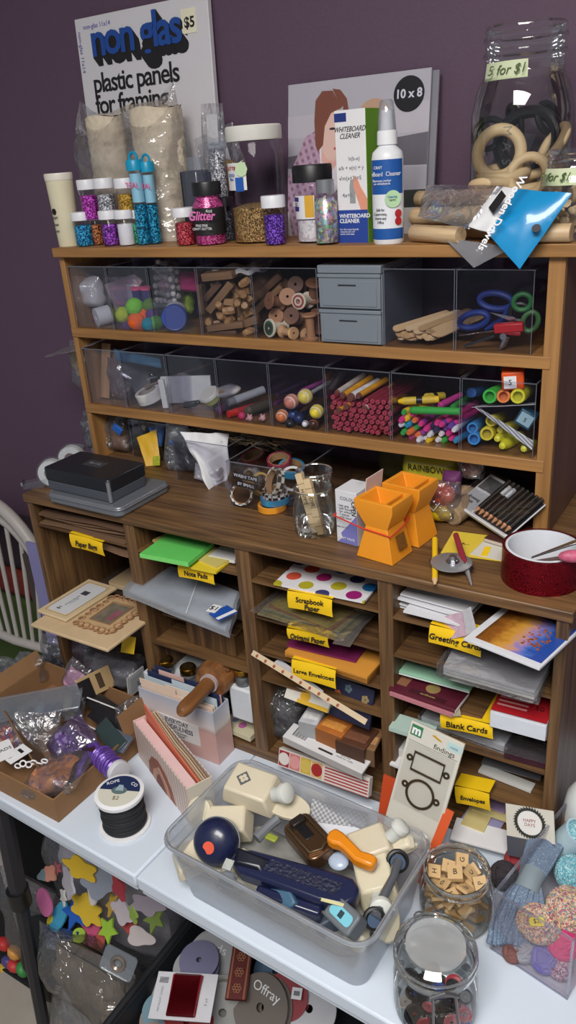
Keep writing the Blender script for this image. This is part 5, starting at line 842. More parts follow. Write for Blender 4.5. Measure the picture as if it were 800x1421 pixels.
# pencil set on tray
tl, tr, br, bl = at(676, 655, z=.066), at(752, 690, z=.064), at(704, 749, z=.016), at(632, 702, z=.024)
t, w_, h_ = card('pencil_set_pack', 'white card tray of black and wood pencils in clear film leaning under the hutch', 'pencil set', bl, br, tl, .003, mat((206, 208, 214), .45), bevel=.001); h_ = min(h_, .14); P('black_panel', MB().box(w_*.35, w_*.99, .006, h_*.99, .003, .0034), INK, t)
P('film', MB().sheet(lambda u, v: (u*w_, v*h_, .013+.004*noise.noise(Vector((u*6, v*6, 2)))), 10, 10, .0004), clear('thin_wrap', (252, 252, 252), .02, .22, .15, wrinkle=.3), t); P('silver_patch', MB().box(.004, w_*.34, h_*.6, h_*.93, .003, .0036), mat((110, 112, 118), .35, .5), t); P('printed_panel', MB().box(.003, w_*.3, h_*.06, h_*.55, .003, .0036), mat((170, 176, 184), .5, var=.2, scale=120), t); text('drawing\nset', .009, INK, t, (w_*.15, h_*.3, .0042), rot=(0, 0, 0))
P('tray_edge', MB().box(0, w_, -.001, .004, 0, .007), mat((206, 208, 212), .4), t)
for k in range(8):
    x = w_*(.37+.082*k); L_ = h_*.97; p2 = T('black_pencil', ('black drawing pencil, wood end out, %s in the white tray' % ('leftmost', 'second from the left', 'third from the left', 'fourth from the left', 'fourth from the right', 'third from the right', 'second from the right', 'rightmost')[k]), 'pencil', t.location+t.rotation_euler.to_matrix() @ Vector((x, .007, .0085)), group='drawing pencils in the tray', rot=(t.rotation_euler.to_matrix() @ Matrix.Rotation(-PI/2, 3, 'X')).to_euler())
    P('barrel', MB().cyl(.0041, L_-.012, .010, 10), BLACK, p2); P('wood_tip', MB().lathe([(.001, 0), (.0041, .010)], 10), mat((196, 140, 104), .6), p2); P('lead', MB().lathe([(0, -.003), (.001, 0)], 8), DKSTEEL, p2)
    if k in (1, 2): P('silver_band', MB().cyl(.0043, .02, .05, 10), mat((170, 172, 178), .4), p2)
# yellow leaflet + cards under it
t, w_, h_ = card('yellow_leaflet', 'yellow and white leaflet lying on the counter behind the circle cutter', 'leaflet', Zc(612, 768, .001), Zc(700, 780, .001), Zc(633, 738, .001), .001, mat((222, 196, 66), .6)); P('white_corner', MB().prism([(w_*.45, h_*.1), (w_, 0), (w_, h_*.9), (w_*.6, h_)], .001, .0014), mat((212, 210, 200), .6), t); P('print', MB().box(w_*.62, w_*.72, h_*.1, h_*.5, .0014, .0018), YELLOW, t); text('A...', .01, INK, t, (w_*.3, h_*.5, .0014), rot=(0, 0, .2))
t, w_, h_ = card('brown_booklet', 'dark brown booklet under the pencil set tray', 'booklet', Zc(672, 752, .0025), Zc(706, 762, .0025), Zc(683, 722, .0025), .008, mat((74, 40, 36), .5), bevel=.001); P('page_block', MB().box(.001, w_-.001, -.0004, 0, .0015, .0065), mat((190, 180, 170), .7), t)
# circle cutter
p0 = Zc(627, 775, .022); t = T('circle_cutter', 'craft circle cutter, steel disc with knob between a yellow pencil and a red knife', 'cutter', (p0.x, p0.y, .0))
P('disc', MB().at(0, 0, .014).lathe([(0, 0), (.029, 0), (.031, .001), (.031, .002), (.029, .003), (.006, .0035)], 40), mat((165, 167, 172), .35, .6), t); P('knob', MB().at(.002, 0, .017).lathe([(.008, 0), (.008, .004), (.0062, .0045), (.0062, .0095), (.005, .0105), (0, .0105)], 8), STEEL, t); P('washer', MB().at(.002, 0, .0165).cyl(.0105, .0015), STEEL, t)
P('arm', MB().at(.0, 0, .0105).box(-.034, .034, -.003, .003, 0, .003), DKSTEEL, t)
def rod2(par, name, pa, pb, za, zb, segs):
    a, b = Zc(*pa, za)-par.location, Zc(*pb, zb)-par.location; L_ = (b-a).length; o = None
    for s in segs:
        q = P(s[0], MB().lathe([(s[3], s[1]*L_), (s[4], s[2]*L_)], 10, cap=True), s[5], par); q.location = a; q.rotation_euler = (b-a).to_track_quat('Z', 'Y').to_euler()
rod2(t, '', (604, 748), (604, 814), .018, .004, [('pencil', 0, .87, .0045, .0045, mat((232, 190, 30), .45)), ('pencil_tip', .87, .97, .0045, .0012, mat((206, 170, 130), .6)), ('pencil_lead', .97, 1, .0012, .0002, INK)])
rod2(t, '', (633, 742), (655, 812), .026, .004, [('knife_handle', 0, .62, .0045, .0055, mat((140, 40, 56), .45)), ('knife_collar', .62, .68, .0058, .0058, STEEL), ('knife_blade', .68, 1, .0045, .0012, mat((200, 200, 206), .3, .7))])
# red holographic tape roll
def holo():
    m, n, l, b = _new('red_holographic_foil'); tc = n.new('ShaderNodeTexCoord'); v = n.new('ShaderNodeTexVoronoi'); v.inputs['Scale'].default_value = 110; v.distance = 'EUCLIDEAN'; l.new(tc.outputs['Object'], v.inputs[0])
    mt = n.new('ShaderNodeMath'); mt.operation = 'SINE'; m2 = n.new('ShaderNodeMath'); m2.operation = 'MULTIPLY'; m2.inputs[1].default_value = 26; l.new(v.outputs['Distance'], m2.inputs[0]); l.new(m2.outputs[0], mt.inputs[0])
    r = n.new('ShaderNodeValToRGB'); r.color_ramp.elements[0].color = lin((104, 6, 22)); r.color_ramp.elements[1].color = lin((176, 22, 44)); r.color_ramp.elements[0].position = .5; l.new(mt.outputs[0], r.inputs[0]); l.new(r.outputs[0], b.inputs['Base Color']); b.inputs['Metallic'].default_value = .75; b.inputs['Roughness'].default_value = .3
    bp = n.new('ShaderNodeBump'); bp.inputs['Strength'].default_value = .25; bp.inputs['Distance'].default_value = .001; l.new(mt.outputs[0], bp.inputs['Height']); l.new(bp.outputs[0], b.inputs['Normal']); return m
R_ = .057; ctr = Vector((1.028, -.135, .0006)); t = T('red_foil_roll', 'wide roll of shiny red holographic foil tape at the counter right end', 'tape', ctr)
P('foil', MB().lathe([(R_-.004, 0), (R_, 0), (R_, .052), (R_-.004, .052)], 60), holo(), t); P('white_core', MB().lathe([(R_-.004, .0), (R_-.0045, .052), (R_-.008, .0525), (R_-.009, .05), (R_-.009, .001)], 60), mat((212, 216, 224), .6), t); text('craft', .007, mat((150, 90, 90), .6), t, (-.018, .0455, .024), rot=(PI/2, 0, .3))
t = T('floral_scissors', 'steel scissors with a pink floral handle resting inside the red foil roll', 'scissors', (0, 0, 0)); a, b = at(738, 775, z=.035), at(800, 752, z=.066); d = (b-a).normalized(); n_ = d.cross(Vector((0, 0, 1))).normalized()
P('blade', MB().hull8([a+n_*.001, b+n_*.009, b-n_*.003+Vector((0, 0, .001)), a-n_*.001], [p+Vector((0, 0, .003)) for p in (a+n_*.001, b+n_*.009, b-n_*.003, a-n_*.001)]), STEEL, t, .0006)
a2, b2_ = at(736, 781, z=.03), at(800, 772, z=.058); P('blade', MB().hull8([a2+n_*.001, b2_+n_*.008, b2_-n_*.004, a2-n_*.001], [p+Vector((0, 0, .003)) for p in (a2+n_*.001, b2_+n_*.008, b2_-n_*.004, a2-n_*.001)]), mat((120, 100, 100), .4, .4), t, .0006)
P('floral_handle', MB().at(*(at(796, 772, z=.064)), 0, 0, .4).ball(.02, .009, .009, 16, 10), mat((190, 90, 120), .5, var=.5, scale=110), t)
# ================================================================ CABINET SLOTS
YF = YC-.0035
LABY = mat((240, 196, 14), .65, var=.04)
def slotlabel(words, tl, tr, h_, label, tilt=0, size=.016, yo=0, dep_=.03):
    """bent yellow tag: a top flap on the shelf and a front flap hanging over its edge"""
    a, b = Q(*tl, YF+yo), Q(*tr, YF+yo); X = b-a; w_ = X.length; t = T('slot_label', label, 'label', a, rot=(0, -math.asin(X.z/w_), math.atan2(X.y, X.x)), group='yellow slot labels')
    P('front_flap', MB().sheet(lambda u, v: (u*w_, -.003*math.sin(v*2.6)-tilt*(1-v), -h_*(1-v)+.002*math.sin(u*3)), 8, 6, .0004), LABY, t); P('top_flap', MB().box(0, w_, 0, dep_, .0012, .0018), LABY, t)
    for i, q in enumerate(words): text(q, size, INK, t, (w_*.5+.004*i, -.0048-tilt*(.35+.4*i/len(words)), -h_*(.5 if len(words) == 1 else .32+.38*i)), rot=(PI/2+math.atan2(tilt, h_), -.06, 0), shear=.3, bold=.0003, sx=.8)
    return t
def flat(name, label, cat, z, bl, br, tl, th, m, **kw): return card(name, label, cat, at(*bl, z=z), at(*br, z=z), at(*tl, z=z), th, m, **kw)
ENV = mat((216, 217, 222), .7, var=.03)
# ---- column 1
KB = [mat(c_, .85, var=.12) for c_ in ((112, 84, 62), (96, 70, 52), (126, 96, 72))]
for k in range(5):
    z = -.0655+.0062*k; S('paper_bag', MB().sheet(lambda u, v: ((u-.5)*.232, v*.2, .003*math.sin(u*5+k)*(1-v)+.0015*math.sin(v*9)), 12, 6, .0035), KB[k % 3], ('brown paper bag at the bottom of the top left slot', 'brown paper bag second from the bottom of the left stack', 'brown paper bag in the middle of the left stack', 'brown paper bag second from the top of the left stack', 'crumpled brown paper bag on top of the left stack')[k], 'paper bag', (.147+.004*math.sin(k*2), -.208+.004*((k*3) % 4), z+.004), rz=.02*math.sin(k*3), group='brown paper bags')
slotlabel(['Paper Bags'], (97, 740), (143, 753), .03, 'yellow slot label reading Paper Bags', size=.017)
S('paper_bag', MB().sheet(lambda u, v: ((u-.5)*.13, v*.16, .004*math.sin(u*6)), 10, 6, .016), KB[2], 'folded brown paper bag bundle hanging below the left top shelf', 'paper bag', (.205, -.19, -.088), rz=.05)
S('paper_bag', MB().sheet(lambda u, v: ((u-.5)*.09, v*.15, .003*math.sin(u*6)), 10, 6, .008), KB[1], 'thin darker paper bag bundle just under the first left shelf', 'paper bag', (.215, -.19, -.0735), rz=-.03)
# wooden frames sticking out
CV = [(43, 868), (150, 906), (190, 852), (125, 800)]; ZFm = -.238
t, w_, h_ = card('wooden_plaque', 'large pale rounded wooden board sticking out of the left column', 'board', at(43, 870, z=ZFm), at(150, 906, z=ZFm), at(96, 815, z=ZFm), .007, BALSA, bevel=.002); h_ = .16
LOC = lambda o, p_: o.location+o.rotation_euler.to_matrix() @ Vector(p_)
zt = ZFm+.0085
t2, w_, h_ = card('small_wood_frame', 'small pale frame with white paper insert lying on the wooden board, left one', 'frame', at(52, 850, z=zt), at(92, 864, z=zt), at(110, 802, z=zt), .006, mat((206, 184, 146), .6), bevel=.0015)
P('paper_insert', MB().prism([(w_*.16+(w_*.68)*(x), h_*.1+h_*.8*y) for x, y in ((0, .06), (.1, 0), (.9, 0), (1, .06), (1, .94), (.9, 1), (.1, 1), (0, .94))], .006, .0066), mat((206, 206, 210), .6), t2); P('rim', MB().tube([(w_*.14, h_*.08, .006), (w_*.86, h_*.08, .006), (w_*.86, h_*.92, .006), (w_*.14, h_*.92, .006)], .0009, 6, True), mat((150, 120, 84), .6), t2)
P('dark_tab', MB().box(w_*.4, w_*.6, h_*.6, h_*.7, .0066, .0071), mat((60, 62, 74), .6), t2); text('PHOTO FRAME\n4 x 6 inch', .006, GREY, t2, (w_*.5, h_*.42, .007), rot=(0, 0, PI/2)); text('$1', .012, INK, t2, (w_*.42, h_*.2, .007), rot=(0, 0, PI/2))
t3, w_, h_ = card('carved_wood_frame', 'carved scroll edged wooden frame lying beside the small frame', 'frame', at(106, 866, z=zt), at(152, 880, z=zt), at(146, 826, z=zt), .004, mat((190, 160, 120), .7), bevel=.0008)
mb = MB()
for k in range(26):
    u = k/26*4; s_ = int(u); f = u-s_; x, y = ((f*w_, 0), (w_, f*h_), ((1-f)*w_, h_), (0, (1-f)*h_))[s_]; mb.at(x, y, .004).torus(.0052+.0015*(k % 3), .0016, 12, 6)
P('carved_scrolls', mb, mat((158, 116, 80), .7, var=.2), t3); P('photo_insert', MB().box(w_*.22, w_*.78, h_*.2, h_*.8, .004, .0046), mat((120, 110, 96), .5, var=.6, scale=60), t3); P('pink_print', MB().box(w_*.55, w_*.72, h_*.3, h_*.62, .0046, .005), mat((150, 90, 104), .5, var=.4, scale=90), t3); P('inner_rim', MB().tube([(w_*.2, h_*.18, .005), (w_*.8, h_*.18, .005), (w_*.8, h_*.82, .005), (w_*.2, h_*.82, .005)], .0014, 6, True), mat((150, 112, 76), .6), t3)
S('wooden_plaque', MB().prism(rr(.15, .22, .012), 0, .01), BALSA, 'second pale wooden board at the back under the frames', 'board', (.16, .0, ZFm-.012), bevel=.001)
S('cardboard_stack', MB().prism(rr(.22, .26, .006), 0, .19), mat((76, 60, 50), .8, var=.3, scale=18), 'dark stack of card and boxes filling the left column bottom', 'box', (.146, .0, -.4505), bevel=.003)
t, w_, h_ = card('yellow_flap', 'yellow slot label flap hanging low at the left divider', 'label', Q(168, 905, YF-.01), Q(186, 908, YF-.02), Q(186, 884, YF), .001, LABY)
# ---- column 2
t, w_, h_ = flat('green_paper_pad', 'pad of bright green paper sticking out of the second column top slot', 'paper', -.058, (195, 774), (262, 787), (222, 745), .009, mat((96, 196, 92), .7), bevel=.0006); P('edge_pages', MB().box(-.0003, w_, -.0004, 0, .0005, .0085), mat((120, 210, 110), .8, var=.2, scale=400), t)
flat('yellow_paper_pad', 'pale yellow pad beneath the green one', 'paper', -.066, (212, 752), (300, 790), (240, 738), .005, mat((206, 190, 110), .7)); flat('yellow_paper', 'bright yellow sheet lying right of the green pad above Note Pads', 'paper', -.0685, (262, 789), (300, 797), (292, 762), .004, mat((222, 196, 40), .7))
flat('white_notepad', 'white notepad edge at the right of the top slot behind the yellow sheet', 'paper', -.066, (290, 775), (326, 782), (300, 760), .006, PAPER)
slotlabel(['Note Pads'], (248, 782), (298, 793), .025, 'yellow slot label reading Note Pads', size=.016, tilt=.004)
pz = -.145; pouch = T('plastic_pouch', 'large milky plastic pouch of clear sheets sticking out of the second column', 'pouch', (0, 0, 0)); A, Bq, Cq, D = at(170, 818, z=pz), at(318, 876, z=pz-.02), at(334, 822, z=pz), at(214, 776, z=pz)
VEL = clear('pouch_film', (248, 250, 252), .1, .5, .12, haze=.45, hazec=(205, 211, 220), wrinkle=.3)
P('film', MB().sheet(quad(A, Bq, Cq, D, bulge=.004, seed=2, amp=.006), 14, 10, .014), VEL, pouch, smooth=60)
for k, lab in enumerate(((198, 203, 212), (206, 210, 216))): P('clear_sheet', MB().sheet(quad(A+Vector((.01, .006, -.003-.004*k)), Bq+Vector((-.012, .006, -.002-.004*k)), Cq+Vector((-.008, 0, -.003-.004*k)), D+Vector((.006, 0, -.003-.004*k)), seed=2, amp=.004), 6, 6, .002), mat(lab, .4), pouch)
P('fold_line', MB().tube([A.lerp(Bq, .62)+Vector((0, 0, .003)), D.lerp(Cq, .55)+Vector((0, 0, .003))], .0008, 5), WHITE, pouch)
t, w_, h_ = card('blue_card_sheet', 'blue and white printed card inside the pouch at its right corner', 'card', at(304, 862, z=pz+.003), at(330, 850, z=pz+.003), at(318, 840, z=pz+.003), .002, mat((32, 80, 170), .45)); P('white_band', MB().box(0, w_, h_*.05, h_*.3, .002, .0025), WHITE, t)
t, w_, h_ = card('price_sticker', 'small white price sticker on the milky pouch', 'sticker', at(286, 848, z=pz+.006), at(298, 851, z=pz+.006), at(294, 838, z=pz+.006), .0006, WHITE); text('$1', h_*.7, INK, t, (w_*.5, h_*.5, .001), rot=(0, 0, 0))
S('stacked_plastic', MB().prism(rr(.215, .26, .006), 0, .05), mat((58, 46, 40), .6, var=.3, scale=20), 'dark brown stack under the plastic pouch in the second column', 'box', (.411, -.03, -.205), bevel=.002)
cbx = T('wood_riser', 'dark oak block shelf insert inside the second column', 'insert', (.395, -.13, -.2755)); P('top', MB().box(-.09, .09, -.05, .15, .048, .052), CABX, cbx); P('front', MB().box(-.03, .085, -.05, -.046, 0, .048), CABZ, cbx); P('side', MB().box(.081, .085, -.046, .15, 0, .048), CABZ, cbx)
FOAM = mat((206, 210, 216), .8, var=.06, scale=70, bump=.3)
t = T('foam_block', 'white foam packing block holding two gold lidded jars, second column', 'foam', (.3,-.2,-.4)); a, b, c_ = Q(203, 948, -.2), Q(276, 982, -.2), Q(203, 915, -.2); t.location = (a.x, -.205, -.40)
P('block', MB().box(0, .165, 0, .1, -.052, .035), FOAM, t, .004); P('base', MB().box(.02, .165, .012, .1, -.0515, -.02), FOAM, t, .003)
S('foam_block', MB().box(0, .05, 0, .1, 0, .075), FOAM, 'white foam block at the right of the second column below the rolling pin', 'foam', (.475, -.208, -.40), bevel=.004)
for px, py, lab in ((230, 922, 'left small jar with gold lid in the white foam'), (262, 935, 'right small jar with gold lid in the white foam'), (338, 942, 'small jar with gold lid at the right under the rolling pin')):
    p_ = Q(px, py, -.187); r_ = .017; t = T('gold_lid_jar', lab, 'jar', (p_.x, -.187, -.3645 if px < 300 else -.3245), group='small gold lidded jars'); P('glass', MB().lathe([(0, 0), (r_*.95, 0), (r_, .004), (r_, .02), (r_*.85, .026)], 24), GLASS, t); P('contents', MB().at(z=.001).cyl(r_*.9, .014), mat((150, 150, 154), .6), t); P('lid', MB().lathe([(r_*.9, .024), (r_*.98, .024), (r_*.98, .033), (r_*.9, .035), (0, .034)], 26), BRASS, t); P('dark_disc', MB().at(z=.0352).cyl(r_*.7, .0004), mat((70, 56, 30), .4, .6), t)  # darker brown disc on top of each gold lid
t, w_, h_ = flat('floral_paper_pad', 'pad of pale floral paper on the second column floor', 'paper', -.444, (306, 1012), (348, 1030), (305, 990), .012, mat((196, 190, 160), .7), bevel=.0006); P('pink_flower', MB().at(w_*.55, h_*.55, .0122).cyl(.009, .0004, 0, 9), mat((176, 96, 150), .6, var=.3, scale=200), t); P('lilac_leaf', MB().at(w_*.25, h_*.7, .0122).cyl(.007, .0004, 0, 7), mat((130, 130, 170), .6), t)
# rolling pin
RPW = wood('rolling_pin_wood', (92, 56, 30), (156, 104, 58), 2, 60, .45); a, b = at(252, 987, z=-.275), at(352, 890, z=-.165); d = (b-a); L_ = d.length
a = Q(252, 988, -.33); b = Q(344, 893, -.08); d = b-a; L_ = d.length; RPq = d.to_track_quat('Z', 'Y').to_euler(); t = T('rolling_pin', 'carved wooden rolling pin poking out of the second column', 'rolling pin', a, rot=RPq); kk = L_/.30
P('handle', MB().lathe([(0, -.006), (.008, -.004), (.0125, .003), (.0145, .015), (.0135, .05), (.0145, .085), (.015, .098)], 26), RPW, t); P('collar', MB().at(z=.094).lathe([(.0145, 0), (.0185, 0), (.0185, .008), (.0145, .008)], 26), mat((176, 160, 160), .5), t); P('roller', MB().lathe([(.013, .1), (.033, .103), (.036, .112), (.036, .3), (0, .3)], 34), RPW, t)
mb = MB()
for k in range(26):
    a_ = k*2.4; z = .118+.0045*k; mb.at(.0361*math.cos(a_), .0361*math.sin(a_), z, 0, PI/2, a_).torus(.006+.002*(k % 3), .0008, 10, 4)
P('carved_pattern', mb, mat((70, 34, 18), .5), t)
S('brown_bag', MB().bag(.09, .16, .06, 61, .2), mat((92, 68, 56), .7, var=.3, scale=30), 'brown crumpled bag behind the rolling pin', 'bag', Q(320, 930, -.12)+Vector((.0, 0, -.06)), rot=(0, .5, 0))
# ---- column 3
def dots():
    m, n, l, b = _new('dotted_paper'); tc = n.new('ShaderNodeTexCoord'); mp = n.new('ShaderNodeMapping'); mp.inputs['Scale'].default_value = (26, 26, 0); mp.inputs['Rotation'].default_value = (0, 0, .5); l.new(tc.outputs['Object'], mp.inputs[0]); v = n.new('ShaderNodeTexVoronoi'); v.inputs['Scale'].default_value = 1; v.inputs['Randomness'].default_value = .12; l.new(mp.outputs[0], v.inputs[0])
    lt = n.new('ShaderNodeMath'); lt.operation = 'LESS_THAN'; lt.inputs[1].default_value = .35; l.new(v.outputs['Distance'], lt.inputs[0]); sx = n.new('ShaderNodeSeparateColor'); l.new(v.outputs['Color'], sx.inputs[0]); r = n.new('ShaderNodeValToRGB'); r.color_ramp.interpolation = 'CONSTANT'; cs_ = [(170, 36, 110), (30, 110, 170), (206, 84, 60), (176, 166, 40), (150, 30, 110), (60, 60, 110)]
    e0 = r.color_ramp.elements; e0[0].color = lin(cs_[0]); e0[1].position = .2; e0[1].color = lin(cs_[1])
    for i in range(2, 6): e = e0.new(.2+.16*(i-1)); e.color = lin(cs_[i])
    l.new(sx.outputs[0], r.inputs[0]); mx = n.new('ShaderNodeMix'); mx.data_type = 'RGBA'; mx.inputs[6].default_value = lin((222, 220, 224)); l.new(r.outputs[0], mx.inputs[7]); l.new(lt.outputs[0], mx.inputs[0]); l.new(mx.outputs[2], b.inputs['Base Color']); b.inputs['Roughness'].default_value = .5; return m
t, w_, h_ = flat('dotted_scrapbook_paper', 'white scrapbook paper with big bright dots in the third column top slot', 'paper', -.071, (380, 812), (506, 838), (422, 773), .004, dots())
slotlabel(['Scrapbook', 'Paper'], (400, 819), (462, 832), .031, 'yellow slot label reading Scrapbook Paper', size=.0155, tilt=.004)
z0 = -.1465
for k, (c_, dx, lab) in enumerate((((190, 176, 120), 0, 'pale cream origami sheet at the bottom of the pack'), ((206, 190, 50), 6, 'yellow green origami sheet in the pack'), ((90, 130, 130), 3, 'teal origami sheet in the pack'), ((190, 180, 110), 1, 'straw coloured origami sheet in the pack'), ((176, 96, 60), 7, 'rust orange origami sheet in the pack'), ((214, 190, 60), 9, 'yellow origami sheet on top of the pack'))): flat('origami_paper', lab, 'paper', z0+.002+.0032*k, (358+dx+2*k, 853-2.6*k), (478-dx*1.2-2*k, 888-3*k), (398+dx, 822-2*k), .0028, mat(c_, .6), group='origami sheets')
t = T('origami_sleeve', 'clear plastic sleeve around the origami sheets', 'sleeve', (0, 0, 0)); P('film', MB().sheet(quad(at(346, 848, z=z0+.026), at(480, 893, z=z0+.026), at(522, 853, z=z0+.026), at(390, 815, z=z0+.026), seed=7, amp=.004), 10, 8, .0006), BAG, t); flat('grey_card', 'grey translucent card at the right of the origami pack', 'card', z0+.001, (462, 893), (486, 898), (512, 862), .001, mat((126, 118, 112), .5))
slotlabel(['Origami Paper'], (399, 871), (456, 884), .021, 'yellow slot label reading Origami Paper', size=.0145, yo=-.014)
for k in range(5): flat('orange_envelope', 'large orange envelope in the stack, %s' % ('lowest', 'second from the bottom', 'middle one', 'second from the top', 'topmost under the purple envelope')[k], 'envelope', -.222+.0052*k, (396, 911-1.2*k+k % 2), (510, 949-1.5*k), (440, 880-1.5*k), .0045, mat((214, 146, 56), .7, var=.04), group='large orange envelopes')
flat('purple_envelope', 'plum purple envelope on top of the orange envelopes', 'envelope', -.1955, (398, 897), (494, 920), (450, 868), .004, mat((120, 32, 84), .6)); ballthing('pink_gem', 'little pink plastic gem lying on the shelf left of the orange envelopes', 'gem', 378, 903, 7, -.19, mat((206, 80, 130), .3), sq=.5)
slotlabel(['Large Envelopes'], (406, 914), (467, 930), .034, 'yellow slot label reading Large Envelopes', size=.0155, tilt=.006, yo=-.012)
# ticket strip
a, b = Q(349, 908, -.235), Q(509, 1006, -.262); t, w_, h_ = card('leaf_ticket_strip', 'long tan strip printed with red leaves slanting down the third column', 'strip', Q(349, 909, -.235), Q(507, 1006, -.262), Q(349, 900, -.228), .0015, mat((198, 178, 146), .6))
h_ = .028
for k in range(10):
    s_ = P('printed_leaf', MB().at(w_*(.06+.1*k), .004, .0017).lathe([(.0, 0), (.0032, 0), (.0032, .0003)], 12), mat((150, 70, 50), .6), t); s_.scale = (.8, 1, 1)
bl_, br_, tl_ = Q(349, 909, -.235), Q(507, 1006, -.262), Q(353, 896, -.228)
t, w_, h_ = card('navy_floral_pack', 'navy paper pack with orange flowers behind the tan strip', 'paper', Q(448, 985, -.19), Q(515, 1012, -.2), Q(470, 938, -.17), .006, mat((36, 38, 66), .5, var=.3, scale=50))
for x, y, c_ in ((.3, .6, (190, 96, 50)), (.65, .45, (180, 90, 50)), (.5, .82, (90, 110, 120)), (.85, .7, (150, 130, 90)), (.2, .3, (110, 130, 90))):
    for q in range(5): P('flower_petal', MB().at(w_*x+.0045*math.cos(q*1.256), h_*y+.0045*math.sin(q*1.256), .0061).cyl(.0035, .0004, 0, 8), mat(c_, .6), t)
t, w_, h_ = card('white_envelope_pack', 'white packet with yellow blobs slanting under the tan strip', 'packet', Q(396, 968, -.215), Q(456, 990, -.225), Q(408, 952, -.2), .004, mat((212, 206, 196), .6)); P('yellow_print', MB().at(w_*.45, h_*.6, .0042).lathe([(0, 0), (.011, 0), (.011, .0004)], 14), mat((214, 164, 40), .6), t); P('yellow_band', MB().box(w_*.3, w_, 0, h_*.3, .004, .0046), mat((206, 166, 46), .6), t)
t, w_, h_ = card('striped_leaflet', 'pale folded leaflet bulging under the tan strip', 'leaflet', Q(378, 922, -.215), Q(440, 968, -.235), Q(395, 920, -.2), .002, mat((190, 190, 196), .6))
abag('clear_bag', 'crinkled clear bag in the bottom of the third column', 398, 1000, -.15, .11, .12, .08, CRINK, 71, ('contents', mat((96, 92, 92), .6, var=.5, scale=50)), .3, zz=-.45)
# boxes low in column 3
t, w_, h_ = card('white_barcode_card', 'long white hanging card with barcode lying face up at the column foot', 'card', at(393, 1024, z=-.375), at(503, 1076, z=-.385), at(405, 1004, z=-.37), .005, mat((214, 213, 214), .5), bevel=.0006)
mb = MB(); [mb.box(w_*.08+.0022*k, w_*.08+.0022*k+.0008+.0006*(k % 3 == 0), h_*.3, h_*.85, .005, .0054) for k in range(13)]; P('barcode', mb, INK, t); P('hang_slot', MB().prism(rr(.03, .004, .0019), .005, .0055), mat((40, 40, 42), .6), t, loc=(w_*.52, h_*.25, 0)); text('scrapbooking kit\nchipboard shapes\nacid free\nmade for crafts', .0055, GREY, t, (w_*.75, h_*.5, .0053), rot=(0, 0, 0)); P('side_edge', MB().box(0, w_, -.0006, 0, -.012, .004), mat((196, 192, 190), .6), t)
S('card_pack_box', MB().box(0, .13, 0, .06, 0, .05), mat((130, 90, 66), .6, var=.2), 'brown box standing under the white barcode card', 'box', (.63, -.2, -.4505), bevel=.001)
for nm_, lab, bl, br, tl, z, c_, th in (('chocolate_card', 'orange and cream printed pack in the low third column', (438, 1016), (474, 1030), (450, 990), -.352, (186, 110, 50), .01), ('chocolate_card', 'dark brown printed pack right of the orange one', (466, 1032), (506, 1046), (484, 1004), -.355, (92, 58, 42), .008), ('white_blister', 'white plastic tray pack at the left of the orange pack', (415, 1008), (440, 1014), (428, 984), -.35, (198, 200, 204), .012), ('tan_pack', 'tan ribbed pack at the right end under the floral pack', (496, 1040), (520, 1046), (515, 1012), -.358, (140, 104, 70), .006)):
    t, w_, h_ = flat(nm_, lab, 'pack', z, bl, br, tl, th, mat(c_, .5, var=.25, scale=60), bevel=.001); P('printed_band', MB().box(w_*.1, w_*.9, h_*.25, h_*.6, th, th+.0004), mat(tuple(min(255, int(v*1.35+10)) for v in c_), .5, var=.4, scale=120), t); P('side_panel', MB().box(0, w_, -.0005, 0, -.03, th), mat(tuple(int(v*.8) for v in c_), .6), t)
# round sticker strip
t, w_, h_ = card('sticker_roll_box', 'long flat pack of round stickers in red, pink and yellow at the column foot', 'stickers', Q(391, 1060, -.222), Q(516, 1104, -.232), Q(398, 1037, -.21), .012, mat((214, 206, 200), .5), bevel=.0006)
cols = [((150, 40, 50), (216, 210, 206)), ((196, 120, 120), (214, 150, 150)), ((196, 170, 60), (206, 180, 90)), ((206, 170, 110), (160, 40, 40))]
for k, (c1, c2) in enumerate(cols): P('square', MB().box(w_*(.01+.125*k), w_*(.125+.125*k), h_*.08, h_*.92, .012, .0124), mat(c1, .5), t); P('round_sticker', MB().at(w_*(.068+.125*k), h_*.5, .0124).cyl(h_*.34, .0006), mat(c2, .5), t)
mb = MB(); [mb.box(w_*.53, w_*.99, h_*(.12+.16*k), h_*(.19+.16*k), .012, .0124) for k in range(5)]; P('red_lines', mb, mat((170, 60, 66), .5), t); P('red_edge', MB().box(w_*.52, w_, -.0008, 0, .0, .012), mat((160, 50, 56), .5), t)
# ---- column 4
WP = [(555, 843, 628, 862, 580, 806), (550, 838, 645, 866, 585, 805), (560, 850, 640, 870, 590, 812), (552, 832, 640, 858, 575, 800), (556, 826, 652, 852, 588, 798)]
for k, q in enumerate(WP): flat('white_envelope', 'white envelope in the Greeting Cards slot, %s' % ('lowest of the stack', 'second lowest, longest', 'middle one set back', 'second from top', 'topmost')[k], 'envelope', -.0775+.0065*k, (q[0], q[1]), (q[2], q[3]), (q[4], q[5]), .003, ENV, group='white envelopes')
flat('long_white_envelope', 'white envelope poking out at the right over the envelope stack', 'envelope', -.04, (618, 826), (662, 836), (640, 800), .003, ENV)
t, w_, h_ = card('pink_floral_card', 'pale pink floral card standing slanted at the slot front', 'card', Q(622, 888, -.218), Q(648, 882, -.222), Q(615, 856, -.2), .0015, mat((186, 158, 172), .6, var=.3, scale=110)); t, w_, h_ = card('grey_floral_card', 'grey white card beside the pink floral card', 'card', Q(644, 884, -.219), Q(662, 874, -.225), Q(644, 848, -.2), .0015, mat((186, 186, 192), .6, var=.2, scale=110))
slotlabel(['Greeting Cards'], (598, 866), (671, 887), .03, 'yellow slot label reading Greeting Cards', size=.0165, tilt=.004)
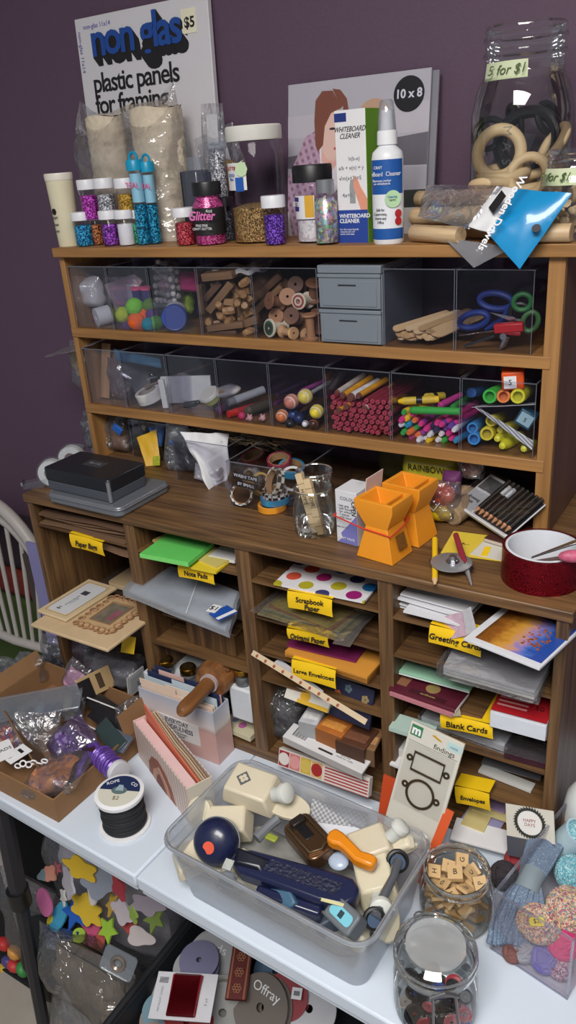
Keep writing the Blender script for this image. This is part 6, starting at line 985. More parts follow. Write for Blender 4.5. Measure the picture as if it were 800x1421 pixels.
def autumn():
    m, n, l, b = _new('autumn_lake_print'); tc = n.new('ShaderNodeTexCoord'); sp = n.new('ShaderNodeSeparateXYZ'); l.new(tc.outputs['Generated'], sp.inputs[0]); r = n.new('ShaderNodeValToRGB'); nz = n.new('ShaderNodeTexNoise'); nz.inputs['Scale'].default_value = 9; nz.inputs['Detail'].default_value = 6; l.new(tc.outputs['Generated'], nz.inputs[0])
    ma = n.new('ShaderNodeMath'); ma.operation = 'MULTIPLY_ADD'; ma.inputs[1].default_value = .35; l.new(nz.outputs[0], ma.inputs[0]); l.new(sp.outputs[0], ma.inputs[2]); l.new(ma.outputs[0], r.inputs[0]); e = r.color_ramp.elements; e[0].position = .15; e[0].color = lin((96, 60, 24)); e[1].position = 1.0; e[1].color = lin((40, 76, 160))
    for p_, c_ in ((.35, (150, 92, 34)), (.55, (206, 150, 60)), (.68, (200, 150, 120)), (.76, (150, 130, 190)), (.9, (70, 110, 190))): q = e.new(p_); q.color = lin(c_)
    l.new(r.outputs[0], b.inputs['Base Color']); b.inputs['Roughness'].default_value = .3; return m
zc = -.052; t, w_, h_ = card('autumn_photo_card', 'greeting card with autumn lake photo and white border sticking out at right', 'card', at(644, 889, z=zc), at(749, 931, z=zc), at(687, 838, z=zc), .004, mat((214, 216, 222), .5), bevel=.0003)
P('photo', MB().box(w_*.1, w_*.97, h_*.1, h_*1.0, .004, .0046), autumn(), t)
mb = MB(); [mb.at(w_*(.55+.28*rnd.random()), h_*(.3+.5*rnd.random()), .0046).cyl(.0012+.0016*rnd.random(), .0003, 0, 6) for k in range(44)]; P('printed_leaves', mb, mat((166, 92, 50), .5, var=.4), t)
cbg = T('clear_sleeve_pack', 'thick clear bag of white cards sticking out below the autumn card', 'pack', (0, 0, 0)); z = -.140; q = (at(606, 936, z=z), at(748, 976, z=z), at(768, 925, z=z), at(640, 890, z=z))
P('film', MB().sheet(quad(*[p_+Vector((0, 0, .021)) for p_ in q], seed=3, amp=.004), 12, 8, .024), BAG, cbg)
for k in range(3): P('white_cards', MB().sheet(quad(*[p_+Vector((0, 0, .004+.0052*k)) for p_ in (q[0].lerp(q[2], .06), q[1].lerp(q[3], .05), q[2], q[3])], seed=3+k, amp=.001), 4, 4, .0042), mat((206-4*k, 206-4*k, 202), .7), cbg)
t, w_, h_ = flat('mint_card', 'mint green card pad lying on the third shelf of the right column', 'card', -.2, (553, 935), (652, 962), (575, 912), .006, mat((150, 196, 168), .6), bevel=.0004); P('white_edge', MB().box(0, w_, -.0004, 0, .0, .002), PAPER, t)
z = -.2245; flat('pink_booklet', 'pale pink booklet under the maroon booklet', 'booklet', z, (541, 965), (628, 996), (572, 938), .006, mat((186, 120, 130), .6)); t, w_, h_ = flat('maroon_booklet', 'maroon booklet with gold round emblem in the right column', 'booklet', z+.0065, (540, 958), (632, 990), (562, 936), .006, mat((88, 26, 44), .45), bevel=.0004)
P('gold_emblem', MB().at(w_*.55, h_*.62, .006).cyl(.012, .0004), mat((176, 150, 96), .4, .3), t); P('dark_band', MB().box(w_*.28, w_*.82, h_*.12, h_*.32, .006, .0064), mat((64, 16, 30), .5), t); text('certificates', .006, mat((176, 150, 96), .5), t, (w_*.55, h_*.22, .0066), rot=(0, 0, 0)); P('gold_patch', MB().box(w_*.04, w_*.2, h_*.3, h_*.9, .006, .0064), mat((140, 96, 70), .5), t); P('page_edge', MB().box(w_-.0002, w_+.0006, 0, h_, .0, .005), PAPER, t)
flat('beige_booklet', 'beige booklet edge at the right of the maroon booklet', 'booklet', z+.001, (628, 994), (640, 994), (664, 954), .004, mat((176, 164, 140), .6))
slotlabel(['Blank Cards'], (612, 990), (685, 1006), .024, 'yellow slot label reading Blank Cards', size=.0175, tilt=.004, dep_=.1)
t, w_, h_ = flat('red_card_box', 'white pack of cards with a red printed top at the right of Blank Cards', 'box', -.2225, (680, 1008), (757, 1029), (698, 976), .027, mat((212, 217, 226), .6), bevel=.0006); P('red_top', MB().box(.0, w_, h_*.05, h_, .03, .0305), mat((170, 26, 36), .5), t); mb = MB(); [mb.box(w_*.06, w_*.6, h_*(.3+.16*k), h_*(.36+.16*k), .0305, .0308) for k in range(4)]; P('white_print', mb, mat((214, 150, 150), .6), t); text('50', .014, BLACK, t, (w_*.8, h_*.5, .031), rot=(0, 0, 0))
t, w_, h_ = flat('envelope_bundle', 'white envelope bundle in clear film below the Blank Cards label', 'envelope', -.289, (585, 1003), (700, 1044), (604, 985), .014, mat((200, 202, 206), .6), bevel=.001); P('film', MB().box(-.004, w_+.006, -.004, h_, -.0005, .0165), BAG, t)
flat('mint_envelope_edge', 'pale mint envelope pad at the left on the fourth right shelf', 'envelope', -.2905, (540, 1014), (596, 1032), (556, 996), .008, mat((176, 200, 190), .6))
t, w_, h_ = flat('dark_frame_pack', 'dark maroon pack with clear wrap at the right of the envelope bundle', 'pack', -.2905, (700, 1052), (757, 1068), (716, 1022), .012, mat((60, 26, 40), .4), bevel=.001); P('film', MB().sheet(lambda u, v: (u*w_, v*h_*.8-.004, .016+.004*noise.noise(Vector((u*5, v*4, 1)))), 10, 6, .001), BAG, t)
flat('white_pack', 'stack of white cards at the left on the lowest right shelf', 'card', -.372, (553, 1052), (596, 1062), (575, 1030), .02, mat((206, 206, 206), .6), bevel=.001); flat('white_pack', 'white card at the left under the white stack', 'card', -.3725, (541, 1062), (600, 1086), (560, 1046), .004, PAPER)
flat('book_spine_card', 'grey printed card sticking up beside the leaning card pack', 'card', -.366, (560, 1100), (585, 1108), (575, 1060), .01, mat((170, 166, 160), .5, var=.2, scale=90)); flat('white_strip_card', 'long white card on the lowest shelf at the right', 'card', -.3725, (664, 1072), (737, 1101), (672, 1062), .004, mat((204, 204, 200), .6)); flat('grey_film_card', 'grey clear film strip lying over the long white card', 'film', -.366, (668, 1060), (750, 1084), (676, 1046), .001, clear('grey_flap', (0, 0, 0)))
slotlabel(['Envelopes'], (632, 1090), (680, 1101), .032, 'yellow slot label reading Envelopes', size=.013, tilt=.004, yo=-.004)
for k, (bl, br, tl, c_, lab) in enumerate((((640, 1138), (690, 1160), (660, 1112), (150, 146, 186), 'lilac envelope lying lowest and furthest out'), ((640, 1144), (672, 1156), (650, 1120), (206, 190, 130), 'pale yellow envelope at the left below the lilac one'), ((655, 1124), (704, 1142), (672, 1104), (214, 200, 140), 'pale yellow envelope under the upper lilac one'), ((668, 1118), (700, 1130), (680, 1098), (172, 150, 190), 'lavender envelope on top of the coloured envelopes'))): flat('coloured_envelope', lab, 'envelope', -.4515+.004*k, bl, br, tl, .003, mat(c_, .6), group='coloured envelopes')
flat('white_sheet_bundle', 'white sheets on the bottom of the right column under the lilac envelope', 'paper', -.4505, (625, 1165), (735, 1195), (650, 1140), .003, PAPER)
# leaning pack with metal labels
t, w_, h_ = card('metal_label_pack', 'tall cream card pack with bronze label holders leaning on the right column', 'pack', Q(534, 1142, -.295), Q(604, 1180, -.3), Q(600, 1010, -.235), .006, mat((206, 203, 192), .5, var=.03), bevel=.001)
BZ = mat((92, 78, 58), .35, .8); P('green_logo', MB().box(w_*.04, w_*.25, h_*.885, h_*.98, .006, .0066), mat((50, 120, 74), .5), t); text('m', .02, WHITE, t, (w_*.145, h_*.935, .007), rot=(0, 0, 0), bold=.0008); P('hang_hole', MB().prism([(w_*.42, h_*.955), (w_*.48, h_*.965), (w_*.52, h_*.955), (w_*.6, h_*.945), (w_*.62, h_*.93), (w_*.54, h_*.935), (w_*.48, h_*.945)], .006, .0066), mat((196, 150, 40), .5), t)
P('blue_tag', MB().box(w_*.72, w_*.98, h_*.9, h_*.965, .006, .0064), mat((176, 204, 206), .5), t); text('metal', .006, GREY, t, (w_*.85, h_*.93, .0066), rot=(0, 0, 0)); text('findings', .012, DKSTEEL, t, (w_*.7, h_*.87, .0063), rot=(0, 0, 0)); P('print_line', MB().box(w_*.04, w_*.96, h_*.835, h_*.838, .006, .0062), DKSTEEL, t)
P('blister', MB().box(w_*.06, w_*.94, h_*.28, h_*.83, .0066, .011), clear('thin_blister', (252, 252, 252), .02, .2, .08), t)
o = P('rectangular_holder', MB().tube([(w_*.22, h_*.6, .008), (w_*.78, h_*.6, .008), (w_*.78, h_*.76, .008), (w_*.22, h_*.76, .008)], .0022, 6, True), BZ, t); P('tab', MB().at(w_*.15, h_*.69, .007).torus(.004, .002, 14, 6), BZ, o); P('tab', MB().at(w_*.85, h_*.68, .007).torus(.004, .002, 14, 6), BZ, o)
o = P('round_holder', MB().at(w_*.5, h_*.42, .008).torus(w_*.25, .0022, 34, 6), BZ, t); P('tab', MB().at(w_*.19, h_*.45, .007).torus(.004, .002, 14, 6), BZ, o); P('tab', MB().at(w_*.81, h_*.42, .007).torus(.004, .002, 14, 6), BZ, o)
t, w_, h_ = card('orange_folder', 'orange red card folder standing behind the leaning card pack', 'folder', Q(522, 1160, -.285), Q(598, 1196, -.288), Q(558, 1084, -.262), .003, mat((196, 74, 36), .5))
t, w_, h_ = card('orange_folder_edge', 'orange red plastic folder edge running down beside the leaning card pack', 'folder', Q(578, 1222, -.34), Q(590, 1229, -.34), Q(634, 1128, -.275), .004, mat((206, 84, 36), .4))
# wreath card
t, w_, h_ = card('wreath_card', 'cream card with a round dark wreath leaning at the right column foot', 'card', Q(706, 1186, -.26), Q(773, 1200, -.265), Q(706, 1115, -.225), .002, mat((206, 202, 190), .5))
mb = MB(); R0 = w_*.29
for k in range(34):
    a_ = 2*PI*k/34; mb.at(w_*.5+R0*math.cos(a_), h_*.7+R0*.9*math.sin(a_), .0022, 0, 0, a_+.6).prism([(-.0045, -.0012), (.0, -.0022), (.0055, 0), (0, .0022)], 0, .0004)
P('printed_wreath', mb, mat((48, 50, 48), .6), t); P('white_oval', MB().at(w_*.5, h_*.7, .0021).cyl(R0*.85, .0003), mat((226, 224, 220), .5), t); text('HAPPY\nDAYS', .007, mat((150, 80, 96), .6), t, (w_*.5, h_*.7, .0026), rot=(0, 0, 0)); P('clear_window', MB().box(0, w_, 0, h_*.38, .002, .003), clear('grey_film', (0, 0, 0)), t)
# white bottle at the right edge
x = ax(802, -.1, -.38); t = T('white_bottle', 'white plastic bottle with peach label at the right edge beside the cabinet', 'bottle', (1.135, -.165, TT+.0008)); P('bottle', MB().lathe([(0, 0), (.036, 0), (.04, .004), (.04, .1), (.036, .125), (.024, .145), (.016, .15), (.016, .16), (0, .16)], 32), mat((216, 222, 222), .4), t); P('paper_label', MB().lathe([(.0403, .02), (.0403, .085)], 30), mat((206, 178, 152), .6, var=.12, scale=40), t); P('cap', MB().at(z=.157).cyl(.019, .03), WHITE, t)
# ================================================================ ON THE TABLE
Zt = lambda px, py, h=0: at(px, py, z=TT+h)
tz = TT+.0006
# ---- kraft box and its contents
t = T('kraft_tray', 'shallow open brown kraft carton of craft odds and ends at the table left end', 'carton', (.303, -.519, tz), math.radians(-1.5)); KW = mat((140, 104, 70), .85, var=.08); w_, d_, h_ = .335, .285, .052
P('carton_floor', B(-w_, 0, 0, d_, 0, .003), KW, t); P('front_wall', B(-w_, 0, 0, .003, .003, h_), KW, t); P('right_wall', B(-.003, 0, .003, d_-.003, .003, h_), KW, t); P('left_wall', B(-w_, -w_+.003, .003, d_-.003, .003, h_+.012), KW, t); P('back_wall', B(-w_, 0, d_-.003, d_, .003, h_+.01), KW, t)
P('open_flap', MB().at(-.0, d_-.1, h_, 0, -.25, 0).box(-.002, .0, 0, .1, 0, .05), KW, t); P('open_flap', MB().at(-w_, .01, h_+.012, 0, -.5, 0).box(-.0, .002, 0, d_-.02, 0, .035), KW, t)
P('inner_flap', MB().at(-.17, .11, .0, .5, 0, -.4).box(-.1, .1, 0, .003, 0, .075), mat((122, 90, 62), .85), t)
kt = TT+.05
def tb(name, label, px, py, h0, w, h, d, m, seed, inner=None, wob=.2, rot=(0, 0, 0), cat='bag'):
    p_ = Zt(px, py, h0); t = T(name, label, cat, p_, rot=rot); P('film', MB().at(0, 0, -h/2).bag(w, h, d, seed, wob), m, t)
    if inner: P(inner[0], MB().at(0, 0, -h*.44).bag(w*.8, h*.66, d*.75, seed+5, .35), inner[1], t)
    return t
CBAG = clear('soft_bag', (246, 247, 250), .08, .5, .12, haze=.12, hazec=(190, 190, 196), wrinkle=.6, wscale=35)
BEADS = speckle('mixed_beads', (150, 50, 60), (90, 60, 120), (196, 150, 120), 130, 0, .4); OBEADS = speckle('orange_beads', (196, 130, 80), (170, 110, 80), (130, 90, 100), 110, 0, .4); BBEADS = speckle('black_beads', (26, 26, 30), (60, 62, 70), (150, 155, 165), 200, .2, .25); SEQ = speckle('purple_foil', (110, 80, 150), (160, 140, 190), (80, 50, 110), 120, .4, .35)
org = T('bead_organizer', 'long translucent lidded box of blue and dark beads lying across the kraft carton', 'box', Zt(55, 985, .05)+Vector((0, 0, -.012)), rot=(.12, -.1, .62)); P('box', MB().box(-.095, .095, -.035, .035, 0, .03), SOFTBIN, org, .003); P('lid', MB().box(-.097, .097, -.037, .037, .03, .035), SOFTBIN, org, .002)
for k in range(9): P('bead_heap', MB().at(-.08+.02*k, .008*math.sin(k*2), .009).ball(.011, .022, .008, 10, 7), mat(((50, 70, 110), (60, 60, 66), (170, 160, 130), (40, 50, 70), (150, 156, 166))[k % 5], .5, var=.5, scale=200), org)
tb('bead_bag', 'clear bag of red and purple beads at the carton front left', 18, 1025, .03, .1, .09, .035, CBAG, 3, ('beads', BEADS), .15, (-.9, 0, .2))
t, w_, h_ = card('bag_label', 'white printed label on the bead bag at the left edge', 'label', Zt(-6, 1060, .072), Zt(24, 1047, .072), Zt(-8, 1034, .072), .001, WHITE); text('BEADS', .012, DKSTEEL, t, (w_*.5, h_*.5, .0014), rot=(0, 0, 0))
t, w_, h_ = card('bag_label', 'white rectangular label with small black code lying on the clear bag, right one', 'label', Zt(15, 1061, .07), Zt(45, 1042, .07), Zt(10, 1046, .07), .001, WHITE); P('code', MB().box(w_*.62, w_*.76, h_*.3, h_*.75, .001, .0014), INK, t); text('Item 4', .006, GREY, t, (w_*.28, h_*.5, .0014), rot=(0, 0, 0))
tb('bead_bag', 'flat clear bag standing behind the white labels', 50, 1020, .04, .09, .09, .02, CBAG, 9, None, .1, (-.5, .2, .7))
tb('bead_bag', 'clear bag of orange and mauve beads hanging over the carton front', 80, 1075, .045, .1, .125, .045, CBAG, 5, ('beads', OBEADS), .12, (-1.3, 0, -1.2))
t = T('white_chain', 'little white plastic chain links beside the orange bead bag', 'chain', Zt(42, 1062, .06)); mb = MB()
for k in range(6): mb.at(.008*k-.02, .006*k-.012, .004*(k % 2), .6*k, .4, .6).torus(.0055, .0016, 14, 6)
P('links', mb, WHITE, t)
tb('foil_pouch', 'shiny purple foil pouch in the middle of the carton', 98, 1030, .05, .075, .09, .04, clear('lilac_film', (225, 215, 235), .15, .6, .15, haze=.25, hazec=(140, 120, 170), wrinkle=.8), 12, ('foil', SEQ), .3, (-1.0, .3, -.4))
PCORD = mat((104, 72, 160), .3, .3, var=.35, scale=160, bump=.5)
t = T('purple_cord_skein', 'skein of shiny purple cord on a white reel hanging over the carton right wall', 'cord', Zt(150, 1058, .06), rot=(0, 0, -.25))
for k in range(11): P('cord_loop', MB().at(-.028+.0058*k, .002*math.sin(k*2), 0, 0, PI/2+.08*math.sin(k*3), 0).torus(.0165+.002*math.sin(k*1.7), .0036, 22, 6), PCORD, t)
P('reel', MB().at(.036, 0, 0, 0, PI/2).lathe([(0, -.07), (.01, -.07), (.011, -.006), (.021, -.006), (.022, 0), (.021, .006), (.012, .007), (0, .007)], 26), mat((206, 206, 212), .5), t); P('cord_tail', MB().tube([(-.03, -.01, .006), (-.05, -.012, .0), (-.056, -.03, -.02), (-.05, -.045, -.04)], .006, 8), PCORD, t); P('cord_tail', MB().tube([(-.02, .0, .012), (-.045, .006, .014), (-.062, .0, .004)], .005, 8), PCORD, t)
for k, (pa, pb, c_, lab) in enumerate((((125, 968), (172, 1000), (34, 30, 32), 'black flat pack lying across the middle of the carton, upper one'), ((130, 985), (175, 1018), (26, 24, 28), 'black flat pack lying below the upper one'), ((140, 1005), (168, 1040), (44, 60, 60), 'dark green and grey printed card in the carton'), ((150, 1020), (178, 1035), (86, 92, 108), 'blue grey card leaning at the right of the carton'))):
    a, b = Zt(*pa, .045), Zt(*pb, .04+.004*k); d = b-a; S('flat_pack', MB().box(0, d.length, -.018, .018, -.002, .004), mat(c_, .35, coat=.4), lab, 'pack', a, rot=(.5, -math.asin(d.z/d.length), math.atan2(d.y, d.x)), bevel=.001)
for pa, pb, lab in (((106, 962), (165, 985), 'thin white strip lying along the upper black pack'), ((110, 1017), (150, 1043), 'thin white strip under the dark green card'), ((100, 996), (132, 1012), 'thin cream strip edge at the left of the dark green card')): stick('white_strip', lab, 'strip', Zt(*pa, .056), Zt(*pb, .056), [('s', 0, 1, .0016, .0016, PAPER)], n=6)
t, w_, h_ = card('black_wood_label', 'pale wood tag with black square print standing at the carton back', 'tag', Zt(116, 972, .05), Zt(160, 950, .06), Zt(114, 940, .105), .003, mat((190, 160, 116), .6)); P('black_patch', MB().box(0, w_*.38, 0, h_*.9, .003, .0036), INK, t); P('black_mark', MB().box(w_*.55, w_*.72, h_*.2, h_*.9, .003, .0036), mat((80, 62, 44), .6, var=.6, scale=200), t)
tb('foil_pouch', 'pink and white shiny pouch behind the bead organizer', 106, 940, .07, .06, .07, .03, CBAG, 15, ('foil', mat((190, 140, 170), .4, var=.4, scale=120)), .3, (-.4, .3, 0))
tb('craft_bag', 'big crinkled clear bag with grey scraps in the open left column', 160, 925, .08, .14, .09, .07, CBAG, 17, ('scraps', mat((110, 108, 116), .6, var=.5, scale=60)), .3, (-.3, 0, .1))
tb('craft_bag', 'small clear wrinkled bag behind the carton flap, white inside', 46, 925, .05, .075, .07, .05, CBAG, 19, ('scraps', mat((176, 176, 176), .6, var=.4, scale=60)), .3)
tb('craft_bag', 'clear bag of black beads at the far left edge behind the carton', 10, 935, .04, .09, .08, .05, CBAG, 23, ('beads', BBEADS), .3)
tb('craft_bag', 'clear bag with silver and black bits under the wooden board', 84, 908, .06, .09, .09, .05, CBAG, 29, ('scraps', BBEADS), .3)
tb('craft_bag', 'lilac tinted clear bag right of the silver bits bag', 118, 912, .07, .06, .1, .04, clear('lilac_bag', (240, 236, 246), .1, .5, .15, haze=.35, hazec=(150, 140, 170), wrinkle=.5), 33, None, .2)
t, w_, h_ = card('white_framed_card', 'pale grey card leaning at the right of the clear bag in the left column', 'card', Zt(178, 968, .05), Zt(200, 950, .05), Zt(180, 938, .1), .003, mat((190, 190, 192), .5)); P('inner_panel', MB().box(w_*.15, w_*.85, h_*.12, h_*.88, .003, .0034), mat((170, 172, 176), .5), t)
tb('craft_bag', 'clear crumpled bag between the carton and the pink striped box', 182, 1000, .05, .06, .1, .03, CBAG, 37, None, .3, (.0, 0, 1.2))
ring = S('brass_ring', MB().torus(.006, .001, 16, 6), BRASS, 'tiny brass ring in the carton middle above the foil pouch', 'ring', Zt(85, 999, .052), rot=(.4, 0, 0))
# ---- spool of black cord
t = T('black_cord_spool', 'white spool of black cord with a navy and white round label, on the table front', 'spool', (.414, -.464, tz)); r_ = .0425
P('flange', MB().lathe([(0, 0), (r_*1.06, 0), (r_*1.06, .004), (0, .004)], 44), WHITE, t); P('top_flange', MB().lathe([(0, .067), (r_, .067), (r_*1.02, .069), (r_*1.02, .0745), (r_*.97, .0755), (0, .0755)], 44), WHITE, t)
CO = mat((26, 26, 30), .6, bump=.3, scale=200)
for k in range(6): P('cord_turn', MB().at(0, 0, .0095+.0105*k).torus(r_*.8-.001*(k % 2), .0058, 40, 8), CO, t)
lb = P('paper_label', MB().at(z=.0757).cyl(r_*.86, .0004, 0, 44), mat((206, 204, 190), .6), t); P('navy_half', MB().prism([(r_*.86*math.cos(a), r_*.86*math.sin(a)) for a in [.05+(PI-.1)*i/20 for i in range(21)]], .0762, .0765), mat((30, 44, 84), .5), lb); P('grey_print', MB().prism(blob(0, .001, .014, .009), .0766, .0769), mat((90, 110, 110), .6, var=.5, scale=200), lb); P('grey_print', MB().prism([(-.008, 0), (.008, 0), (.004, .013), (-.004, .014)], .077, .0772), mat((150, 170, 180), .6), lb)
text('ROPE', .0095, WHITE, lb, (-.018, .019, .0768), rot=(0, 0, .5)); text('CO', .0095, WHITE, lb, (.022, .017, .0768), rot=(0, 0, -.5)); text('$2', .012, mat((120, 110, 80), .6), lb, (0, -.017, .0764), rot=(0, 0, 0)); lb.rotation_euler = (0, 0, .38)
# ---- everyday mindfulness box
x0, x1, yf, hm = .292, .4766, -.265, .123; t = T('mindfulness_card_box', 'pink and grey marbled box of file cards with a white Everyday Mindfulness label', 'box', (x0, yf, tz)); w_ = x1-x0
def grad():
    m, n, l, b = _new('pink_marble'); tc = n.new('ShaderNodeTexCoord'); sp = n.new('ShaderNodeSeparateXYZ'); l.new(tc.outputs['Object'], sp.inputs[0]); nz = n.new('ShaderNodeTexNoise'); nz.inputs['Scale'].default_value = 16; nz.inputs['Detail'].default_value = 5; l.new(tc.outputs['Object'], nz.inputs[0]); ma = n.new('ShaderNodeMath'); ma.operation = 'MULTIPLY_ADD'; ma.inputs[1].default_value = .02; l.new(nz.outputs[0], ma.inputs[0]); l.new(sp.outputs[2], ma.inputs[2]); mr = n.new('ShaderNodeMapRange'); mr.inputs['From Max'].default_value = .13; l.new(ma.outputs[0], mr.inputs[0])
    r = n.new('ShaderNodeValToRGB'); l.new(mr.outputs[0], r.inputs[0]); e = r.color_ramp.elements; e[0].position = .58; e[0].color = lin((206, 166, 160)); e[1].position = .98; e[1].color = lin((178, 182, 196)); q = e.new(.62); q.color = lin((190, 160, 150)); q = e.new(.7); q.color = lin((214, 206, 206)); l.new(r.outputs[0], b.inputs['Base Color']); b.inputs['Roughness'].default_value = .4; return m
GR = grad(); P('front', B(0, w_, 0, .002, 0, hm), GR, t); P('side', B(0, .002, .002, .05, 0, hm), GR, t); P('side', B(w_-.002, w_, .002, .05, 0, hm), GR, t); P('back', B(.002, w_-.002, .048, .05, 0, hm), GR, t); P('box_floor', B(.002, w_-.002, .002, .048, 0, .002), GR, t)
lb = P('white_label', B(w_*.2, w_*.78, -.0012, 0, .03, .078), mat((220, 218, 218), .5), t); text('EVERYDAY\nMINDFULNESS', .0155, mat((70, 72, 90), .6), lb, (w_*.49, -.0016, .062), sx=.78, bold=.0002); text('ways to be present\nwith yourself', .0075, GREY, lb, (w_*.49, -.0016, .041), sx=.8)
for k, (c_, xa, xb, y, hh, lab) in enumerate((((226, 200, 180), .01, .5, .006, .142, 'peach file card divider with tab, front left'), ((222, 206, 190), .34, .66, .012, .142, 'cream divider with a centre tab behind the peach one'), ((190, 205, 215), .4, .8, .02, .152, 'pale blue divider behind the cream one'), ((40, 50, 84), .6, .86, .028, .158, 'navy divider at the back of the file box'), ((220, 180, 170), .16, .5, .034, .152, 'pink divider at the back left'), ((40, 48, 80), .08, .3, .04, .156, 'navy tab peeking out at the back left'))):
    S('file_divider', MB().box(.004, w_-.004, 0, .0015, .003, hh-.012).box(w_*xa, w_*xb, 0, .0015, hh-.012, hh), mat(c_, .6), lab+' of the mindfulness box', 'divider', (x0, yf+y, tz), group='file card dividers')
# ---- pink striped box
a, b = Vector((.318, -.318, tz)), Vector((.527, -.416, tz)); d = b-a; Lb = d.length; t = T('pink_card_box', 'narrow pink and cream box with coral dividers and terracotta arch on its side', 'box', a, math.atan2(d.y, d.x)); wb, hb = .05, .088
def lines():
    m, n, l, b_ = _new('lined_card'); tc = n.new('ShaderNodeTexCoord'); w = n.new('ShaderNodeTexWave'); w.inputs['Scale'].default_value = 28; l.new(tc.outputs['Object'], w.inputs[0]); r = n.new('ShaderNodeValToRGB'); r.color_ramp.elements[0].position = .03; r.color_ramp.elements[0].color = lin((150, 120, 112)); r.color_ramp.elements[1].position = .09; r.color_ramp.elements[1].color = lin((216, 196, 186)); l.new(w.outputs[0], r.inputs[0]); l.new(r.outputs[0], b_.inputs['Base Color']); return m
LM = lines(); PKC = mat((222, 190, 184), .6); P('front', B(0, Lb, 0, .002, 0, hb), LM, t); P('back', B(0, Lb, wb-.002, wb, 0, hb), LM, t); P('end', B(0, .002, .002, wb-.002, 0, hb), PKC, t); P('end', B(Lb-.002, Lb, .002, wb-.002, 0, hb), mat((216, 208, 190), .6), t); P('box_floor', B(.002, Lb-.002, .002, wb-.002, 0, .002), PKC, t)
P('terracotta_arch', polyxz([(Lb*.22, .0005), (Lb*.25, .03), (Lb*.34, .055), (Lb*.47, .065), (Lb*.6, .055), (Lb*.69, .03), (Lb*.72, .0005)], -.0006, 0), mat((150, 92, 74), .6), t); P('peach_arch', polyxz([(Lb*.3, .0005), (Lb*.34, .026), (Lb*.47, .05), (Lb*.6, .026), (Lb*.64, .0005)], -.0012, 0), mat((196, 150, 130), .6), t); P('terracotta_arch', polyxz([(Lb*.37, .0005), (Lb*.41, .022), (Lb*.47, .034), (Lb*.53, .022), (Lb*.57, .0005)], -.0018, 0), mat((130, 76, 62), .6), t)
P('pink_lid_card', B(.003, Lb-.003, .003, .022, .003, hb-.004), mat((228, 192, 192), .6), t)
t2 = T('coral_divider', 'coral divider card rising from the pink striped box', 'divider', a, t.rotation_euler.z, group='dividers in the pink box'); P('sheet', polyxz([(.004, .004), (Lb-.004, .004), (Lb-.004, hb-.004), (Lb*.5, hb+.006), (.004, hb+.028)], .026, .029), mat((206, 110, 84), .6), t2)
for k in range(3):
    t2 = T('cream_divider', 'cream edged divider card behind the coral one, %s of three in the pink box' % ('first', 'second', 'last')[k], 'divider', a, t.rotation_euler.z, group='dividers in the pink box'); P('sheet', polyxz([(.004, .004), (Lb-.004, .004), (Lb-.004, hb-.002), (Lb*.72, hb+.004), (Lb*.5, hb+.002), (.02, hb+.016)], .032+.0045*k, .0335+.0045*k), mat(((206, 170, 140), (216, 196, 170), (190, 160, 130))[k], .6), t2)
# ---- translucent bin of punches
by = T('plastic_shoebox', 'translucent plastic bin full of paper punches in the middle of the table', 'bin', (.765, -.4475, tz), math.radians(-2.4)); hB = .117
def ringwall(w0, d0, w1, d1, r, z0, z1, th):
    mb = MB(); o0, o1, i1, i0 = rr(w0, d0, r), rr(w1, d1, r*1.2), rr(w1-2*th, d1-2*th, r), rr(w0-2*th, d0-2*th, r*.8); n = len(o0)
    vs = [(x, y, z0) for x, y in o0]+[(x, y, z1) for x, y in o1]+[(x, y, z1) for x, y in i1]+[(x, y, z0+th) for x, y in i0]
    fs = [(k*n+i, k*n+(i+1) % n, k*n+n+(i+1) % n, k*n+n+i) for k in range(3) for i in range(n)]+[tuple(reversed(range(n))), tuple(range(3*n, 4*n))]; return mb.add(vs, fs)
SB2 = clear('shoebox_plastic', (250, 251, 253), .04, .35, .16, haze=.3, hazec=(222, 227, 234))
P('tub', ringwall(.322, .174, .358, .21, .022, 0, hB, .0018), SB2, by); mb = MB(); mb.tube([(x, y, hB) for x, y in rr(.364, .216, .032)], .0036, 8, True); P('rim', mb, clear('shoebox_rim', (246, 248, 250), .1, .5, .15, haze=.4, hazec=(200, 206, 214)), by)
P('rim_groove', MB().tube([(x, y, hB*.72) for x, y in rr(.345, .197, .025)], .0014, 6, True), clear('shoebox_rim', (0, 0, 0)), by)
bz = TT+.004
CRM = mat((212, 202, 178), .4); CRL = mat((196, 192, 174), .5)
def Bt(px, py, h): return at(px, py, z=TT+h)
def punch(px, py, h, sx_, sy_, sz_, rot, label, knob=None, m=CRM, tongue=True):
    t = T('paper_punch', label, 'punch', Bt(px, py, h), rot=rot, group='cream paper punches'); P('body', MB().hull8([(-sx_, -sy_, -sz_), (sx_, -sy_, -sz_), (sx_, sy_, -sz_), (-sx_, sy_, -sz_)], [(-sx_*.86, -sy_*.88, sz_), (sx_*.7, -sy_*.88, sz_), (sx_*.7, sy_*.88, sz_), (-sx_*.86, sy_*.88, sz_)]), m, t, .004)
    if tongue: P('tongue', MB().at(sx_*1.25, 0, -sz_*.75).prism(blob(0, 0, sx_*.9, sy_*.75), -.004, .004), m, t, .0015)
    if knob: P('neck', MB().at(sx_*.85, 0, sz_*.3, 0, PI/2-.5, 0).cyl(knob*.72, .02), mat((196, 200, 196), .4), t); P('button', MB().at(sx_*.85+.016, 0, sz_*.3+.012, 0, PI/2-.6, 0).lathe([(0, 0), (knob*.95, 0), (knob, .003), (knob*.96, .009), (knob*.7, .012), (0, .0125)], 26), mat((214, 216, 210), .35), t)
    return t
t = punch(352, 1094, .115, .047, .031, .019, (.2, .1, .12), 'large cream punch with a dark clover print and white button, top left of the bin', .017); P('clover_patch', MB().at(-.016, -.0, .0192, 0, 0, .1).prism([(-.013, 0), (0, -.014), (.013, 0), (0, .014)], 0, .0006), mat((96, 98, 100), .5), t)
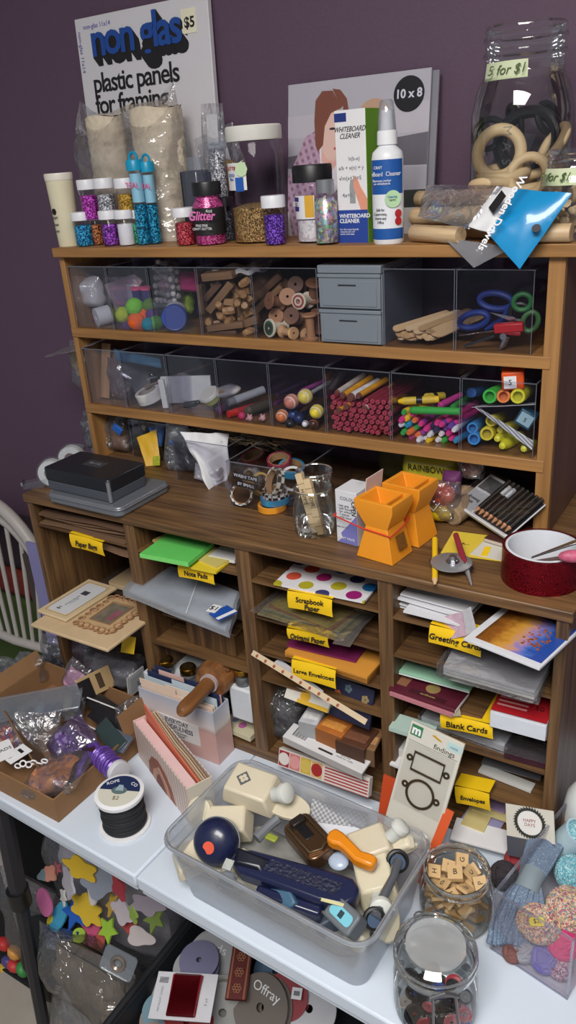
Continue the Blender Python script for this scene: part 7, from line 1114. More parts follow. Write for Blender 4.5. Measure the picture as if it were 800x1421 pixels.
for q in range(4): P('clover_leaf', MB().at(-.016+.0045*math.cos(q*PI/2+.1), .0045*math.sin(q*PI/2+.1), .0199).cyl(.0035, .0003, 0, 10), CRM, t)
t = T('paper_punch', 'round cream punch lid standing against the left bin wall', 'punch', Bt(282, 1125, .085), rot=(.9, .5, -.4), group='cream paper punches'); P('disc', MB().lathe([(0, 0), (.022, 0), (.024, .002), (.024, .012), (.022, .014), (0, .014)], 30), CRM, t)
punch(316, 1142, .08, .042, .026, .017, (.3, .0, .5), 'cream punch lying behind the navy dome', None, CRM, False); punch(278, 1185, .055, .044, .026, .014, (.2, -.1, .9), 'cream punch low at the left corner under the navy dome', None, CRM, False); punch(335, 1218, .05, .035, .018, .01, (0, .2, .6), 'pale punch under the tape gun, near the front wall', None, CRL, False)
punch(516, 1175, .095, .037, .028, .018, (.1, -.25, .7), 'cream punch with dark window at the right rear of the bin', .0145); punch(520, 1215, .078, .042, .03, .02, (.2, .3, -.9), 'cream punch at the right centre under the orange lever', .017, mat((206, 198, 172), .45)); punch(552, 1168, .1, .026, .018, .007, (.3, -.5, .5), 'cream punch lever standing at the right rear wall', None, CRM, False); punch(455, 1262, .055, .04, .016, .012, (0, 0, .2), 'cream punch lying low beneath the navy gun front', None, CRL, False)
P('dark_window', MB().at(0, 0, .0165).box(-.009, .009, -.008, .008, 0, .0006), mat((90, 104, 116), .3, .4), [o for o in bpy.data.objects if o.get('label', '').startswith('cream punch with dark window')][0])
# navy tape gun
NV = mat((26, 32, 66), .3, coat=.3); t = T('navy_tape_gun', 'long navy blue adhesive tape gun with yellow teeth lying across the bin', 'tape gun', Bt(410, 1215, .095)); a, b = Bt(330, 1178, .10)-t.location, Bt(498, 1232, .092)-t.location; d = b-a; rz = math.atan2(d.y, d.x); L_ = d.length; t.rotation_euler = (.25, -math.asin(d.z/L_), rz); h2 = L_/2
def xz(poly, y0, y1):
    mb = MB(); mb.M = Matrix(((1, 0, 0, 0), (0, 0, -1, 0), (0, 1, 0, 0), (0, 0, 0, 1))); return mb.prism(poly, -y1, -y0)
body = MB().prism([(-h2-.005, -.012), (-h2+.02, -.026), (h2-.05, -.03), (h2-.012, -.026), (h2, -.012), (h2+.002, .006), (h2-.012, .017), (h2-.04, .018), (-h2+.02, .012)], -.018, .014); P('body', body, NV, t, .005)
P('grid_panel', MB().prism([(-h2+.05, -.012), (h2-.03, -.015), (h2-.02, .004), (-h2+.06, .006)], .014, .0148), mat((20, 25, 54), .5, bump=1, scale=220), t); P('side_ledge', MB().at(-.0, -.034, -.012).box(-h2*.5, h2*.55, -.01, .006, -.016, .012), NV, t, .004)
P('teeth', MB().prism([(h2-.045, -.0295), (h2-.012, -.0275), (h2-.012, -.023), (h2-.045, -.025)], .014, .0155), mat((206, 200, 150), .5), t)
P('dark_wing', MB().hull8([(-h2+.005, -.02, .012), (-h2+.055, -.018, .012), (-h2+.06, .006, .012), (-h2+.0, .008, .012)], [(-h2+.012, -.016, .02), (-h2+.045, -.012, .018), (-h2+.05, .002, .018), (-h2+.006, .004, .022)]), mat((14, 17, 34), .3), t, .002); P('white_reel', MB().at(-h2+.0, -.03, -.008, PI/2-.3, .4).cyl(.013, .012), mat((130, 136, 146), .4), t); P('grip_strip', MB().at(-h2-.0, -.022, .012).box(-.007, .007, -.008, .008, 0, .004), mat((176, 180, 176), .5, var=.4, scale=200), t)
p_ = Bt(300, 1168, .10); dm = T('navy_dome_punch', 'round navy dome tape dispenser with a coral sticker at the left of the bin', 'tape dispenser', p_, rot=(.95, .12, .25)); P('dome', MB().at(z=-.02).lathe([(0, -.008), (.026, -.008), (.034, 0), (.0365, .012), (.035, .026), (.028, .036), (.016, .041), (0, .042)], 34), NV, dm); P('coral_sticker', MB().at(-.004, -.006, .0222, .12, -.1).cyl(.0095, .0012, -.0012, 22), mat((226, 92, 66), .5), dm); P('pale_seam', MB().at(z=-.008).lathe([(.0357, 0), (.0372, .002), (.0357, .004)], 34), mat((150, 156, 164), .4), dm)
# bronze punch with orange lever
BR = mat((112, 84, 62), .28, .75, var=.1); t = T('bronze_punch', 'brown bronze metal hole punch with a bright orange lever', 'punch', Bt(430, 1165, .095), rot=(.15, 0, -.45)); P('body', MB().prism(rr(.086, .05, .014), -.016, .01), BR, t, .003); P('top_rail', MB().tube([(-.034, -.017, .012), (.03, -.017, .012), (.036, 0, .012), (.03, .017, .012), (-.034, .017, .012)], .003, 8), mat((140, 118, 92), .25, .9), t); P('slot', MB().box(-.026, .006, -.008, .008, .0095, .0115), BLACK, t, .001); P('pin_block', MB().box(-.036, -.022, -.012, .012, .008, .02), mat((50, 44, 42), .4, .4), t, .002)
OL = mat((226, 136, 22), .35, coat=.2); a, b = Bt(460, 1158, .125), Bt(518, 1198, .118); d = b-a; L_ = d.length; lv = T('orange_lever', 'curved bright orange punch lever lying across the bronze punch', 'lever', a, rot=(.1, -math.asin(d.z/L_), math.atan2(d.y, d.x))); P('lever', MB().prism([(0, -.012), (.012, -.013), (.02, -.009), (.03, -.009), (L_*.7, -.014), (L_*.92, -.01), (L_+.004, -.007), (L_+.003, .009), (L_*.9, .01), (L_*.7, .004), (.03, .009), (.014, .012), (0, .011), (-.004, 0)], -.013, .006), OL, lv, .004)
t = T('blue_lever', 'grey blue rounded plastic lever near the front wall of the bin', 'lever', Bt(390, 1235, .085), rot=(.7, 0, -.35)); P('lever', MB().prism(blob(-.012, 0, .022, .016, 16, 1.2, 5.0)+[(.03, -.012), (.036, .004), (.01, .012)], -.006, .006), mat((70, 104, 130), .4), t, .003)
t = T('sticker_punch', 'dark grey square punch with a pale blue sticker at the bin front', 'punch', Bt(478, 1272, .085), rot=(.55, 0, -.35)); P('body', MB().prism(rr(.052, .034, .006), -.022, .01), mat((104, 110, 116), .4), t, .003); P('blue_sticker', MB().prism(rr(.04, .017, .006), .0102, .0108), mat((122, 196, 214), .5), t); P('print', MB().box(-.004, .004, -.005, .005, .0108, .0112), mat((40, 60, 70), .5, var=.5, scale=300), t)
t = T('chrome_cutter', 'grey and chrome corner cutter standing along the right wall of the bin', 'cutter', Bt(535, 1235, .09)); a, b = Bt(552, 1195, .1)-t.location, Bt(520, 1275, .08)-t.location; P('arm', MB().tube([a, a.lerp(b, .3)+Vector((.004, 0, .004)), a.lerp(b, .6), b], [.008, .006, .007, .01], 10), mat((150, 156, 164), .25, .8), t)
for p2, r_ in ((a, .014), (b, .013)): P('black_ring', MB().at(p2.x, p2.y, p2.z, .9, .3, .4).torus(r_, .0035, 22, 7), BLACK, t); P('blue_pad', MB().at(p2.x, p2.y, p2.z-.002, .9, .3, .4).cyl(r_*.8, .004), mat((66, 84, 110), .4), t)
t = T('grey_lever', 'grey angled plastic lever behind the tape gun', 'lever', Bt(368, 1148, .095)); P('lever', MB().tube([Bt(356, 1164, .095)-t.location, Bt(372, 1148, .1)-t.location, Bt(386, 1136, .105)-t.location], [.009, .007, .008], 8), mat((112, 116, 122), .4), t); P('pad', MB().at(.02, -.012, -.004).box(-.01, .01, -.006, .006, 0, .005), mat((150, 160, 60), .5), t, .002)
t, w_, h_ = card('white_paper_sheet', 'white paper sheet lying under the punches at the back of the bin', 'paper', Bt(400, 1150, .07), Bt(490, 1180, .075), Bt(430, 1095, .085), .001, mat((214, 216, 224), .6))
MESH = stripes('grey_mesh', (120, 122, 128), (176, 176, 180), 240); card('grey_mesh_strip', 'grey mesh strip along the back of the bin', 'mesh', Bt(428, 1140, .075), Bt(506, 1160, .075), Bt(432, 1108, .1), .0015, MESH)
t = T('glass_lens', 'pale blue round lens under the orange lever', 'lens', Bt(470, 1195, .088), rot=(.3, 0, 0)); P('lens', MB().ball(.016, .014, .006, 20, 8), mat((176, 192, 214), .25), t)
S('punch_heap', MB().prism(rr(.27, .13, .03), 0, .034), mat((150, 150, 146), .6, var=.6, scale=26), 'jumbled layer of grey and cream punches at the bottom of the bin', 'punch', (.763, -.4465, TT+.0035), rz=math.radians(-2.4), bevel=.01)
for k, (px, py) in enumerate(((330, 1255), (380, 1280), (430, 1300), (470, 1325), (300, 1235), (520, 1310), (405, 1270))): o = punch(px, py, .04, .026, .018, .012, (.4*k, .3, k), 'punch seen dimly through the front wall of the bin, %s' % ('leftmost', 'fourth from the left', 'rightmost', 'third from the left', 'second from the right', 'second from the left', 'third from the right')[k], None, (CRM, mat((70, 80, 96), .5), CRL)[k % 3], False); o.location = (.64+.042*((k*3) % 7), -.49+.004*(k % 3)-.0018*((k*3) % 7), TT+.046+.006*(k % 2))
# ---- jar of letter tiles
t = T('glass_jar', 'open glass jar of wooden letter tiles beside the plastic bin', 'jar', (.991, -.362, tz)); LJ = t.location
P('glass', MB().lathe([(0, .003), (.047, .001), (.053, .006), (.055, .02), (.055, .058), (.051, .07), (.047, .076), (.0465, .09)], 44), GLASS, t); P('rim', MB().at(z=.09).torus(.0465, .0028, 44, 8), clear('glass_rim', (0, 0, 0)), t); P('rim', MB().at(z=.08).torus(.048, .0016, 44, 6), clear('glass_rim', (0, 0, 0)), t)
TLW = mat((206, 172, 124), .6, var=.12); tm = MB().box(-.0095, .0095, -.0095, .0095, -.0025, .0025).mesh('letter_tile', [TLW]); LT = 'BEASTORNILHDMUPCGW'
for k in range(54):
    lay = k//9; q = k % 9; a_ = q*.785+lay*.5; rr_ = (0 if q == 8 else .038 if q % 2 else .026)*(.95 if lay < 5 else .9); o = P('letter_tile', tm, None); o.location = LJ+Vector((rr_*math.cos(a_), rr_*math.sin(a_), .008+.0128*lay+.004*rnd.random())); o.rotation_euler = (rnd.uniform(-.7, .7), rnd.uniform(-.7, .7), rnd.random()*3)
    if k == 53: o.location = LJ+Vector((-.002, -.002, .084)); o.rotation_euler = (.2, -.1, .4); o.scale = (1.15, 1.15, 1.6)
    o['label'] = 'wooden tile printed B on top of the pile in the tile jar' if k == 53 else 'small square wooden letter tile in the open glass jar'; o['category'] = 'tile'
    if k != 53: o['group'] = 'wooden letter tiles'
    if lay >= 4: text('B' if k == 53 else LT[k % 18], .0105, INK, o, (0, 0, .0027), rot=(0, 0, 0))
# ---- clip top jar
t = T('clip_top_jar', 'glass clip top jar with a closed glass lid and wire bail at the table front', 'jar', (1.018, -.513, tz)); CJ = t.location; R_ = .056
P('glass', MB().lathe([(0, .004), (R_*.86, .002), (R_*.97, .007), (R_, .018), (R_*.99, .06), (R_*.93, .076), (R_*.86, .082), (R_*.85, .088)], 48), GLASS, t)
P('lid', MB().lathe([(R_*.86, .089), (R_*.94, .09), (R_*.95, .098), (R_*.9, .106), (R_*.74, .111), (R_*.7, .108)], 48), GLASS, t); P('lid_pane', MB().lathe([(R_*.7, .108), (R_*.5, .106), (0, .106)], 48), clear('lid_glare_glass', (250, 252, 252), .1, .6, .08, haze=.5, hazec=(238, 242, 244)), t); t.scale = (1, 1, 1.13)  # whitish haze of the lid pane paints in the reflected ceiling light
for z, r_ in ((.086, R_*.93), (.091, R_*.95), (.1, R_*.94), (.108, R_*.72)): P('glass_ring', MB().at(z=z).torus(r_, .0018, 48, 7), clear('glass_rim', (0, 0, 0)), t)
WIRE = mat((150, 150, 154), .3, .9); fd = Vector((CAM.x-CJ.x+.18, CAM.y-CJ.y, 0)).normalized(); sd = Vector((-fd.y, fd.x, 0)); e = fd*(R_*1.0)
P('neck_wire', MB().at(z=.081).torus(R_*.9, .0012, 48, 6), WIRE, t); P('bail', MB().tube([e*.95-sd*.014+Vector((0, 0, .088)), e*1.2-sd*.016+Vector((0, 0, .05)), e*1.36-sd*.014+Vector((0, 0, .018)), e*1.42+Vector((0, 0, .012)), e*1.36+sd*.014+Vector((0, 0, .018)), e*1.2+sd*.016+Vector((0, 0, .05)), e*.95+sd*.014+Vector((0, 0, .088))], .0018, 8), WIRE, t); P('bail_hinge', MB().tube([e*1.0-sd*.018+Vector((0, 0, .088)), e*1.02+Vector((0, 0, .096)), e*1.0+sd*.018+Vector((0, 0, .088))], .0026, 8), WIRE, t)
for k in (-1, 1): P('back_loop', MB().at(*(-e*1.02+sd*.011*k+Vector((0, 0, .092))), PI/2-.3, 0, math.atan2(fd.y, fd.x)+PI/2).torus(.0065, .0014, 18, 6), WIRE, t)
text('A FEW BUTTONS', .008, clear('emboss', (0, 0, 0)), t, fd*(R_*.995)+Vector((0, 0, .058)), rot=(PI/2, 0, math.atan2(fd.y, fd.x)+PI/2))
def button(x, y, z, r_, m, label, rot): 
    o = S('button', MB().lathe([(r_*.22, .0005), (r_*.8, .0005), (r_, .0018), (r_, .0034), (r_*.86, .0042), (r_*.72, .003), (r_*.22, .003), (r_*.22, .0005)], 22), m, label, 'button', CJ+Vector((x, y, z)), rot=rot, group='buttons in the clip top jar'); return o
bc = [(24, 22, 26), (30, 28, 32), (170, 26, 44), (60, 90, 170), (206, 110, 120), (200, 190, 186), (40, 60, 140), (36, 30, 34), (190, 60, 70)]; bn = ['black', 'charcoal', 'red', 'blue', 'pink', 'white', 'navy blue', 'dark brown', 'coral red']
for k in range(40):
    a_ = k*2.4; q = .044*math.sqrt((k % 16+.5)/16); c_ = (0, 1, 7)[k % 3] if k % 4 else 2+(k//4) % 7; button(q*math.cos(a_), q*math.sin(a_), .008+.0085*(k//16)+.004*rnd.random(), .0085+.004*rnd.random(), mat(bc[c_], .35), '%s round button in the clip top jar' % bn[c_], (rnd.uniform(-.6, .6), rnd.uniform(-.6, .6), 0))
for k, (u, v, c_, r_, lab) in enumerate(((-.022, .034, 2, .012, 'big red button pressed against the front left glass'), (.024, .033, 3, .012, 'big blue button against the front right glass'), (.012, .044, 4, .011, 'pink button at the lower front right of the jar'), (.03, .044, 8, .010, 'coral button above the blue one'), (.0, .036, 0, .019, 'very large black button at the front centre of the jar'), (-.034, .046, 0, .014, 'black button above the red one'), (-.012, .02, 6, .011, 'navy blue button at the bottom front'))):
    p_ = sd*u+fd*math.sqrt(max(.0001, .047**2-u*u)); button(p_.x, p_.y, v-.008, r_, mat(bc[c_], .3), lab, (PI/2-.5, 0, math.atan2(fd.y, fd.x)+PI/2))
# ---- acrylic box of yarn
ang = math.atan2(-.4228+.3989, 1.1678-1.0555); t = T('acrylic_box', 'clear acrylic open box of cord and yarn at the right edge of the table', 'box', (1.056, -.395, tz), ang); wY, dY, hY = .116, .215, .113
YB = clear('yarn_box_acrylic', (248, 246, 247), .008, .12, .05); EDG = clear('acrylic_rim', (0, 0, 0))
P('box_floor', B(0, wY, 0, dY, 0, .003), YB, t); P('front_wall', B(0, wY, 0, .003, .003, hY), YB, t); P('side_wall', B(0, .003, .003, dY-.003, .003, hY), YB, t); P('side_wall', B(wY-.003, wY, .003, dY-.003, .003, hY), YB, t); P('back_wall', B(0, wY, dY-.003, dY, .003, hY), YB, t)
for q in (B(-.0005, .0035, -.0005, dY, hY, hY+.0015), B(0, wY, -.0005, .0035, hY, hY+.0015), B(-.0008, .002, -.0008, .002, 0, hY), B(wY-.002, wY+.0008, -.0008, .002, 0, hY), B(0, wY, -.0008, .001, 0, .003)): P('edge', q, EDG, t)
def yarnmat(name, cs_, sc=90):
    if name in MATS: return MATS[name]
    m, n, l, b = _new(name); tc = n.new('ShaderNodeTexCoord'); w = n.new('ShaderNodeTexNoise'); w.inputs['Scale'].default_value = sc; w.inputs['Detail'].default_value = 2; l.new(tc.outputs['Object'], w.inputs[0]); r = n.new('ShaderNodeValToRGB'); r.color_ramp.interpolation = 'CONSTANT'; l.new(w.outputs[0], r.inputs[0]); e = r.color_ramp.elements; N = len(cs_); e[0].position = 0; e[0].color = lin(cs_[0]); e[1].position = .34; e[1].color = lin(cs_[1])
    for i in range(2, N): q = e.new(.34+.34*(i-1)/max(1, N-1)); q.color = lin(cs_[i])
    l.new(r.outputs[0], b.inputs['Base Color']); b.inputs['Roughness'].default_value = .9; MATS[name] = m; return m
Yp = lambda px, py, h: at(px, py, z=TT+h)
# macrame cord skein
CB = yarnmat('slate_cord', [(84, 100, 124), (120, 138, 160), (98, 116, 140), (134, 150, 170)], 320); sk = T('cord_skein', 'slate blue grey cord skein tied with a paper band in the acrylic box', 'cord', Yp(722, 1240, .06)); a, m_, b = Yp(757, 1172, .085)-sk.location, Yp(735, 1225, .078)-sk.location, Yp(716, 1284, .05)-sk.location
for k in range(14):
    u = (k-6.5)/6.5; z = .010*math.cos(u*1.5); s_ = Vector((.016*u, .004*u, z)); e1 = Vector((.022*u, .006*u, z*.6)); P('cord_strand', MB().tube([a+e1*.9+Vector((0, .01, -.02)), a+e1, a.lerp(m_, .5)+s_*1.1, m_+s_*.75, m_.lerp(b, .4)+Vector((.024*u, .006*u, z*(1+.5*(k % 2)))), b+Vector((.029*u, .008*u, z-.004+.004*(k % 3))), b+Vector((.03*u+.004*math.sin(k), -.014+.008*u, z-.028)), b+Vector((.026*u, -.004, -.044))], .0045, 7), CB, sk)
P('paper_band', MB().tube([m_+(a-m_)*.24, m_, m_+(b-m_)*.2], [.0185, .0175, .0185], 16, cap=False), mat((128, 142, 150), .6), sk)
def yball(px, py, h, r_, m, label, sq=(1, 1, 1), name='yarn_ball', n=16, wr=.0028, rot=(0, 0, 0)):
    t = T(name, label, 'yarn', Yp(px, py, h), rot=rot); P('core', MB().ball(r_*.94*sq[0], r_*.94*sq[1], r_*.94*sq[2], 20, 12), m, t); mb = MB()
    for k in range(n): mb.tube([(r_*sq[0]*(math.cos(q)*math.cos(k*1.3)-math.sin(q)*math.sin(k*1.3)*math.cos(k*.9)), r_*sq[1]*(math.cos(q)*math.sin(k*1.3)+math.sin(q)*math.cos(k*1.3)*math.cos(k*.9)), r_*sq[2]*math.sin(q)*math.sin(k*.9)) for q in [2*PI*i/18 for i in range(18)]], wr, 5, True)
    P('yarn_windings', mb, m, t); return t
MC = yarnmat('multicolour_yarn', [(96, 110, 150), (190, 90, 70), (206, 196, 190), (206, 160, 90), (90, 150, 160), (176, 90, 110)], 210)
t = yball(748, 1282, .062, .027, MC, 'multicolour yarn ball with a yellow tag at the front of the acrylic box', (1.1, .9, .85)); P('yellow_tag', MB().at(.0, -.014, .019, .5, 0, .5).prism(rr(.02, .011, .004), 0, .003), mat((226, 206, 40), .5), t); text('$2', .008, INK, t, (0, -.0155, .0226), rot=(.5, 0, .5))
yball(790, 1262, .066, .03, MC, 'second multicolour yarn ball behind the tagged one at the right', (1, 1.1, .8)); yball(782, 1310, .045, .02, mat((206, 54, 116), .9, var=.15, bump=.4), 'hot pink yarn ball at the right of the box', (1, 1, .95)); yball(757, 1330, .02, .0185, mat((116, 110, 176), .9, var=.15, bump=.4), 'lilac yarn ball at the bottom front of the box'); yball(778, 1342, .018, .015, yarnmat('mauve_yarn', [(150, 90, 120), (190, 160, 176), (120, 80, 110), (196, 176, 186)], 200), 'mauve flecked yarn ball at the bottom right'); yball(728, 1318, .018, .016, mat((150, 152, 160), .9, var=.3, bump=.5), 'grey fuzzy yarn ball at the bottom left'); yball(712, 1322, .014, .012, mat((120, 80, 76), .9, var=.3), 'dull red brown yarn scrap ball at the bottom left corner'); yball(720, 1195, .02, .02, mat((150, 50, 56), .9, var=.3), 'dark red yarn ball at the back left of the box'); yball(795, 1212, .06, .024, yarnmat('teal_yarn', [(60, 130, 150), (150, 196, 206), (90, 160, 176), (176, 206, 210)], 200), 'teal and white yarn ball at the right edge'); yball(700, 1215, .02, .02, mat((56, 50, 56), .9, var=.3), 'charcoal yarn ball at the left rear of the box')
t = T('label_wrap', 'pale blue paper wrapped skein at the top right corner of the box', 'yarn', Yp(792, 1165, .085), rot=(.3, .4, .6)); P('wrap', MB().at(z=-.025).cyl(.022, .05), mat((176, 200, 210), .6, var=.15, scale=80), t); P('yarn_end', MB().at(z=.022).ball(.02, .02, .014, 16, 8), yarnmat('teal_yarn', []), t)
# ================================================================ BELOW AND BESIDE THE TABLE
def fbag(name, label, c_, w, h, d, m, seed, wob=.15, rot=(0, 0, 0)):
    t = T(name, label, 'bag', c_, rot=rot); P('film', MB().bag(w, h, d, seed, wob, n=30, m=18), m, t); return t
# dark box under the foam shapes bag
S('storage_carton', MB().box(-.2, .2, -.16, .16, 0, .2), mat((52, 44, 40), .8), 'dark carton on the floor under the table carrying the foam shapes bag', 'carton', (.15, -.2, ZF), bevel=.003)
fb = fbag('foam_shape_bag', 'big clear bag of bright foam cut out shapes under the table', (.14, -.29, ZF+.2005), .38, .36, .17, CBAG, 4, .12)
P('foam_filling', MB().at(0, .01, .01).bag(.33, .31, .12, 4, .15), mat((200, 196, 200), .8, var=.3, scale=26), fb)
def star(r, n=5, k=.45): return [((r if i % 2 == 0 else r*k)*math.cos(PI*i/n), (r if i % 2 == 0 else r*k)*math.sin(PI*i/n)) for i in range(2*n)]
shp = [(105, 1265, (30, 90, 180), star(.045)), (82, 1272, (60, 150, 190), blob(0, 0, .022, .036, 16)), (62, 1252, (206, 110, 160), blob(0, 0, .03, .026, 5)), (120, 1262, (214, 180, 50), blob(0, 0, .045, .03, 9)), (112, 1205, (206, 170, 40), blob(0, 0, .04, .02, 8)), (70, 1275, (220, 200, 50), blob(0, 0, .012, .013, 10)), (128, 1285, (190, 80, 120), blob(0, 0, .03, .02, 6)), (150, 1290, (150, 190, 60), star(.03, 5, .5)), (95, 1225, (190, 186, 196), blob(0, 0, .035, .03, 8)), (140, 1225, (130, 136, 150), blob(0, 0, .04, .03, 7)), (165, 1232, (170, 60, 70), blob(0, 0, .03, .018, 7)), (110, 1298, (160, 190, 60), blob(0, 0, .02, .014, 5)), (180, 1285, (176, 70, 70), blob(0, 0, .022, .016, 6)), (215, 1275, (110, 130, 60), star(.03)), (195, 1300, (180, 170, 170), blob(0, 0, .03, .02, 6)), (205, 1255, (150, 140, 150), blob(0, 0, .04, .02, 8)), (140, 1300, (190, 90, 80), blob(0, 0, .02, .018, 6)), (88, 1245, (200, 200, 196), star(.02)), (155, 1255, (196, 160, 60), star(.026)), (170, 1265, (190, 180, 186), blob(0, 0, .03, .024, 7)), (70, 1212, (190, 130, 110), blob(0, 0, .02, .016, 7)), (80, 1205, (160, 90, 100), star(.016)), (60, 1215, (120, 140, 150), blob(0, 0, .016, .014, 6)), (185, 1268, (150, 180, 80), blob(0, 0, .018, .016, 8)), (130, 1240, (210, 206, 206), blob(0, 0, .024, .022, 6))]
wn = {0: 'star', 1: 'shape'}
def cname(c_):
    import colorsys
    h_, s_, v_ = colorsys.rgb_to_hsv(*[q/255 for q in c_]); h_ *= 360
    if s_ < .2: return 'pale grey'
    return ('red' if h_ < 12 or h_ > 345 else 'orange' if h_ < 38 else 'yellow' if h_ < 56 else 'lime green' if h_ < 95 else 'light blue' if h_ < 203 else 'deep blue' if h_ < 250 else 'pink')
for k, (px, py, c_, poly) in enumerate(shp):
    if len(poly) < 10:
        n_, rx_, rz_ = len(poly), max(q[0] for q in poly), max(q[1] for q in poly); poly = [(rx_*f*math.cos(a), rz_*f*math.sin(a)) for a in [2*PI*i/30 for i in range(30)] for f in [1+.2*math.sin(a*(n_-3)+k)]]
    p_ = at(px, py, y=-.388-.008*(k % 3)); S('foam_shape', MB().prism(poly, -.0025, .0025), mat(c_, .8), '%s foam %s in the bag under the table, %s part' % (cname(c_), 'star' if len(poly) == 10 and poly[1][0] < .8*poly[0][0] else 'cut out', ('upper ' if py < 1240 else 'lower ' if py > 1275 else 'middle ')+('left' if px < 100 else 'right' if px > 150 else 'centre')), 'foam shape', p_, rot=(PI/2-.55+rnd.uniform(-.3, .3), rnd.uniform(-.3, .3), rnd.uniform(-.6, .6)), group='foam cut out shapes')
t = fbag('clear_parts_bag', 'large shiny clear bag with tan and white bits in front of the foam shapes bag', (.19, -.455, ZF+.0005), .27, .40, .13, clear('loose_bag', (246, 247, 250), .1, .55, .1, haze=.16, hazec=(170, 168, 165), wrinkle=1, wscale=22), 14, .25)
P('tan_bits', MB().at(0, 0, .2).bag(.2, .15, .08, 22, .3), mat((120, 104, 86), .7, var=.4, scale=40), t); P('lower_bits', MB().at(0, 0, .01).bag(.22, .2, .1, 26, .3), mat((150, 150, 150), .6, var=.3, scale=30), t)
p_ = at(165, 1336, y=-.505); tg = T('round_bead_pack', 'small clear packet of silver rings lying on the shiny clear bag', 'packet', p_, rot=(PI/2-.5, .3, .2)); P('packet', MB().prism(rr(.07, .05, .008), 0, .003), SOFTBIN, tg); P('rings', MB().at(0, 0, .003).torus(.012, .005, 20, 7), mat((150, 140, 130), .3, .7, var=.4), tg)
t, w_, h_ = card('blue_top_pouch', 'flat clear pouch with a dark blue top edge tucked beside the foam shapes bag', 'pouch', at(45, 1305, y=-.42), at(112, 1322, y=-.42), at(46, 1278, y=-.40), .004, mat((40, 70, 130), .4)); P('white_edge', MB().box(0, w_, -.006, .004, 0, .005), mat((176, 186, 200), .4), t)
lb_ = fbag('toy_bag', 'clear bag with red green and yellow toys at the far left behind the table leg', (-.12, -.36, ZF+.0005), .2, .34, .12, CBAG, 19, .2)
for px, py, c_ in ((5, 1310, (190, 50, 50)), (20, 1340, (200, 60, 60)), (32, 1345, (60, 140, 70)), (12, 1335, (80, 70, 130)), (6, 1345, (206, 170, 60)), (20, 1322, (214, 150, 70))): S('toy_piece', MB().ball(.022, .016, .02, 9, 6), mat(c_, .5), '%s plastic toy piece in the bag at the left edge' % {190: 'dark red', 200: 'bright red', 60: 'green', 80: 'violet', 206: 'yellow', 214: 'orange'}[c_[0]], 'toy', at(px, py, y=-.415), rot=(rnd.random(), rnd.random(), 0), group='toy pieces in the left bag')
S('dark_filler_bag', MB().bag(.46, .76, .08, 6, .1, bottom=.9, top=.6), mat((16, 16, 18), .7), 'tall black cloth bag added to darken the back under the table', 'bag', (.03, -.01, ZF)); S('dark_filler_bag', MB().bag(.15, .28, .12, 5, .2), mat((20, 20, 22), .5), 'black cloth bag on the floor behind the table leg', 'bag', (-.035, -.39, ZF+.007), rz=.2)  # tall bag is invented, it darkens the gap under the table
fbag('grey_bag', 'crinkled grey bag, film darkened for the shade behind the leg', (-.13, -.16, ZF+.0075), .14, .6, .12, clear('darkened_bag_film', (200, 195, 195), .03, .15, .3, haze=.7, hazec=(34, 32, 33), wrinkle=.8), 31, .25)  # shade behind the leg is put into the near-black film colour
# black bin of ribbon
BP = mat((34, 36, 40), .45); t = T('black_storage_bin', 'black plastic bin full of ribbon spools under the table front', 'bin', (.615, -.43, ZF+.0005)); HB = .385
P('tub', ringwall(.44, .3, .52, .38, .03, 0, HB, .004), BP, t); P('rim', MB().tube([(x, y, HB) for x, y in rr(.535, .395, .045)], .009, 8, True), BP, t)
rb = ZF+HB-.03
def spoolR(px, py, z, R, wd, rot, cr, cs_, label, name='ribbon_spool', txt=None):
    t = T(name, label, 'ribbon', at(px, py, z=z), rot=rot, group='ribbon spools in the black bin'); P('ribbon', MB().lathe([(R*.4, -wd/2), (R*.88, -wd/2), (R*.88, wd/2), (R*.4, wd/2)], 34), mat(cr, .35, var=.1), t)
    for s_ in (-1, 1): P('disc', MB().lathe([(R*.14, s_*wd/2), (R, s_*wd/2), (R, s_*(wd/2+.002)), (R*.14, s_*(wd/2+.002)), (R*.14, s_*wd/2)], 36), mat(cs_, .5), t)
    if txt: text(txt, R*.42, WHITE, t, (0, R*.5, wd/2+.0026), rot=(0, 0, 0))
    return t
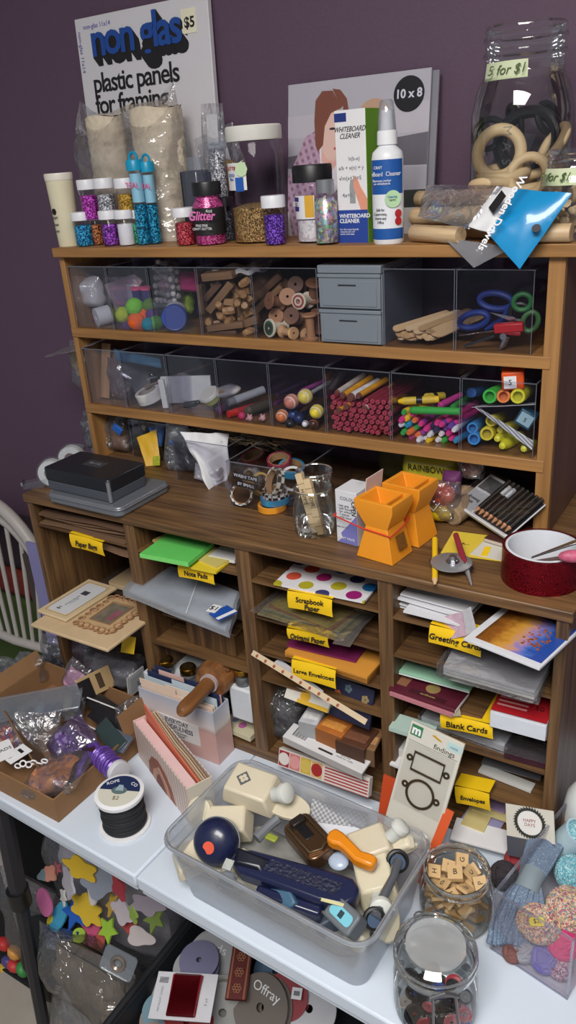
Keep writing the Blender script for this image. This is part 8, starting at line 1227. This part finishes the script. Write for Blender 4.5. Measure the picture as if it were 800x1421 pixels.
spoolR(277, 1336, rb+.03, .042, .02, (.1, .1, 0), (120, 84, 160), (120, 120, 150), 'purple ribbon spool lying flat at the top left of the bin'); spoolR(272, 1348, rb+.008, .048, .016, (.1, .1, 0), (150, 150, 160), (170, 170, 172), 'grey white spool under the purple ribbon'); spoolR(300, 1335, rb-.01, .065, .015, (1.0, .2, .2), (176, 176, 180), (170, 172, 176), 'white disc spool standing behind the purple ribbon', txt='yds'); spoolR(365, 1398, rb+.005, .062, .02, (.7, 0, -.1), (150, 140, 130), (112, 104, 98), 'taupe round ribbon spool with white print at the bin front', txt='Offray'); spoolR(400, 1382, rb+.01, .045, .02, (.6, .3, -.2), (130, 30, 40), (140, 28, 44), 'dark red ribbon spool right of the taupe spool'); spoolR(430, 1400, rb-.01, .055, .03, (.5, .3, 0), (190, 192, 198), (180, 182, 190), 'white ribbon spool at the right under the table edge'); spoolR(385, 1350, rb-.02, .05, .02, (.5, 0, 0), (60, 96, 130), (80, 110, 140), 'blue ribbon spool behind the dark red one'); spoolR(222, 1405, rb-.02, .036, .018, (.4, .4, 0), (50, 110, 130), (60, 110, 130), 'teal ribbon spool at the left under the red cord card'); spoolR(225, 1419, rb-.03, .045, .02, (.2, .2, 0), (150, 130, 110), (140, 126, 120), 'tan ribbon spool at the lower left'); spoolR(222, 1385, rb-.02, .034, .018, (.6, .3, 0), (110, 140, 110), (150, 150, 150), 'pale green spool at the left behind the white card'); spoolR(262, 1418, rb-.02, .05, .02, (.5, 0, 0), (160, 40, 40), (150, 40, 44), 'red ribbon spool below the red cord card'); spoolR(310, 1400, rb-.02, .06, .03, (1.0, .3, .4), (170, 165, 150), (160, 160, 158), 'cream ribbon spool lying beside the red cord card')
t, w_, h_ = card('red_cord_card', 'white notched card wound with shiny dark red cord in the black bin', 'cord', at(206, 1414, z=rb+.05), at(292, 1420, z=rb+.06), at(212, 1348, z=rb+.07), .003, mat((206, 206, 212), .5))
h_ = max(.05, h_); P('red_cord', MB().tube([(w_*(.3+.45*(k/60)), h_*(.08 if k % 2 else .92), .0095) for k in range(61)], .0035, 6), mat((140, 24, 36), .25, .3), t); P('cord_underlay', MB().box(w_*.28, w_*.76, h_*.07, h_*.93, .003, .008), mat((120, 20, 32), .35), t, .002)
mb = MB(); [mb.box(w_*.05, w_*.2, h_*.76+.0016*k, h_*.76+.0016*k+.0008, .003, .0034) for k in range(7)]; P('barcode', mb, INK, t); text('METALLIC CORD', .006, GREY, t, (w_*.13, h_*.42, .0034), rot=(0, 0, PI/2)); text('5 yd', .008, GREY, t, (w_*.88, h_*.4, .0034), rot=(0, 0, PI/2))
t, w_, h_ = card('brocade_ribbon', 'dark red brocade ribbon with gold flower motifs folded upright in the bin', 'ribbon', at(313, 1388, z=rb+.04), at(342, 1390, z=rb+.04), at(318, 1315, z=rb+.06), .008, mat((96, 36, 34), .6, var=.2, scale=90)); 
for q in range(3):
    for k in range(6): P('gold_motif', MB().at(w_*.5+.006*math.cos(k*1.047), h_*(.2+.3*q)+.006*math.sin(k*1.047), .0081).torus(.003, .0006, 10, 4), mat((176, 130, 90), .5), t)
for s_ in (.08, .84): P('gold_border', MB().box(w_*s_, w_*(s_+.08), 0, h_, .008, .0086), mat((150, 96, 66), .6), t)
t, w_, h_ = card('price_card', 'small white price tag on the dark red spool', 'tag', at(404, 1386, z=rb+.04), at(418, 1388, z=rb+.04), at(408, 1370, z=rb+.045), .001, WHITE); P('lines', MB().box(w_*.2, w_*.8, h_*.3, h_*.7, .001, .0014), GREY, t)
S('shade_mat', MB().prism(rr(1.3, .62, .03), 0, .006), mat((26, 25, 28), .9, bump=.4, scale=200), 'black mat added to darken the floor under the chair and the table left end', 'mat', (-.72, -.115, ZF+.0003), bevel=.002)  # made-up mat, its black stands for the deep shade on this floor
# chair, cushions, boards at the left
WC = mat((176, 170, 166), .45); t = T('white_spindle_chair', 'white round backed spindle chair to the left of the cabinet', 'chair', (-.46, .02, ZF+.0066)); z0 = -ZF
cx, zb = 0, z0-.62; arch = [(-.24+.48*u, 0, zb+.0+.43*math.sin(PI*min(1, max(0, u)))**.45) for u in [i/24 for i in range(25)]]
P('top_rail', MB().tube(arch, .017, 10), WC, t); P('inner_rail', MB().tube([(x*.86, .012, zb+(z-zb)*.88) for x, y, z in arch], .013, 10), WC, t); P('bottom_rail', MB().tube([(-.24, 0, zb), (0, -.012, zb-.004), (.24, 0, zb)], .013, 10), WC, t)
for k in range(9): u = -1+k/4; P('spindle', MB().tube([(u*.13, -.004, zb), (u*.2, .008, zb+.36-.06*u*u)], .006, 8), WC, t)
P('seat', MB().at(0, -.17, zb-.25).prism(blob(0, 0, .25, .22, 26), 0, .03), WC, t, .006)
for sx_ in (-1, 1): P('back_post', MB().tube([(sx_*.2, -.02, zb-.23), (sx_*.24, 0, zb+.02)], .012, 8), WC, t)
for sx_, sy_ in ((-1, -.33), (1, -.33), (-1, -.03), (1, -.03)): P('leg', MB().tube([(sx_*.17, sy_, zb-.24), (sx_*.21, sy_-.02*(1 if sy_ < -.1 else -1), 0)], .013, 8), WC, t)
S('green_tote', MB().box(-.34, .34, 0, .1, 0, .78), mat((62, 84, 30), .8, var=.1), 'dark green fabric tote standing against the wall behind the chair', 'tote', (-.5, .1, ZF+.0066), bevel=.012)
S('red_cushion', MB().box(-.3, .3, 0, .09, 0, .09), mat((120, 40, 28), .85, var=.15), 'dark red cushion lying on top of the green tote', 'cushion', (-.5, .105, ZF+.787), bevel=.025); S('black_cushion', MB().box(-.3, .3, 0, .08, 0, .16), mat((44, 30, 40), .85), 'dark plum cushion on top of the red cushion behind the chair spindles', 'cushion', (-.5, .11, ZF+.8775), bevel=.03)
S('lilac_board', MB().box(-.15, .15, 0, .008, 0, az(757, -.26, .0)-ZF), mat((136, 132, 180), .6, var=.04), 'lilac foam board standing upright between the chair and the cabinet', 'board', (ax(38, .0, -.3)+.15, .0, ZF+.0004), bevel=.001); S('brown_board', MB().box(-.15, .15, 0, .01, 0, az(775, -.3, .02)-ZF), mat((66, 54, 52), .7), 'dark brown board standing just behind the lilac board', 'board', (ax(33, .02, -.35)+.15, .02, ZF+.0004), bevel=.001)
